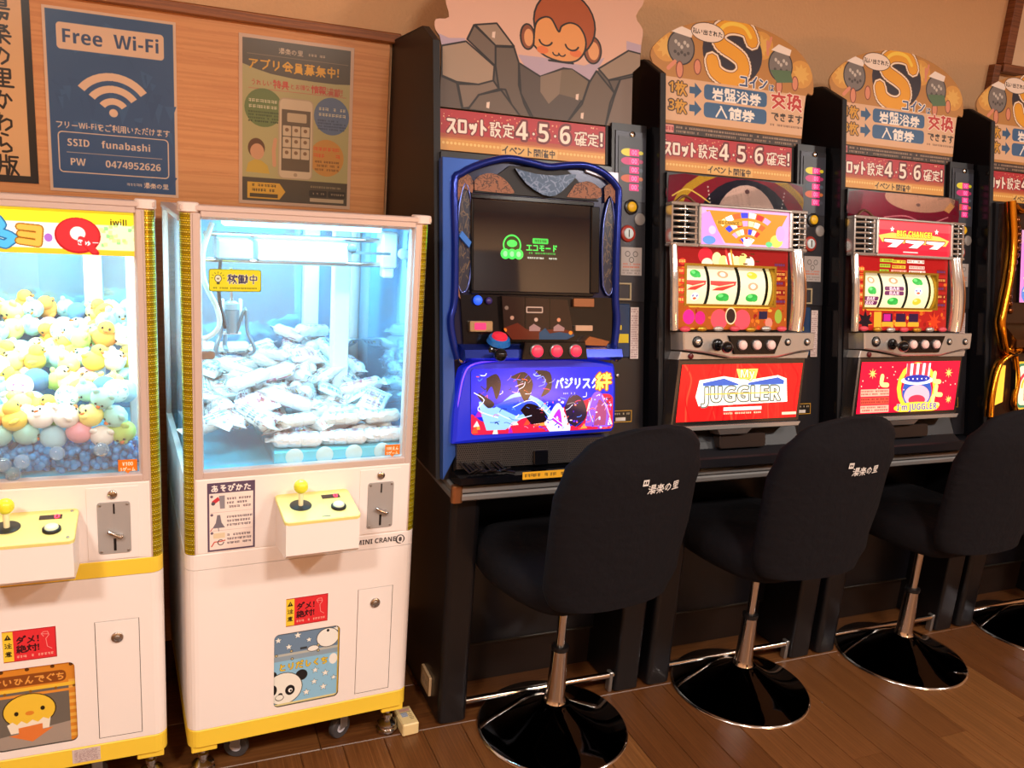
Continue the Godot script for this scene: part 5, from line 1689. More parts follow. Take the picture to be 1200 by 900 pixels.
# rails, carriage and the hanging claw of the right machine
func gantry(o: Node3D) -> void:
	var chrome := mat("chrome", rgb("c9c6c4"), 0.16, 1.0)
	var white := mat("inner_white", rgb("e8eef0"), 0.35)
	var dark := mat("gear_dark", rgb("4c5c64"), 0.4, 0.3)
	var g := Node3D.new()
	g.name = "gantry"
	o.add_child(g)
	part(g, "rail", tube(v3([0.06, 1.252, -0.16, 0.5, 1.252, -0.16]), 0.006, 10), chrome)
	part(g, "rail", tube(v3([0.06, 1.195, -0.16, 0.5, 1.195, -0.16]), 0.006, 10), chrome)
	part(g, "motor_cover", box(Vector3(0.172, 1.2, -0.2), Vector3(0.372, 1.244, -0.13), 0.003), white)
	part(g, "carriage", boxes([[Vector3(0.455, 1.19, -0.19), Vector3(0.493, 1.274, -0.14)], [Vector3(0.462, 1.165, -0.18), Vector3(0.49, 1.192, -0.15)]], 0.004), white)
	part(g, "pulley", knob(0.0135, 0.01, 0.003, 20), mat("pulley_grey", rgb("b8c4cc"), 0.4), Vector3(0.503, 1.226, -0.13))
	part(g, "pulley", knob(0.011, 0.01, 0.003, 18), dark, Vector3(0.378, 1.236, -0.128))
	part(g, "belt", box(Vector3(0.378, 1.222, -0.127), Vector3(0.47, 1.228, -0.122)), dark)
	part(g, "trolley", box(Vector3(0.085, 1.2, -0.2), Vector3(0.16, 1.243, -0.13), 0.004), mat("trolley_grey", rgb("8fa6b2"), 0.35))
	part(g, "cable", tube(smooth_path(v3([0.07, 1.28, -0.09, 0.05, 1.22, -0.075, 0.052, 1.16, -0.07, 0.078, 1.1, -0.08, 0.082, 1.06, -0.09, 0.06, 1.035, -0.1, 0.03, 1.035, -0.1])), 0.0055, 8), mat("hose_white", rgb("d8e0dc"), 0.4))
	part(g, "cable", tube(smooth_path(v3([0.09, 1.2, -0.12, 0.086, 1.14, -0.12, 0.092, 1.08, -0.12, 0.1, 1.05, -0.13])), 0.004, 6), mat("black_plastic", rgb("141315"), 0.35))
	var c := Node3D.new()
	c.name = "claw"
	o.add_child(c)
	c.position = Vector3(0.118, 0, -0.16)
	part(c, "hoist_rod", tube(v3([0, 1.18, 0, 0, 1.1, 0]), 0.004, 8), chrome)
	part(c, "motor_body", lathe([0, 1.035, 0.012, 1.035, 0.014, 1.04, 0.014, 1.085, 0.018, 1.088, 0.018, 1.1, 0.01, 1.105, 0, 1.105], 16), mat("motor_silver", rgb("a8bcc4"), 0.3, 0.7))
	part(c, "bracket", boxes([[Vector3(-0.022, 1.06, -0.008), Vector3(-0.016, 1.11, 0.008)], [Vector3(0.016, 1.06, -0.008), Vector3(0.022, 1.11, 0.008)], [Vector3(-0.02, 1.03, -0.006), Vector3(0.02, 1.036, 0.006)]], 0.001), white)
	for k in 3:
		var a := TAU * k / 3.0 + 0.35
		var d := Vector3(cos(a), 0, sin(a))
		var p := PackedVector3Array([Vector3(0, 1.034, 0) + d * 0.01, Vector3(0, 1.09, 0) + d * 0.03, Vector3(0, 1.04, 0) + d * 0.034, Vector3(0, 1.015, 0) + d * 0.045, Vector3(0, 0.995, 0) + d * 0.05, Vector3(0, 0.985, 0) + d * 0.038])
		part(c, "claw_arm", tube(smooth_path(p, 4), 0.0042, 6, 0.0065), mat("claw_grey", rgb("7a8e98"), 0.3, 0.6))

# ------------------------------------------------------------------ what lies in the crane machines
func zone(p: Vector3) -> String:
	var deep := "front" if p.z > -0.14 else ("middle" if p.z > -0.33 else "back")
	return ("%s %s" % [deep, "left" if p.x < 0.18 else ("centre" if p.x < 0.34 else "right")]) + (" top" if p.y > 0.9 else " bottom")

func pile_height(x: float, z: float) -> float:
	return 0.868 + 0.36 * clampf(-z, 0.0, 0.5) + 0.018 * sin(x * 19.0) + 0.012 * sin(z * 25.0 + x * 9.0)

func build_plush(x0: float) -> void:
	var kinds := [
		["yellow", "f0cf52", "chick"], ["orange", "eba346", "chick"], ["mint", "a6dcd2", "bear"], ["white", "eee9e2", "bear"], ["pale blue", "a9d6e6", "round"], ["pink", "e8a0ac", "round"],
		["lemon", "eee07c", "bear"], ["lime", "bfe072", "bear"], ["speckled blue", "", "round"], ["speckled violet", "", "round"], ["cream", "f0dfae", "chick"], ["blue", "5a8cc0", "round"],
	]
	var speck := [printed("speck_blue", print_speckle("dff0ee", "2f7f8c", 5), 0.9), printed("speck_violet", print_speckle("f2e4ee", "a02a98", 6), 0.9)]
	var proto := []
	for k in kinds.size():
		var m: StandardMaterial3D
		if kinds[k][1] == "":
			m = speck[k - 8]
		else:
			m = mat("plush_" + kinds[k][0], rgb(kinds[k][1]), 0.95)
			m.rim_enabled = true
			m.rim = 0.4
			m.rim_tint = 0.6
		var o := MeshInstance3D.new()
		o.name = "plush_toy"
		o.material_override = m
		var st := fresh()
		var R := 0.0228
		match kinds[k][2]:
			"chick":
				put_ball(st, Vector3(0, 0, 0), Vector3(R * 1.05, R * 0.92, R), 12, 8)
				put_ball(st, Vector3(0, R * 0.95, R * 0.3), Vector3(R * 0.72, R * 0.68, R * 0.7), 12, 8)
				put_ball(st, Vector3(R * 0.95, R * 0.1, 0), Vector3(R * 0.35, R * 0.22, R * 0.45), 8, 6)
				put_ball(st, Vector3(-R * 0.95, R * 0.1, 0), Vector3(R * 0.35, R * 0.22, R * 0.45), 8, 6)
			"bear":
				put_ball(st, Vector3.ZERO, Vector3(R * 1.08, R, R), 12, 8)
				put_ball(st, Vector3(R * 0.7, R * 0.82, 0), Vector3(R * 0.36, R * 0.4, R * 0.26), 8, 6)
				put_ball(st, Vector3(-R * 0.7, R * 0.82, 0), Vector3(R * 0.36, R * 0.4, R * 0.26), 8, 6)
				put_ball(st, Vector3(0, -R * 0.2, R * 0.8), Vector3(R * 0.4, R * 0.3, R * 0.32), 8, 6)
			_:
				put_ball(st, Vector3.ZERO, Vector3(R * 1.1, R, R * 1.05), 14, 10)
		o.mesh = st.commit()
		if kinds[k][2] != "round":
			st = fresh()
			var hz := R * (0.97 if kinds[k][2] == "chick" else 1.0)
			var hy := R * (1.05 if kinds[k][2] == "chick" else 0.25)
			for s in [-1.0, 1.0]:
				put_ball(st, Vector3(s * R * 0.3, hy, hz * 0.94), Vector3(0.0026, 0.0032, 0.002), 6, 5)
			part(o, "eyes", st.commit(), mat("eye_black", rgb("1c1614"), 0.3))
			part(o, "beak" if kinds[k][2] == "chick" else "nose", ball(Vector3(0, hy - R * 0.22, hz * 1.04), Vector3(0.005, 0.0028, 0.004), 7, 5), mat("beak_orange", rgb("d8742a"), 0.7))
		proto.append(o)
	rng.seed = 2024
	var spots := []
	var layer := 0
	var y := 0.836
	while y < 1.1:
		var z := -0.062
		var row := 0
		while z > -0.53:
			var x := 0.045 + (0.0225 if (row + layer) % 2 else 0.0)
			while x < CW - 0.045:
				var p := Vector3(x + rng.randf_range(-0.006, 0.006), y + rng.randf_range(-0.006, 0.006), z + rng.randf_range(-0.006, 0.006))
				var top := pile_height(p.x, p.z)
				if p.y < top and (p.y > top - 0.045 or p.z > -0.08):
					spots.append(p)
				x += 0.0455
			z -= 0.0415
			row += 1
		y += 0.038
		layer += 1
	for p in spots:
		var k: int = [0, 0, 1, 1, 2, 2, 4, 5, 6, 6, 7, 8, 8, 9, 10, 3, 11, 0, 2, 8][rng.randi() % 20]
		var o: Node3D = proto[k].duplicate()
		o.name = numbered("plush_toy")
		add_child(o)
		o.position = Vector3(x0, 0, -1.79) + p
		o.rotation_degrees = Vector3(rng.randf_range(-50, 50), rng.randf_range(-110, 110), rng.randf_range(-50, 50))
		o.scale = Vector3.ONE * rng.randf_range(0.94, 1.12)
		tag(o, "small %s plush toy, %s of the left crane machine's heap" % [kinds[k][0], zone(p)], "plush toy", "plush toys in the left crane machine")
	for o in proto:
		o.free()
	# blue plastic gems along the front of the prize floor: nobody could count them
	var gem := ball(Vector3.ZERO, Vector3(0.0085, 0.007, 0.0085), 6, 4)
	var mm := MultiMesh.new()
	mm.transform_format = MultiMesh.TRANSFORM_3D
	mm.mesh = gem
	var n := 900
	mm.instance_count = n
	for i in n:
		var p := Vector3(rng.randf_range(0.03, CW - 0.03), rng.randf_range(0.766, 0.812), rng.randf_range(-0.12, -0.037))
		p.y = minf(p.y, 0.815 + 0.01 * sin(p.x * 31.0))
		mm.set_instance_transform(i, Transform3D(Basis.from_euler(Vector3(rng.randf() * 6, rng.randf() * 6, rng.randf() * 6)), Vector3(x0, 0, -1.79) + p))
	var gems := MultiMeshInstance3D.new()
	gems.name = "plastic_gems"
	gems.multimesh = mm
	gems.material_override = mat("gem_blue", rgb("1f8ed0"), 0.12)
	add_child(gems)
	gems.set_meta("kind", "stuff")
	tag(gems, "blue plastic gems lying along the front of the left crane machine", "gems")
	var clear := mat("clear_bead", Color(0.9, 0.97, 1.0, 0.15), 0.02)
	clear.refraction_enabled = true
	clear.refraction_scale = 0.05
	var balls := [[0.235, 0.793, "left one of the three together at the glass"], [0.268, 0.798, "right one of the three together at the glass"], [0.251, 0.773, "lowest one of the three together at the glass"], [0.33, 0.812, "single one right of the three, under the toys"], [0.41, 0.815, "rightmost one, above the orange price tag"]]
	for q in balls:
		var o := part(self, "clear_ball", ball(Vector3.ZERO, Vector3(0.0145, 0.0145, 0.0145), 18, 12), clear, Vector3(x0 + q[0], q[1], -1.79 - 0.0345 + 0.02 - 0.002))
		tag(o, "clear glassy ball among blue gems, " + q[2], "ball", "clear balls in the left crane machine")

# a wrapped roll of sweets: round middle, pinched at both ends, flat crimped fins
func sweet_pack(L: float, R: float) -> ArrayMesh:
	var rings := []
	for q in [[-1.0, 0.95, 0.05], [-0.9, 0.95, 0.06], [-0.8, 0.6, 0.3], [-0.72, 0.86, 0.8], [-0.6, 1.0, 1.0], [-0.32, 1.0, 0.97], [-0.28, 0.9, 0.88], [-0.24, 1.0, 0.97], [0.1, 1.0, 1.0], [0.14, 0.9, 0.9], [0.18, 1.0, 1.0], [0.6, 1.0, 1.0], [0.72, 0.86, 0.8], [0.8, 0.6, 0.3], [0.9, 0.95, 0.06], [1.0, 0.95, 0.05]]:
		var ring := PackedVector3Array()
		for k in 12:
			var a := TAU * k / 12.0
			ring.append(Vector3(q[0] * L, sin(a) * R * q[2], cos(a) * R * q[1]))
		rings.append(ring)
	return loft(rings)

func sweet_pouch(w: float, h: float, t: float) -> ArrayMesh:
	var rings := []
	for q in [[-1.0, 1.0, 0.03], [-0.88, 1.0, 0.05], [-0.7, 0.96, 0.6], [-0.3, 0.94, 1.0], [0.3, 0.94, 1.0], [0.7, 0.96, 0.6], [0.88, 1.0, 0.05], [1.0, 1.0, 0.03]]:
		var ring := PackedVector3Array()
		for k in 12:
			var a := TAU * k / 12.0
			ring.append(Vector3(q[0] * w, signf(sin(a)) * pow(absf(sin(a)), 0.8) * t * q[2], signf(cos(a)) * pow(absf(cos(a)), 0.6) * h * q[1]))
		rings.append(ring)
	return loft(rings)

func build_sweets(x0: float) -> void:
	var shapes := [sweet_pack(0.07, 0.019), sweet_pouch(0.045, 0.034, 0.014), sweet_pack(0.055, 0.017)]
	var mats := []
	var n := FastNoiseLite.new()
	n.noise_type = FastNoiseLite.TYPE_CELLULAR
	n.frequency = 0.035
	n.seed = 21
	var crinkle := NoiseTexture2D.new()
	crinkle.width = 256
	crinkle.height = 256
	crinkle.seamless = true
	crinkle.as_normal_map = true
	crinkle.bump_strength = 8.0
	crinkle.noise = n
	for i in 3:
		var m := printed("wrapper_%d" % i, print_wrapper(i), 0.16)
		m.normal_enabled = true
		m.normal_texture = crinkle
		m.normal_scale = 1.1
		m.clearcoat_enabled = true
		m.clearcoat = 0.7
		m.clearcoat_roughness = 0.08
		mats.append(m)
	rng.seed = 77
	var spots := []
	# a neat row on the ledge, then the heap behind it
	for i in 3:
		spots.append([Vector3(0.245 + 0.105 * i, 0.806, -0.055), Vector3(0, rng.randf_range(-8, 8), 0), 0, 0])
		spots.append([Vector3(0.25 + 0.1 * i, 0.845, -0.075), Vector3(rng.randf_range(-30, 30), rng.randf_range(-20, 20), 0), 2, 1])
	var y := 0.80
	while y < 0.99:
		var z := -0.1
		while z > -0.51:
			var x := 0.07 + rng.randf_range(0, 0.03)
			while x < CW - 0.06:
				var top := 0.85 + 0.27 * clampf(-z - 0.08, 0.0, 0.4) + 0.02 * sin(x * 17.0 + z * 8.0)
				if y < top and y > top - 0.07 and not (x < 0.2 and z > -0.14):
					spots.append([Vector3(x, y + rng.randf_range(-0.008, 0.008), z), Vector3(rng.randf_range(-35, 35), rng.randf_range(-90, 90), rng.randf_range(-25, 25)), rng.randi() % 3, rng.randi() % 3])
				x += rng.randf_range(0.06, 0.085)
			z -= 0.055
		y += 0.034
	for i in 5:
		spots.append([Vector3(0.06 + 0.032 * i, 0.85 + 0.006 * (i % 2), -0.075 - 0.02 * (i % 3)), Vector3(20, 35 + 30 * i, 10), i % 3, (i + 1) % 3])
	for q in spots:
		var o := part(self, "sweet_pack", shapes[q[2]], mats[q[3]], crane_frame(x0, false) * q[0], q[1])
		var how: String = ["long roll", "flat pouch", "short roll"][q[2]]
		var tint: String = ["white", "pale green", "pinkish white"][q[3]]
		tag(o, "%s %s of sweets, %s of the right crane machine's heap" % [tint, how, zone(q[0])], "sweet pack", "wrapped sweets in the right crane machine")

# ------------------------------------------------------------------ the row of reel machines, leaning back against the wall
# Each bay has a frame of its own: x to the right, y up along the leaning face, z out of the face.
func bay(o: Node3D, k: int) -> Node3D:
	o.position = Vector3(FIRST_X + PITCH * k, 0.6999, -1.8144)
	o.rotation_degrees = Vector3(-LEAN, 0, 0)
	return o

const WHICH := ["nearest", "second", "third", "fourth", "missing fifth"]

func cabinet(o: Node3D) -> void:
	part(o, "cabinet", sideways(v2([-0.03, -0.008, -0.03, 0.79, -0.36, 0.79, -0.36, 0.056]), -0.02, 0.455, 0.002), mat("cabinet_black", rgb("121116"), 0.3))

func build_row() -> void:
	TEX.strip = print_strip()
	TEX.coin = print_coin_topper()
	TEX.notice = print_notice_strip()
	for k in 4:
		partition(k)
		strip_sign(k)
		if k:
			coin_topper(k)
		dispenser(k)
	partition(4)
	monkey_topper()
	blue_machine()
	reel_machine(1)
	reel_machine(2)
	gold_machine()
	build_counter()

func partition(k: int) -> void:
	var x := FIRST_X + PITCH * k - 0.034
	var o := thing("partition_board", "dark brown end board at the left of the machine row" if k == 0 else "black end board at the far right of the machine row" if k == 4 else "tall black upright board to the left of the %s reel machine" % WHICH[k], "partition", Vector3(x, 0.686, 0), "upright boards between the machines")
	var m := mat("partition_brown", rgb("261d19"), 0.45) if k == 0 else mat("partition_gloss", rgb("100f13"), 0.14)
	m.metallic_specular = 0.32
	part(o, "panel", sideways(v2([-1.849, 0, -2.059, 1.041, -2.152, 1.083, -2.447, 1.083, -2.447, 0]), 0, 0.016), m)
	part(o, "edge_band", sideways(v2([-1.845, 0, -2.055, 1.043, -2.15, 1.087, -2.447, 1.087, -2.447, 1.083, -2.152, 1.083, -2.059, 1.041, -1.849, 0]), -0.0005, 0.0165), mat("edge_band_black", rgb("131216"), 0.6))

func strip_sign(k: int) -> void:
	var o := Node3D.new()
	o.name = numbered("strip_sign")
	add_child(o)
	bay(o, k)
	tag(o, "red and gold event strip sign above the %s reel machine" % WHICH[k], "sign", "strip signs above the machines")
	var black := mat("frame_black", rgb("17140f"), 0.5)
	board(o, "sign_face", plate(0.002, 0.812, 0.475, 0.9135), -0.118, -0.11, printed("strip", TEX.strip, 0.4), black)
	part(o, "sign_frame", boxes([[Vector3(-0.012, 0.795, -0.125), Vector3(0.487, 0.811, -0.108)], [Vector3(-0.012, 0.795, -0.16), Vector3(0.487, 0.935, -0.12)], [Vector3(-0.012, 0.811, -0.125), Vector3(0.001, 0.92, -0.112)], [Vector3(0.476, 0.811, -0.125), Vector3(0.487, 0.92, -0.112)]], 0.002), black)

func coin_topper(k: int) -> void:
	var o := Node3D.new()
	o.name = numbered("coin_sign")
	add_child(o)
	bay(o, k)
	tag(o, "arched orange coin exchange sign over the %s reel machine" % WHICH[k], "sign", "arched coin signs")
	var edge := mat("board_edge", rgb("c09a70"), 0.6)
	var pts := smooth_line(v2([-0.004, 0.944, 0.001, 1.06, -0.026, 1.12, -0.012, 1.155, 0.04, 1.197, 0.11, 1.229, 0.2, 1.25, 0.27, 1.255, 0.34, 1.251, 0.43, 1.23, 0.5, 1.196, 0.54, 1.155, 0.553, 1.11, 0.55, 1.078, 0.525, 1.072, 0.512, 0.944]), 3)
	board(o, "sign_face", pts, -0.116, -0.11, printed("coin", TEX.coin, 0.42), edge)
	board(o, "notice_strip", plate(-0.004, 0.917, 0.512, 0.943), -0.118, -0.111, printed("notice", TEX.notice, 0.45), edge)

func monkey_topper() -> void:
	var o := Node3D.new()
	o.name = numbered("cutout_sign")
	add_child(o)
	bay(o, 0)
	tag(o, "cut-out sign of a sleeping monkey in steam above grey rocks", "sign")
	var pts := smooth_line(v2([0.002, 0.918, 0.008, 1.069, -0.008, 1.105, -0.006, 1.13, 0.028, 1.14, 0.018, 1.19, 0.04, 1.27, 0.1, 1.325, 0.2, 1.35, 0.32, 1.357, 0.45, 1.345, 0.55, 1.31, 0.593, 1.268, 0.567, 1.221, 0.59, 1.187, 0.585, 1.144, 0.582, 1.089]), 3)
	pts.append(Vector2(0.559, 1.069))
	pts.append(Vector2(0.557, 0.918))
	var st := fresh()
	put_sheet(st, pts, -0.116, -0.11, Rect2(-0.008, 0.918, 0.6, 0.441))
	var mesh := st.commit()
	st = fresh()
	put_slab(st, pts, -0.116, -0.1101, 2)
	st.commit(mesh)
	mesh.surface_set_material(0, printed("monkey", print_monkey(), 0.45))
	mesh.surface_set_material(1, mat("board_edge", rgb("c09a70"), 0.6))
	part(o, "sign_face", mesh, null)

# the front of a cut board, its print measured from a given rectangle
func put_sheet(st: SurfaceTool, pts: PackedVector2Array, _z0: float, z1: float, r: Rect2) -> void:
	var idx := Geometry2D.triangulate_polygon(pts)
	var n := Vector3(0, 0, 1)
	for i in range(0, idx.size(), 3):
		var q := []
		var u := []
		for k in 3:
			var p := pts[idx[i + k]]
			q.append(Vector3(p.x, p.y, z1))
			u.append(Vector2(clampf((p.x - r.position.x) / r.size.x, 0.002, 0.998), clampf(1.0 - (p.y - r.position.y) / r.size.y, 0.002, 0.998)))
		tri3(st, q[0], q[1], q[2], n, n, n, u[0], u[1], u[2])

func dispenser(k: int) -> void:
	var o := Node3D.new()
	o.name = numbered("medal_dispenser")
	add_child(o)
	bay(o, k)
	tag(o, "narrow grey medal dispenser on the right of the %s reel machine" % WHICH[k], "dispenser", "medal dispensers")
	var z := -0.1
	var body := mat("dispenser_grey", rgb("3a3a40"), 0.32, 0.5)
	part(o, "body", sideways(v2([z, 0.012, z, 0.925, -0.3, 0.925, -0.3, 0.05]), 0.49, 0.6, 0.002), mat("dispenser_black", rgb("1c1b20"), 0.35))
	part(o, "face_plate", slab(plate(0.5, 0.44, 0.597, 0.905), z, z + 0.004, 0.001), body)
	board(o, "display_screen", plate(0.508, 0.715, 0.594, 0.89), z + 0.004, z + 0.006, printed("dispenser_face", TEX.dispenser, 0.35, 0.6), body)
	part(o, "screw", knob(0.008, 0.004, 0.001, 12), mat("chrome", rgb("c9c6c4"), 0.16, 1.0), Vector3(0.552, 0.897, z + 0.004))
	part(o, "button_ring", knob(0.021, 0.004, 0.001, 20), mat("black_plastic", rgb("141315"), 0.35), Vector3(0.55, 0.7, z + 0.004))
	part(o, "button_light", knob(0.014, 0.008, 0.002, 18), glow("amber", rgb("d8a81c"), 0.12), Vector3(0.55, 0.7, z + 0.006))
	part(o, "sensor_disc", knob(0.017, 0.003, 0.001, 20), mat("disc_grey", rgb("8a8684"), 0.4), Vector3(0.578, 0.668, z + 0.004))
	part(o, "coin_ring", knob(0.023, 0.006, 0.002, 22), mat("ring_red", rgb("a83428"), 0.4), Vector3(0.54, 0.627, z + 0.004))
	var face := part(o, "coin_disc", knob(0.015, 0.008, 0.001, 20), mat("disc_white", rgb("cfe0e6"), 0.35), Vector3(0.54, 0.627, z + 0.005))
	part(face, "coin_slot", box(Vector3(-0.0015, -0.01, 0.008), Vector3(0.0015, 0.01, 0.009)), mat("black_plastic", rgb("141315"), 0.35))
	board(o, "notice_sticker", plate(0.52, 0.513, 0.586, 0.59), z + 0.004, z + 0.005, printed("dispenser_sticker", TEX.sticker, 0.45), body)
	part(o, "card_slot_frame", boxes([[Vector3(0.513, 0.444, z), Vector3(0.553, 0.449, z + 0.008)], [Vector3(0.513, 0.487, z), Vector3(0.553, 0.492, z + 0.008)], [Vector3(0.548, 0.449, z), Vector3(0.553, 0.487, z + 0.008)]], 0.001), mat("frame_beige", rgb("a89878"), 0.5))
	part(o, "card_slot", box(Vector3(0.513, 0.449, z), Vector3(0.548, 0.487, z + 0.003)), mat("black_plastic", rgb("141315"), 0.35))
	part(o, "blue_panel", slab(rrect(0.5, 0.286, 0.55, 0.434, 0.004), z, z + 0.006, 0.002), mat("panel_blue", rgb("1c3a60"), 0.25))
	board(o, "label_strip", plate(0.551, 0.282, 0.577, 0.425), z, z + 0.007, printed("white_strip", TEX.white_strip, 0.5), body)
	part(o, "yellow_tag", box(Vector3(0.502, 0.326, z + 0.006), Vector3(0.545, 0.351, z + 0.008), 0.0008), mat("tag_yellow", rgb("d8c01c"), 0.4))
	part(o, "yellow_tag", box(Vector3(0.503, 0.362, z + 0.006), Vector3(0.523, 0.375, z + 0.008), 0.0008), mat("tag_yellow", rgb("d8c01c"), 0.4))
	part(o, "keyhole", knob(0.009, 0.006, 0.0015, 14), mat("chrome", rgb("c9c6c4"), 0.16, 1.0), Vector3(0.512, 0.292, z + 0.006))
	part(o, "lock", knob(0.006, 0.004, 0.001, 12), mat("steel", rgb("a8a4a0"), 0.35, 0.9), Vector3(0.515, 0.235, z))
	board(o, "price_card", plate(0.5, 0.105, 0.56, 0.138), z, z + 0.004, printed("card", TEX.card, 0.4), body)

# a bank of three round push buttons
func stop_buttons(o: Node3D, xs: Array, y: float, z: float, r: float, m: Material) -> void:
	for x in xs:
		part(o, "button_ring", knob(r * 1.25, 0.004, 0.001, 18), mat("ring_grey", rgb("6a6668"), 0.3, 0.6), Vector3(x, y, z))
		part(o, "stop_button_light", knob(r, 0.01, 0.003, 18), m, Vector3(x, y, z + 0.002))

func lever(o: Node3D, x: float, y: float, z: float, m: Material) -> void:
	var st := fresh()
	put_lathe(st, disc_profile(0.017, 0.006, 0.002), 18, Transform3D(Basis(Vector3(1, 0, 0), PI / 2), Vector3(x, y, z)))
	put_tube(st, v3([x, y, z, x, y - 0.004, z + 0.03]), 0.0055, 10)
	put_ball(st, Vector3(x, y - 0.006, z + 0.042), Vector3(0.0165, 0.0165, 0.0165), 16, 10)
	part(o, "start_lever", st.commit(), m)

func blue_machine() -> void:
	var o := Node3D.new()
	o.name = numbered("reel_machine")
	add_child(o)
	bay(o, 0)
	tag(o, "blue reel machine with a large dark screen and glowing blue lower panel", "slot machine", "reel machines")
	cabinet(o)
	var blue := mat("frame_blue", rgb("1b3090"), 0.2, 0.5)
	var deep := mat("deep_blue", rgb("0c1238"), 0.22, 0.2)
	var black := mat("black_gloss", rgb("0b0b0f"), 0.15)
	part(o, "side_plate", slab(v2([-0.025, -0.005, 0.012, 0.06, 0.004, 0.3, 0.0, 0.72, 0.05, 0.752, 0.1, 0.765, 0.1, 0.772, -0.025, 0.772]), -0.03, -0.004, 0.002), mat("side_blue", rgb("3a62b8"), 0.22, 0.45))
	part(o, "side_plate", slab(v2([0.447, 0.29, 0.457, 0.3, 0.457, 0.771, 0.36, 0.773, 0.36, 0.765, 0.42, 0.75, 0.45, 0.72]), -0.03, -0.004, 0.002), mat("plate_grey", rgb("8c8a94"), 0.3, 0.6))
	var outline := v2([0.012, 0.29, 0.0, 0.335, -0.006, 0.385, 0.004, 0.437, 0.006, 0.58, 0.004, 0.712, 0.022, 0.735, 0.06, 0.756, 0.11, 0.774, 0.15, 0.781, 0.2, 0.776, 0.253, 0.769, 0.3, 0.776, 0.35, 0.781, 0.39, 0.774, 0.425, 0.757, 0.449, 0.734, 0.456, 0.71, 0.452, 0.58, 0.45, 0.446, 0.455, 0.39, 0.45, 0.335, 0.442, 0.29])
	part(o, "door", slab(smooth_line(outline, 2), -0.03, -0.012), deep)
	var path := PackedVector3Array()
	for p in smooth_line(outline, 4):
		path.append(Vector3(p.x, p.y, -0.004))
	part(o, "door_frame", tube(path, 0.0095, 10, 0.013), blue)
	# ornaments
	var orange := printed("ornament", print_ornament("8f5838", "2c140c", 4), 0.5)
	var branch := printed("branches", print_ornament("0c0e2a", "6a523a", 8, 40, 100), 0.3)
	for side in [[0.012, 0.475, 0.024, 0.45, 0.04, 0.466, 0.048, 0.52, 0.05, 0.62, 0.046, 0.68, 0.032, 0.712, 0.018, 0.66, 0.012, 0.58, 0.012, 0.475], [0.414, 0.475, 0.428, 0.452, 0.442, 0.47, 0.446, 0.55, 0.446, 0.64, 0.434, 0.706, 0.418, 0.66, 0.412, 0.6, 0.411, 0.54, 0.414, 0.475]]:
		var rim := smooth_line(v2(side), 3)
		var orn := board(o, "side_ornament", rim, -0.012, -0.006, branch, deep)
		var ring := PackedVector3Array()
		for p in rim:
			ring.append(Vector3(p.x, p.y, -0.005))
		part(orn, "ornament_rim", tube(ring, 0.0026, 6), mat("rim_silver_blue", rgb("5a68a8"), 0.22, 0.7))
	board(o, "corner_ornament", smooth_line(v2([0.01, 0.66, 0.03, 0.7, 0.05, 0.69, 0.052, 0.72, 0.036, 0.736, 0.012, 0.716]), 2), -0.012, -0.003, orange, deep)
	board(o, "corner_ornament", smooth_line(v2([0.416, 0.69, 0.43, 0.71, 0.446, 0.69, 0.448, 0.72, 0.436, 0.742, 0.414, 0.73]), 2), -0.012, -0.003, orange, deep)
	board(o, "edge_ornament", v2([0.006, 0.59, 0.013, 0.6, 0.016, 0.64, 0.012, 0.66, 0.006, 0.66]), -0.012, -0.003, orange, deep)
	board(o, "edge_ornament", v2([0.006, 0.45, 0.02, 0.435, 0.012, 0.48, 0.008, 0.51]), -0.012, -0.003, orange, deep)
	part(o, "blue_blade", slab(v2([0.014, 0.585, 0.04, 0.558, 0.046, 0.572, 0.022, 0.598]), -0.008, 0.004, 0.001), mat("blade_blue", rgb("3a7ad8"), 0.2))
	board(o, "top_ornament", smooth_line(v2([0.056, 0.698, 0.15, 0.696, 0.158, 0.706, 0.132, 0.732, 0.1, 0.742, 0.07, 0.734, 0.056, 0.72]), 3), -0.012, -0.004, orange, black)
	board(o, "top_ornament", smooth_line(v2([0.306, 0.698, 0.396, 0.7, 0.406, 0.72, 0.394, 0.732, 0.366, 0.742, 0.33, 0.732]), 3), -0.012, -0.004, orange, black)
	part(o, "top_hood", slab(v2([0.056, 0.694, 0.15, 0.765, 0.31, 0.765, 0.4, 0.694]), -0.012, -0.006, 0.001), mat("hood_black", rgb("0e0e14"), 0.55))
	board(o, "emblem", smooth_line(v2([0.16, 0.757, 0.215, 0.748, 0.275, 0.748, 0.33, 0.755, 0.3, 0.72, 0.27, 0.698, 0.235, 0.698, 0.19, 0.722, 0.16, 0.757]), 2), -0.006, 0.004, printed("emblem", print_ornament("1c4068", "7a86a8", 12, 100, 40), 0.35), black)
	# screen
	part(o, "screen_bezel", boxes([[Vector3(0.046, 0.447, -0.014), Vector3(0.384, 0.456, 0.0)], [Vector3(0.046, 0.678, -0.014), Vector3(0.384, 0.69, 0.0)], [Vector3(0.046, 0.456, -0.014), Vector3(0.0535, 0.678, 0.0)], [Vector3(0.376, 0.456, -0.014), Vector3(0.4, 0.678, 0.0)]], 0.002), black)
	board(o, "screen", plate(0.053, 0.456, 0.377, 0.679), -0.012, -0.006, printed("eco_screen", print_eco_screen(), 0.05, 1.1), black)
	M.eco_screen.metallic_specular = 1.0
	M.eco_screen.clearcoat_enabled = true
	M.eco_screen.clearcoat = 1.0
	M.eco_screen.clearcoat_roughness = 0.03
	panel_light(o, Vector3(0.17, 0.57, 0.0), Vector2(0.15, 0.06), Color(0.3, 1.0, 0.4), 0.01)
	# control deck
	part(o, "deck_back", slab(v2([0.03, 0.3, 0.44, 0.3, 0.442, 0.445, 0.02, 0.445]), -0.012, -0.004), black)
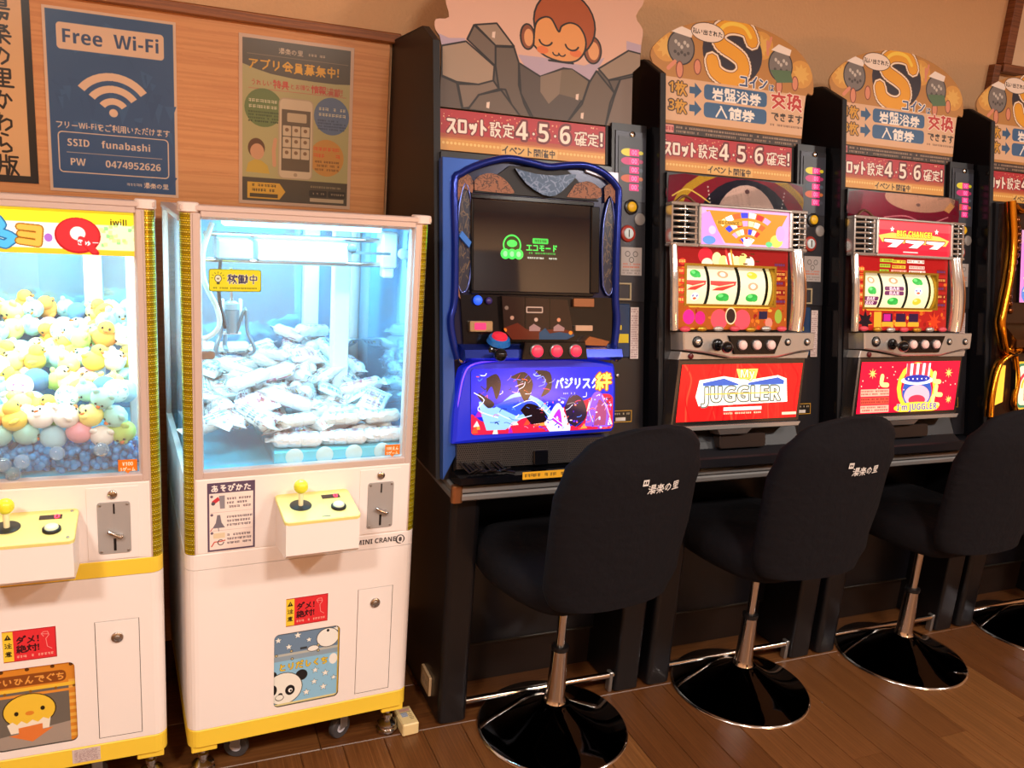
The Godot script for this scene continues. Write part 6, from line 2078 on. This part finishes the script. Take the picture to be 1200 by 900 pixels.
	board(o, "reel_glass", v2([0.122, 0.443, 0.302, 0.437, 0.322, 0.345, 0.3, 0.336, 0.15, 0.336, 0.128, 0.36]), -0.004, 0.012, printed("dark_reels", print_dark_reels(), 0.1, 0.12), black)
	part(o, "jewel_light", ball(Vector3(0.062, 0.432, 0.004), Vector3(0.012, 0.012, 0.008)), glow("jewel_blue", rgb("2a5cff"), 0.8))
	part(o, "jewel", ball(Vector3(0.092, 0.431, 0.002), Vector3(0.009, 0.009, 0.006)), mat("jewel_violet", rgb("3a2c6a"), 0.15))
	part(o, "maker_plate", slab(rrect(0.323, 0.42, 0.383, 0.442, 0.002), -0.004, 0.006, 0.001), mat("plate_bronze", rgb("8a5a3a"), 0.35, 0.6))
	part(o, "counter_window", slab(rrect(0.04, 0.355, 0.1, 0.382, 0.004), -0.004, 0.008, 0.001), mat("window_frame_bronze", rgb("a08a6a"), 0.3, 0.7))
	part(o, "counter_light", slab(rrect(0.052, 0.36, 0.082, 0.377, 0.003), 0.008, 0.009), glow("counter_pink", rgb("e02060"), 0.9))
	part(o, "info_plate", slab(rrect(0.328, 0.358, 0.378, 0.373, 0.002), -0.004, 0.008, 0.001), mat("plate_tan", rgb("b89880"), 0.4, 0.4))
	part(o, "medal_tray", slab(v2([0.335, 0.322, 0.41, 0.318, 0.42, 0.332, 0.36, 0.346]), -0.004, 0.024, 0.002), mat("tray_bronze", rgb("9a6a4a"), 0.22, 0.8))
	var ledge := sideways(v2([-0.01, 0.29, 0.035, 0.284, 0.05, 0.292, 0.044, 0.312, 0.0, 0.325, -0.01, 0.325]), 0.014, 0.446, 0.002)
	part(o, "deck_ledge", ledge, blue)
	part(o, "button_box", slab(v2([0.155, 0.287, 0.337, 0.287, 0.33, 0.331, 0.165, 0.331]), 0.03, 0.06, 0.003), black)
	stop_buttons(o, [0.194, 0.247, 0.3], 0.308, 0.06, 0.0145, glow("button_red", rgb("f0304a"), 0.75))
	lever(o, 0.09, 0.306, 0.04, mat("lever_black", rgb("1c1c20"), 0.12, 0.4))
	part(o, "bet_button_base", lathe([0, 0, 0.03, 0, 0.026, 0.012, 0.02, 0.014, 0, 0.014], 22), mat("base_blue", rgb("2a7ad8"), 0.2, 0.3), Vector3(0.106, 0.33, 0.03), Vector3(30, 0, 0))
	part(o, "bet_button_light", lathe([0, 0.012, 0.02, 0.012, 0.018, 0.02, 0.01, 0.024, 0, 0.025], 20), glow("bet_red", rgb("c8203a"), 0.5), Vector3(0.106, 0.33, 0.03), Vector3(30, 0, 0))
	for x in [0.022, 0.45]:
		part(o, "frame_bolt", knob(0.01, 0.006, 0.002, 14), mat("chrome", rgb("c9c6c4"), 0.16, 1.0), Vector3(x, 0.288, 0.002))
	# lower panel, bulging forward
	var low := smooth_line(v2([-0.006, 0.084, 0.0, 0.17, 0.016, 0.245, 0.032, 0.274, 0.1, 0.289, 0.22, 0.294, 0.34, 0.289, 0.42, 0.277, 0.441, 0.262, 0.444, 0.18, 0.442, 0.12, 0.436, 0.1, 0.41, 0.0955, 0.22, 0.09, 0.03, 0.0845]), 3)
	part(o, "lower_frame_light", slab(low, -0.03, 0.018, 0.008), glow("lower_blue", rgb("1424c0"), 0.45))
	board(o, "backlit_panel", rrect(0.038, 0.104, 0.432, 0.266, 0.01, 4), 0.018, 0.021, printed("blue_belly", print_blue_belly(), 0.18, 1.0), blue)
	panel_light(o, Vector3(0.235, 0.185, 0.024), Vector2(0.38, 0.15), Color(0.35, 0.35, 1.0), 0.03)
	part(o, "glow_line_light", tube(smooth_path(v3([0.002, 0.1, 0.012, 0.008, 0.18, 0.014, 0.022, 0.25, 0.016, 0.05, 0.278, 0.017, 0.14, 0.288, 0.018]), 4), 0.0022, 6), glow("line_violet", rgb("7a4aff"), 1.0))
	# speaker mesh and medal tray
	var grille := printed("speaker_mesh", TEX.grille, 0.35)
	grille.metallic = 0.6
	grille.uv1_triplanar = true
	grille.uv1_scale = Vector3(16, 16, 16)
	part(o, "speaker_mesh", sideways(v2([-0.02, 0.01, 0.004, 0.02, 0.008, 0.082, -0.02, 0.086]), 0.006, 0.44, 0.001), grille)
	part(o, "mesh_port", slab(rrect(0.21, 0.018, 0.25, 0.056, 0.004), 0.0, 0.014, 0.002), black)
	part(o, "lower_tray", sideways(v2([-0.02, -0.012, 0.05, -0.012, 0.052, 0.004, 0.0, 0.012, -0.02, 0.016]), 0.0, 0.45, 0.002), black)
	var crease := fresh()
	rng.seed = 6
	for i in 9:
		var x := 0.012 + i * 0.012
		put_tube(crease, v3([x, 0.03 + rng.randf_range(-0.005, 0.008), 0.01, x + 0.02, 0.012, 0.03, x + 0.036, 0.016 + rng.randf_range(-0.006, 0.008), 0.044]), 0.0035, 6)
	part(o, "crumpled_bag", crease.commit(), mat("bag_black", rgb("16161a"), 0.15))
	board(o, "yellow_note", plate(0.161, -0.008, 0.316, 0.0105), 0.052, 0.0535, printed("yellow_note", print_yellow_note(), 0.5), black)

# a stretch of a printed reel: a piece of a drum whose axis runs along x
func drum(x0: float, x1: float, cy: float, r: float, cz: float, half: float) -> ArrayMesh:
	var st := fresh()
	for i in 10:
		var p := []
		var m := []
		var u := []
		for q in [[x0, i], [x1, i], [x1, i + 1], [x0, i + 1]]:
			var a := deg_to_rad(half * (1.0 - 2.0 * q[1] / 10.0))
			m.append(Vector3(0, sin(a), cos(a)))
			p.append(Vector3(q[0], cy + r * sin(a), cz + r * cos(a)))
			u.append(Vector2((q[0] - x0) / (x1 - x0), q[1] / 10.0))
		tri3(st, p[0], p[1], p[2], m[0], m[1], m[2], u[0], u[1], u[2])
		tri3(st, p[0], p[2], p[3], m[0], m[2], m[3], u[0], u[2], u[3])
	return st.commit()

func reel_machine(k: int) -> void:
	var red := k == 2
	var o := Node3D.new()
	o.name = numbered("reel_machine")
	add_child(o)
	bay(o, k)
	tag(o, "reel machine with three fruit reels and a bright red %s" % ("striped hat panel" if red else "lettered lower panel"), "slot machine", "reel machines")
	cabinet(o)
	var chrome := mat("chrome_soft", rgb("d8d6d4"), 0.12, 0.75)
	var satin := mat("satin_metal", rgb("c6c2be"), 0.26, 0.65)
	var black := mat("black_gloss", rgb("0b0b0f"), 0.15)
	var key := "red" if red else "gold"
	# domed header
	board(o, "header_panel", smooth_line(v2([-0.016, 0.69, -0.014, 0.782, 0.1, 0.787, 0.22, 0.79, 0.34, 0.787, 0.448, 0.782, 0.446, 0.69]), 2), -0.06, -0.03, printed("header_" + key, print_magenta_header() if red else print_red_header(), 0.16), black)
	# speaker cages of bars on both sides of the top panel
	for s in 2:
		var x0 := -0.03 if s == 0 else 0.376
		var x1 := 0.058 if s == 0 else 0.434
		var g := Node3D.new()
		g.name = "speaker_cage"
		o.add_child(g, true)
		part(g, "cage_back", slab(plate(x0 + 0.004, 0.594, x1 - 0.002, 0.7), -0.03, -0.012), black)
		part(g, "cage_frame", boxes([[Vector3(x0, 0.588, -0.02), Vector3(x1, 0.597, 0.012)], [Vector3(x0, 0.697, -0.02), Vector3(x1, 0.706, 0.012)], [Vector3(x0, 0.597, -0.02), Vector3(x0 + 0.006, 0.697, 0.012)], [Vector3(x1 - 0.012, 0.597, -0.02), Vector3(x1 - 0.005, 0.697, 0.012)]], 0.002), chrome)
		for i in 6:
			var y := 0.607 + i * 0.016
			part(g, "bar", tube(v3([x0 + 0.002, y, 0.002, (x0 + x1) / 2, y, 0.013, x1 - 0.006, y, 0.01]), 0.0036, 6), chrome)
		part(g, "vertical_bar", tube(v3([(x0 + x1) / 2, 0.594, 0.009, (x0 + x1) / 2, 0.7, 0.009]), 0.002, 6), satin)
	part(o, "vent_chain", tube(smooth_path(v3([-0.01, 0.706, 0.0, 0.01, 0.722, 0.0, 0.03, 0.72, 0.0, 0.052, 0.706, 0.0]), 3), 0.004, 6), mat("gear_bronze", rgb("6a4a38"), 0.35, 0.6))
	part(o, "panel_rim", boxes([[Vector3(0.058, 0.588, -0.02), Vector3(0.376, 0.596, 0.016)], [Vector3(0.058, 0.697, -0.02), Vector3(0.376, 0.704, 0.016)], [Vector3(0.056, 0.596, -0.02), Vector3(0.064, 0.697, 0.016)], [Vector3(0.368, 0.596, -0.02), Vector3(0.376, 0.697, 0.016)]], 0.002), satin)
	board(o, "backlit_top_panel", plate(0.064, 0.596, 0.368, 0.697), -0.01, 0.008, printed("top_" + key, print_sevens_panel() if red else print_fan_panel(), 0.2, 0.75), black)
	# belly with the reels
	var st := fresh()
	var hole := plate(0.028, 0.434, 0.326, 0.538)
	var r := Rect2(-0.004, 0.364, 0.378, 0.224)
	for q in [plate(-0.004, 0.364, 0.374, 0.434), plate(-0.004, 0.538, 0.374, 0.588), plate(-0.004, 0.434, 0.028, 0.538), plate(0.326, 0.434, 0.374, 0.538)]:
		put_sheet(st, q, 0, 0.0, r)
	part(o, "backlit_belly_glass", st.commit(), printed("belly_" + key, print_reel_belly(red), 0.15, 0.45))
	part(o, "reel_box", boxes([[Vector3(0.02, 0.428, -0.03), Vector3(0.334, 0.434, 0.001)], [Vector3(0.02, 0.538, -0.03), Vector3(0.334, 0.544, 0.001)], [Vector3(0.02, 0.434, -0.03), Vector3(0.028, 0.538, 0.001)], [Vector3(0.326, 0.434, -0.03), Vector3(0.334, 0.538, 0.001)]]), mat("reel_frame_gold", rgb("b8902c"), 0.25, 0.7))
	part(o, "reel_backing", box(Vector3(0.02, 0.42, -0.0295), Vector3(0.334, 0.55, -0.028)), mat("reel_black", rgb("14120e"), 0.5))
	var xs := [[0.029, 0.1], [0.11, 0.203], [0.214, 0.302]]
	for i in 3:
		part(o, "reel_drum_light", drum(xs[i][0], xs[i][1], 0.486, 0.09, -0.097, 38.0), printed("reel_%d" % (i + (3 if red else 0)), print_reel(i + (3 if red else 0)), 0.4, 0.5))
	part(o, "reel_end_light", drum(0.312, 0.325, 0.486, 0.09, -0.097, 38.0), glow("reel_cream", rgb("efe6a8"), 0.5))
	panel_light(o, Vector3(0.18, 0.49, 0.02), Vector2(0.36, 0.2), Color(1.0, 0.8, 0.5), 0.018)
	for s in 2:
		var q := v3([-0.018, 0.59, 0.002, -0.02, 0.5, 0.012, -0.019, 0.42, 0.012, -0.014, 0.362, 0.006]) if s == 0 else v3([0.398, 0.592, 0.002, 0.402, 0.5, 0.012, 0.402, 0.42, 0.012, 0.4, 0.362, 0.006])
		part(o, "side_column", tube(smooth_path(q, 4), 0.011 if s == 0 else 0.022, 12), chrome)
		if s == 1:
			part(o, "column_groove", tube(smooth_path(v3([0.404, 0.59, 0.018, 0.41, 0.5, 0.034, 0.41, 0.42, 0.034, 0.406, 0.364, 0.026]), 4), 0.0028, 6), mat("groove_bronze", rgb("8a5a3a"), 0.3, 0.8))
	rng.seed = 12 + k
	for i in 7:
		var bx := 0.02 + i * 0.055
		part(o, "trim_bead", ball(Vector3(bx, 0.366 + rng.randf_range(-0.002, 0.003), 0.008), Vector3(0.018, 0.008, 0.008), 10, 6), [mat("bead_rose", rgb("d8485a"), 0.25), mat("bead_gold", rgb("c8942c"), 0.25, 0.6), satin][i % 3])
	# chrome deck
	var deck := v2([-0.002, 0.356, 0.452, 0.356, 0.446, 0.306, 0.4, 0.302, 0.312, 0.286, 0.15, 0.286, 0.07, 0.3, 0.0, 0.308])
	part(o, "deck", slab(deck, -0.03, 0.034, 0.004), satin)
	part(o, "button_box", slab(v2([0.141, 0.347, 0.326, 0.347, 0.301, 0.296, 0.16, 0.296]), 0.034, 0.04, 0.002), black)
	stop_buttons(o, [0.185, 0.234, 0.283], 0.321, 0.04, 0.0125, glow("button_white", rgb("d8b8b0"), 0.25) if not red else glow("button_white", rgb("d8b8b0"), 0.25))
	part(o, "coin_ring", knob(0.016, 0.005, 0.002, 20), mat("black_plastic", rgb("141315"), 0.35), Vector3(0.042, 0.33, 0.034))
	part(o, "coin_disc", knob(0.009, 0.007, 0.002, 16), chrome, Vector3(0.042, 0.33, 0.034))
	lever(o, 0.106, 0.322, 0.036, mat("lever_black", rgb("1c1c20"), 0.12, 0.4))
	for x in [0.35, 0.42]:
		part(o, "key_ring", knob(0.0105, 0.004, 0.0015, 16), mat("black_plastic", rgb("141315"), 0.35), Vector3(x, 0.329, 0.034))
		part(o, "key_disc", knob(0.0065, 0.006, 0.0015, 14), chrome, Vector3(x, 0.329, 0.034))
	part(o, "deck_apron", slab(v2([-0.008, 0.282, 0.0, 0.304, 0.07, 0.296, 0.15, 0.284, 0.312, 0.284, 0.4, 0.298, 0.442, 0.302, 0.437, 0.282]), -0.03, 0.02, 0.002), satin)
	part(o, "red_stud", knob(0.008, 0.006, 0.002, 14), mat("stud_red", rgb("5a1820"), 0.2), Vector3(0.03, 0.291, 0.02))
	# lower backlit panel in its frame, wider at the top
	var outer := v2([-0.026, 0.1, 0.412, 0.1, 0.432, 0.284, -0.002, 0.282])
	part(o, "lower_frame", slab(outer, -0.03, 0.018, 0.004), mat("frame_metal", rgb("6a6462"), 0.2, 0.9))
	board(o, "backlit_lower_panel", v2([-0.014, 0.112, 0.398, 0.112, 0.42, 0.268, 0.004, 0.268]), 0.018, 0.02, printed("low_" + key, print_hat_belly() if red else print_red_belly(), 0.16, 0.95), black)
	panel_light(o, Vector3(0.2, 0.19, 0.024), Vector2(0.4, 0.14), Color(1.0, 0.3, 0.25), 0.03)
	part(o, "panel_foot", slab(v2([-0.024, 0.088, 0.4, 0.088, 0.408, 0.1, -0.026, 0.1]), -0.03, 0.03, 0.002), satin)
	part(o, "foot_catch", slab(v2([0.13, 0.072, 0.22, 0.072, 0.24, 0.088, 0.12, 0.088]), -0.02, 0.026, 0.002), mat("catch_grey", rgb("8a807c"), 0.3, 0.8))
	part(o, "medal_bowl", sideways(v2([-0.03, -0.008, 0.055, -0.012, 0.06, 0.012, 0.05, 0.016, 0.02, 0.004, -0.01, 0.03, -0.03, 0.088]), -0.02, 0.44, 0.002), mat("bowl_black", rgb("151419"), 0.42))
	part(o, "bowl_mouth", slab(rrect(0.14, 0.03, 0.3, 0.07, 0.008), -0.02, 0.01, 0.002), mat("mouth_brown", rgb("2a1c16"), 0.4))

func gold_machine() -> void:
	var o := Node3D.new()
	o.name = numbered("reel_machine")
	add_child(o)
	bay(o, 3)
	tag(o, "gold framed reel machine with a yellow lamp at the far right", "slot machine", "reel machines")
	cabinet(o)
	var gold := mat("gold", rgb("d08a24"), 0.18, 1.0)
	var black := mat("black_gloss", rgb("0b0b0f"), 0.15)
	part(o, "door", slab(v2([-0.02, 0.05, 0.45, 0.05, 0.45, 0.785, -0.005, 0.785]), -0.03, -0.012), mat("door_brown", rgb("2a160c"), 0.25))
	for q in [
		[0.024, [-0.006, 0.79, 0.0, 0.74, 0.008, 0.66, 0.0, 0.56, -0.024, 0.45, -0.034, 0.39, -0.022, 0.34, -0.006, 0.3, 0.02, 0.29]],
		[0.02, [0.02, 0.288, -0.03, 0.26, -0.052, 0.21, -0.066, 0.14, -0.07, 0.08]],
		[0.016, [0.012, 0.78, 0.05, 0.76, 0.12, 0.775, 0.25, 0.78, 0.4, 0.77]],
		[0.014, [0.045, 0.28, 0.06, 0.2, 0.056, 0.1, 0.2, 0.09, 0.4, 0.09]],
	]:
		var p := PackedVector3Array()
		for c in smooth_line(v2(q[1]), 4):
			p.append(Vector3(c.x + 0.012, c.y, 0.002))
		part(o, "gold_frame", tube(p, q[0] * 0.55, 10, q[0] * 0.8), gold)
	for i in 14:
		part(o, "frame_scale", ball(Vector3(0.038 - 0.0016 * i + 0.012 * sin(i * 0.5), 0.73 - i * 0.023, 0.006), Vector3(0.013, 0.012, 0.009), 8, 6), mat("scale_brown", rgb("6a3a14"), 0.15, 0.8))
	part(o, "panel_light_side", slab(v2([-0.044, 0.114, 0.004, 0.128, 0.012, 0.25, -0.014, 0.236, -0.036, 0.18]), -0.012, 0.004, 0.002), glow("lamp_yellow", rgb("f0b83a"), 0.85))
	panel_light(o, Vector3(-0.01, 0.18, 0.01), Vector2(0.04, 0.1), Color(1.0, 0.75, 0.3), 0.012)
	board(o, "screen", plate(0.07, 0.46, 0.4, 0.7), -0.012, 0.0, printed("gold_screen", print_fan_panel(), 0.2, 0.4), black)
	board(o, "backlit_panel", plate(0.06, 0.1, 0.4, 0.262), -0.012, 0.006, printed("gold_low", print_gold_belly(), 0.2, 0.45), black)
	for i in 3:
		part(o, "reel_drum_light", drum(0.085 + 0.1 * i, 0.175 + 0.1 * i, 0.52, 0.05, -0.044, 50.0), M["reel_%d" % (i + 3)])
	for i in 8:
		part(o, "gold_bead", ball(Vector3(0.02 + i * 0.04, 0.302, 0.01), Vector3(0.017, 0.015, 0.012), 10, 7), gold)
	part(o, "deck", sideways(v2([-0.02, 0.305, 0.04, 0.31, 0.04, 0.335, -0.02, 0.4]), 0.01, 0.45, 0.003), mat("deck_brown", rgb("4a2c16"), 0.2, 0.6))

# ------------------------------------------------------------------ counter and stands under the machines
func build_counter() -> void:
	var o := thing("machine_counter", "long black counter with a double metal edge under the reel machines", "counter", Vector3(0, 0, 0))
	var X1 := 3.9
	part(o, "worktop", box(Vector3(0.657, 0.647, WALL_Z + 0.02), Vector3(X1, 0.684, -1.794), 0.002), mat("counter_black", rgb("17161a"), 0.3))
	var alu := mat("counter_metal", rgb("a8a4a2"), 0.3, 0.6)
	for y in [0.6755, 0.655]:
		part(o, "edge_strip", box(Vector3(0.66, y - 0.0085, -1.796), Vector3(X1, y + 0.0085, -1.784), 0.0035), alu)
		part(o, "edge_strip", box(Vector3(0.647, y - 0.0085, WALL_Z + 0.02), Vector3(0.659, y + 0.0085, -1.796), 0.0035), alu)
	part(o, "corner_bracket", upright(rrect(0.644, -1.804, 0.672, -1.782, 0.008), 0.644, 0.687, 0.002), mat("bracket_copper", rgb("b0764e"), 0.35, 0.8))
	var black := mat("stand_black", rgb("0e0d10"), 0.34)
	for k in 4:
		var x := 0.657 + PITCH * k
		var s := thing("machine_stand", "black machine stand with foot rail under the %s reel machine" % WHICH[k], "stand", Vector3(x, 0, -1.82), "machine stands")
		part(s, "leg", upright(rrect(0, -0.5, 0.08, 0, 0.016), 0.006, 0.646), black)
		part(s, "leg", upright(rrect(0.533, -0.5, 0.612, 0, 0.01), 0.006, 0.646), black)
		part(s, "foot_pad", upright(rrect(0.02, -0.06, 0.07, -0.005, 0.012), 0, 0.006), mat("rubber_grey", rgb("3c3a3c"), 0.6))
		part(s, "foot_pad", upright(rrect(0.545, -0.06, 0.6, -0.005, 0.012), 0, 0.006), mat("rubber_grey", rgb("3c3a3c"), 0.6))
		var bp := part(s, "back_panel", box(Vector3(0.08, 0.13, -0.17), Vector3(0.533, 0.646, -0.155), 0.003), mat("panel_navy", rgb("101118"), 0.28))
		part(bp, "panel_lip", box(Vector3(0.08, 0.127, -0.17), Vector3(0.533, 0.132, -0.152), 0.001), mat("lip_grey", rgb("3a3630"), 0.35, 0.5))
		part(s, "rear_panel", box(Vector3(0.08, 0.0, -0.2), Vector3(0.533, 0.13, -0.172)), mat("rear_brown", rgb("1e120c"), 0.5))
		part(s, "latch", box(Vector3(0.09, 0.36, -0.155), Vector3(0.112, 0.363, -0.15)), mat("chrome", rgb("c9c6c4"), 0.16, 1.0))
		var rail := part(s, "foot_rail", tube(v3([0.08, 0.05, -0.018, 0.533, 0.05, -0.018]), 0.0095, 12), mat("rail_chrome", rgb("cfc4ba"), 0.14, 1.0))
		part(rail, "rail_bracket", box(Vector3(0.518, 0.0, -0.03), Vector3(0.53, 0.062, -0.008), 0.002), mat("steel", rgb("a8a4a0"), 0.35, 0.9))
	# socket plate on the end of the first stand
	var w := thing("wall_socket", "beige socket plate on the black end panel beside the right crane machine", "socket", Vector3(0.6565, 0.07, -1.93))
	w.rotation_degrees.y = -90
	board(w, "face_plate", rrect(-0.035, -0.026, 0.04, 0.03, 0.003), 0.0, 0.007, printed("outlet", print_outlet(), 0.45), mat("socket_beige", rgb("c9a880"), 0.5))

# ------------------------------------------------------------------ stools
func back_half(y: float) -> float:
	var t := [[0.47, 0.165], [0.485, 0.182], [0.52, 0.194], [0.6, 0.202], [0.7, 0.205], [0.78, 0.2], [0.832, 0.186], [0.868, 0.163], [0.892, 0.132], [0.906, 0.094], [0.914, 0.05]]
	for i in t.size() - 1:
		if y <= t[i + 1][0]:
			return lerpf(t[i][1], t[i + 1][1], clampf((y - t[i][0]) / (t[i + 1][0] - t[i][0]), 0, 1))
	return 0.03

# how far back the rear face of the backrest lies at height y and sideways place x
func back_face(x: float, y: float) -> float:
	var w := back_half(y)
	var u := clampf(absf(x) / w, 0.0, 0.999)
	return 0.205 + (y - 0.45) * 0.12 - 0.045 * x * x / 0.04 + back_thick(y) * pow(1.0 - pow(u, 3.2), 0.3125)

func back_thick(y: float) -> float:
	return 0.034 if y < 0.82 else lerpf(0.034, 0.012, clampf((y - 0.82) / 0.08, 0, 1))

func chair_shape(called: String, label: String) -> Node3D:
	var o := Node3D.new()
	o.name = numbered(called)
	add_child(o)
	tag(o, label, "chair", "padded stools at the reel machines")
	var cloth := mat("chair_cloth", rgb("110f13"), 0.88)
	cloth.metallic_specular = 0.28
	var n := FastNoiseLite.new()
	n.frequency = 0.02
	n.seed = 8
	var nt := NoiseTexture2D.new()
	nt.width = 256
	nt.height = 256
	nt.seamless = true
	nt.as_normal_map = true
	nt.bump_strength = 5.0
	nt.noise = n
	cloth.normal_enabled = true
	cloth.normal_texture = nt
	cloth.normal_scale = 0.5
	cloth.uv1_triplanar = true
	cloth.uv1_scale = Vector3(5, 5, 5)
	# backrest: level slices from the seat up to the rounded top
	var rings := []
	for y in [0.472, 0.478, 0.492, 0.52, 0.56, 0.64, 0.7, 0.75, 0.79, 0.825, 0.852, 0.875, 0.89, 0.9, 0.907, 0.912, 0.9135]:
		var ring := PackedVector3Array()
		var w := back_half(y)
		var th := back_thick(y)
		for k in 36:
			var a := TAU * k / 36.0
			var ux := signf(cos(a)) * pow(absf(cos(a)), 0.625)
			var uz := signf(sin(a)) * pow(absf(sin(a)), 0.625)
			var x := ux * w
			var ripple := 0.0022 * sin(y * 90.0 + ux * 6.0) * (1.0 if absf(ux) > 0.75 else 0.2)
			ring.append(Vector3(x + ripple, y, 0.205 + (y - 0.45) * 0.12 - 0.045 * x * x / 0.04 + uz * (th if uz > 0.0 else th * 0.9) + ripple))
		rings.append(ring)
	part(o, "backrest", loft(rings), cloth)
	# seat cushion
	rings = []
	for q in [[0.425, 0.84], [0.432, 0.93], [0.448, 0.985], [0.472, 1.0], [0.495, 0.985], [0.512, 0.93], [0.521, 0.8], [0.525, 0.5]]:
		var ring := PackedVector3Array()
		for k in 36:
			var a := TAU * k / 36.0
			var ux := signf(cos(a)) * pow(absf(cos(a)), 0.7)
			var uz := signf(sin(a)) * pow(absf(sin(a)), 0.7)
			ring.append(Vector3(ux * 0.205 * q[1], q[0] + 0.003 * sin(a * 5.0), -0.03 + uz * 0.215 * q[1]))
		rings.append(ring)
	part(o, "seat", loft(rings), cloth)
	part(o, "seat_plate", box(Vector3(-0.09, 0.41, -0.1), Vector3(0.09, 0.426, 0.1), 0.004), mat("black_plastic", rgb("141315"), 0.35))
	var bc := mat("base_black_chrome", rgb("4a484c"), 0.05, 1.0)
	var base := part(o, "base", lathe([0.0, 0.0, 0.196, 0.0, 0.2, 0.004, 0.198, 0.009, 0.18, 0.016, 0.15, 0.025, 0.115, 0.037, 0.085, 0.05, 0.06, 0.063, 0.042, 0.074, 0.034, 0.08, 0.0, 0.08], 56), bc)
	part(base, "base_rim", lathe([0.196, 0.0, 0.202, 0.0, 0.2035, 0.003, 0.202, 0.006, 0.198, 0.008], 56), mat("chrome", rgb("c9c6c4"), 0.16, 1.0))
	var col := part(o, "column", lathe([0.033, 0.076, 0.028, 0.084, 0.0255, 0.096, 0.0215, 0.23, 0.0215, 0.238, 0.0, 0.238], 24), mat("column_steel", rgb("d0cac6"), 0.14, 1.0))
	part(col, "collar", lathe([0.0222, 0.23, 0.0228, 0.232, 0.0228, 0.242, 0.016, 0.244, 0.0, 0.244], 20), mat("black_plastic", rgb("141315"), 0.35))
	part(o, "gas_lift", lathe([0.0125, 0.24, 0.0125, 0.412, 0.0, 0.412], 18), mat("chrome_bright", rgb("d8d4d0"), 0.1, 1.0))
	# white embroidery on the back
	var st := fresh()
	var lay := func(p: Vector2) -> Vector3: return Vector3(p.x, p.y, back_face(p.x, p.y) + 0.0022)
	put_writing(st, "湯楽の里", -0.018, 0.79, 0.024, 0.0022, 0.0005, lay)
	put_writing(st, "ロ", -0.037, 0.806, 0.02, 0.0026, 0.0, lay)
	put_writing(st, "エ", -0.034, 0.803, 0.014, 0.002, 0.0, lay)
	part(o, "embroidery", st.commit(), mat("thread_white", rgb("cfc8c2"), 0.8))
	return o

func build_chairs() -> void:
	var labels := ["black padded stool nearest to the crane machines, with white stitched writing", "black padded stool in front of the red lettered reel machine", "black padded stool in front of the striped hat reel machine", "black padded stool at the far right edge, before the gold machine"]
	var spots := [[0.952, -1.735, 9.0], [1.575, -1.742, 3.0], [2.222, -1.742, 3.0], [2.86, -1.742, 2.0]]
	var first := chair_shape("padded_stool", labels[0])
	for i in 4:
		var o: Node3D = first
		if i:
			o = first.duplicate()
			o.name = numbered("padded_stool")
			add_child(o)
			o.set_meta("label", labels[i])
		o.position = Vector3(spots[i][0], 0, spots[i][1])
		o.rotation_degrees.y = spots[i][2]

func build_small() -> void:
	var o := thing("power_tap", "cream power strip box on the floor beside the right crane machine", "power strip", Vector3(0.575, 0, -1.85))
	o.rotation_degrees.y = 4
	part(o, "body", box(Vector3(-0.022, 0, -0.03), Vector3(0.022, 0.034, 0.045), 0.003), mat("tap_cream", rgb("e0c890"), 0.5))
	var st := fresh()
	put_slab(st, plate(-0.02, -0.042, 0.02, 0.028), 0.0, 0.0006, 0, Transform3D(Basis(Vector3(1, 0, 0), -PI / 2), Vector3(0, 0.0341, 0)))
	part(o, "printed_label", st.commit(), printed("tap_note", print_tap_note(), 0.5))
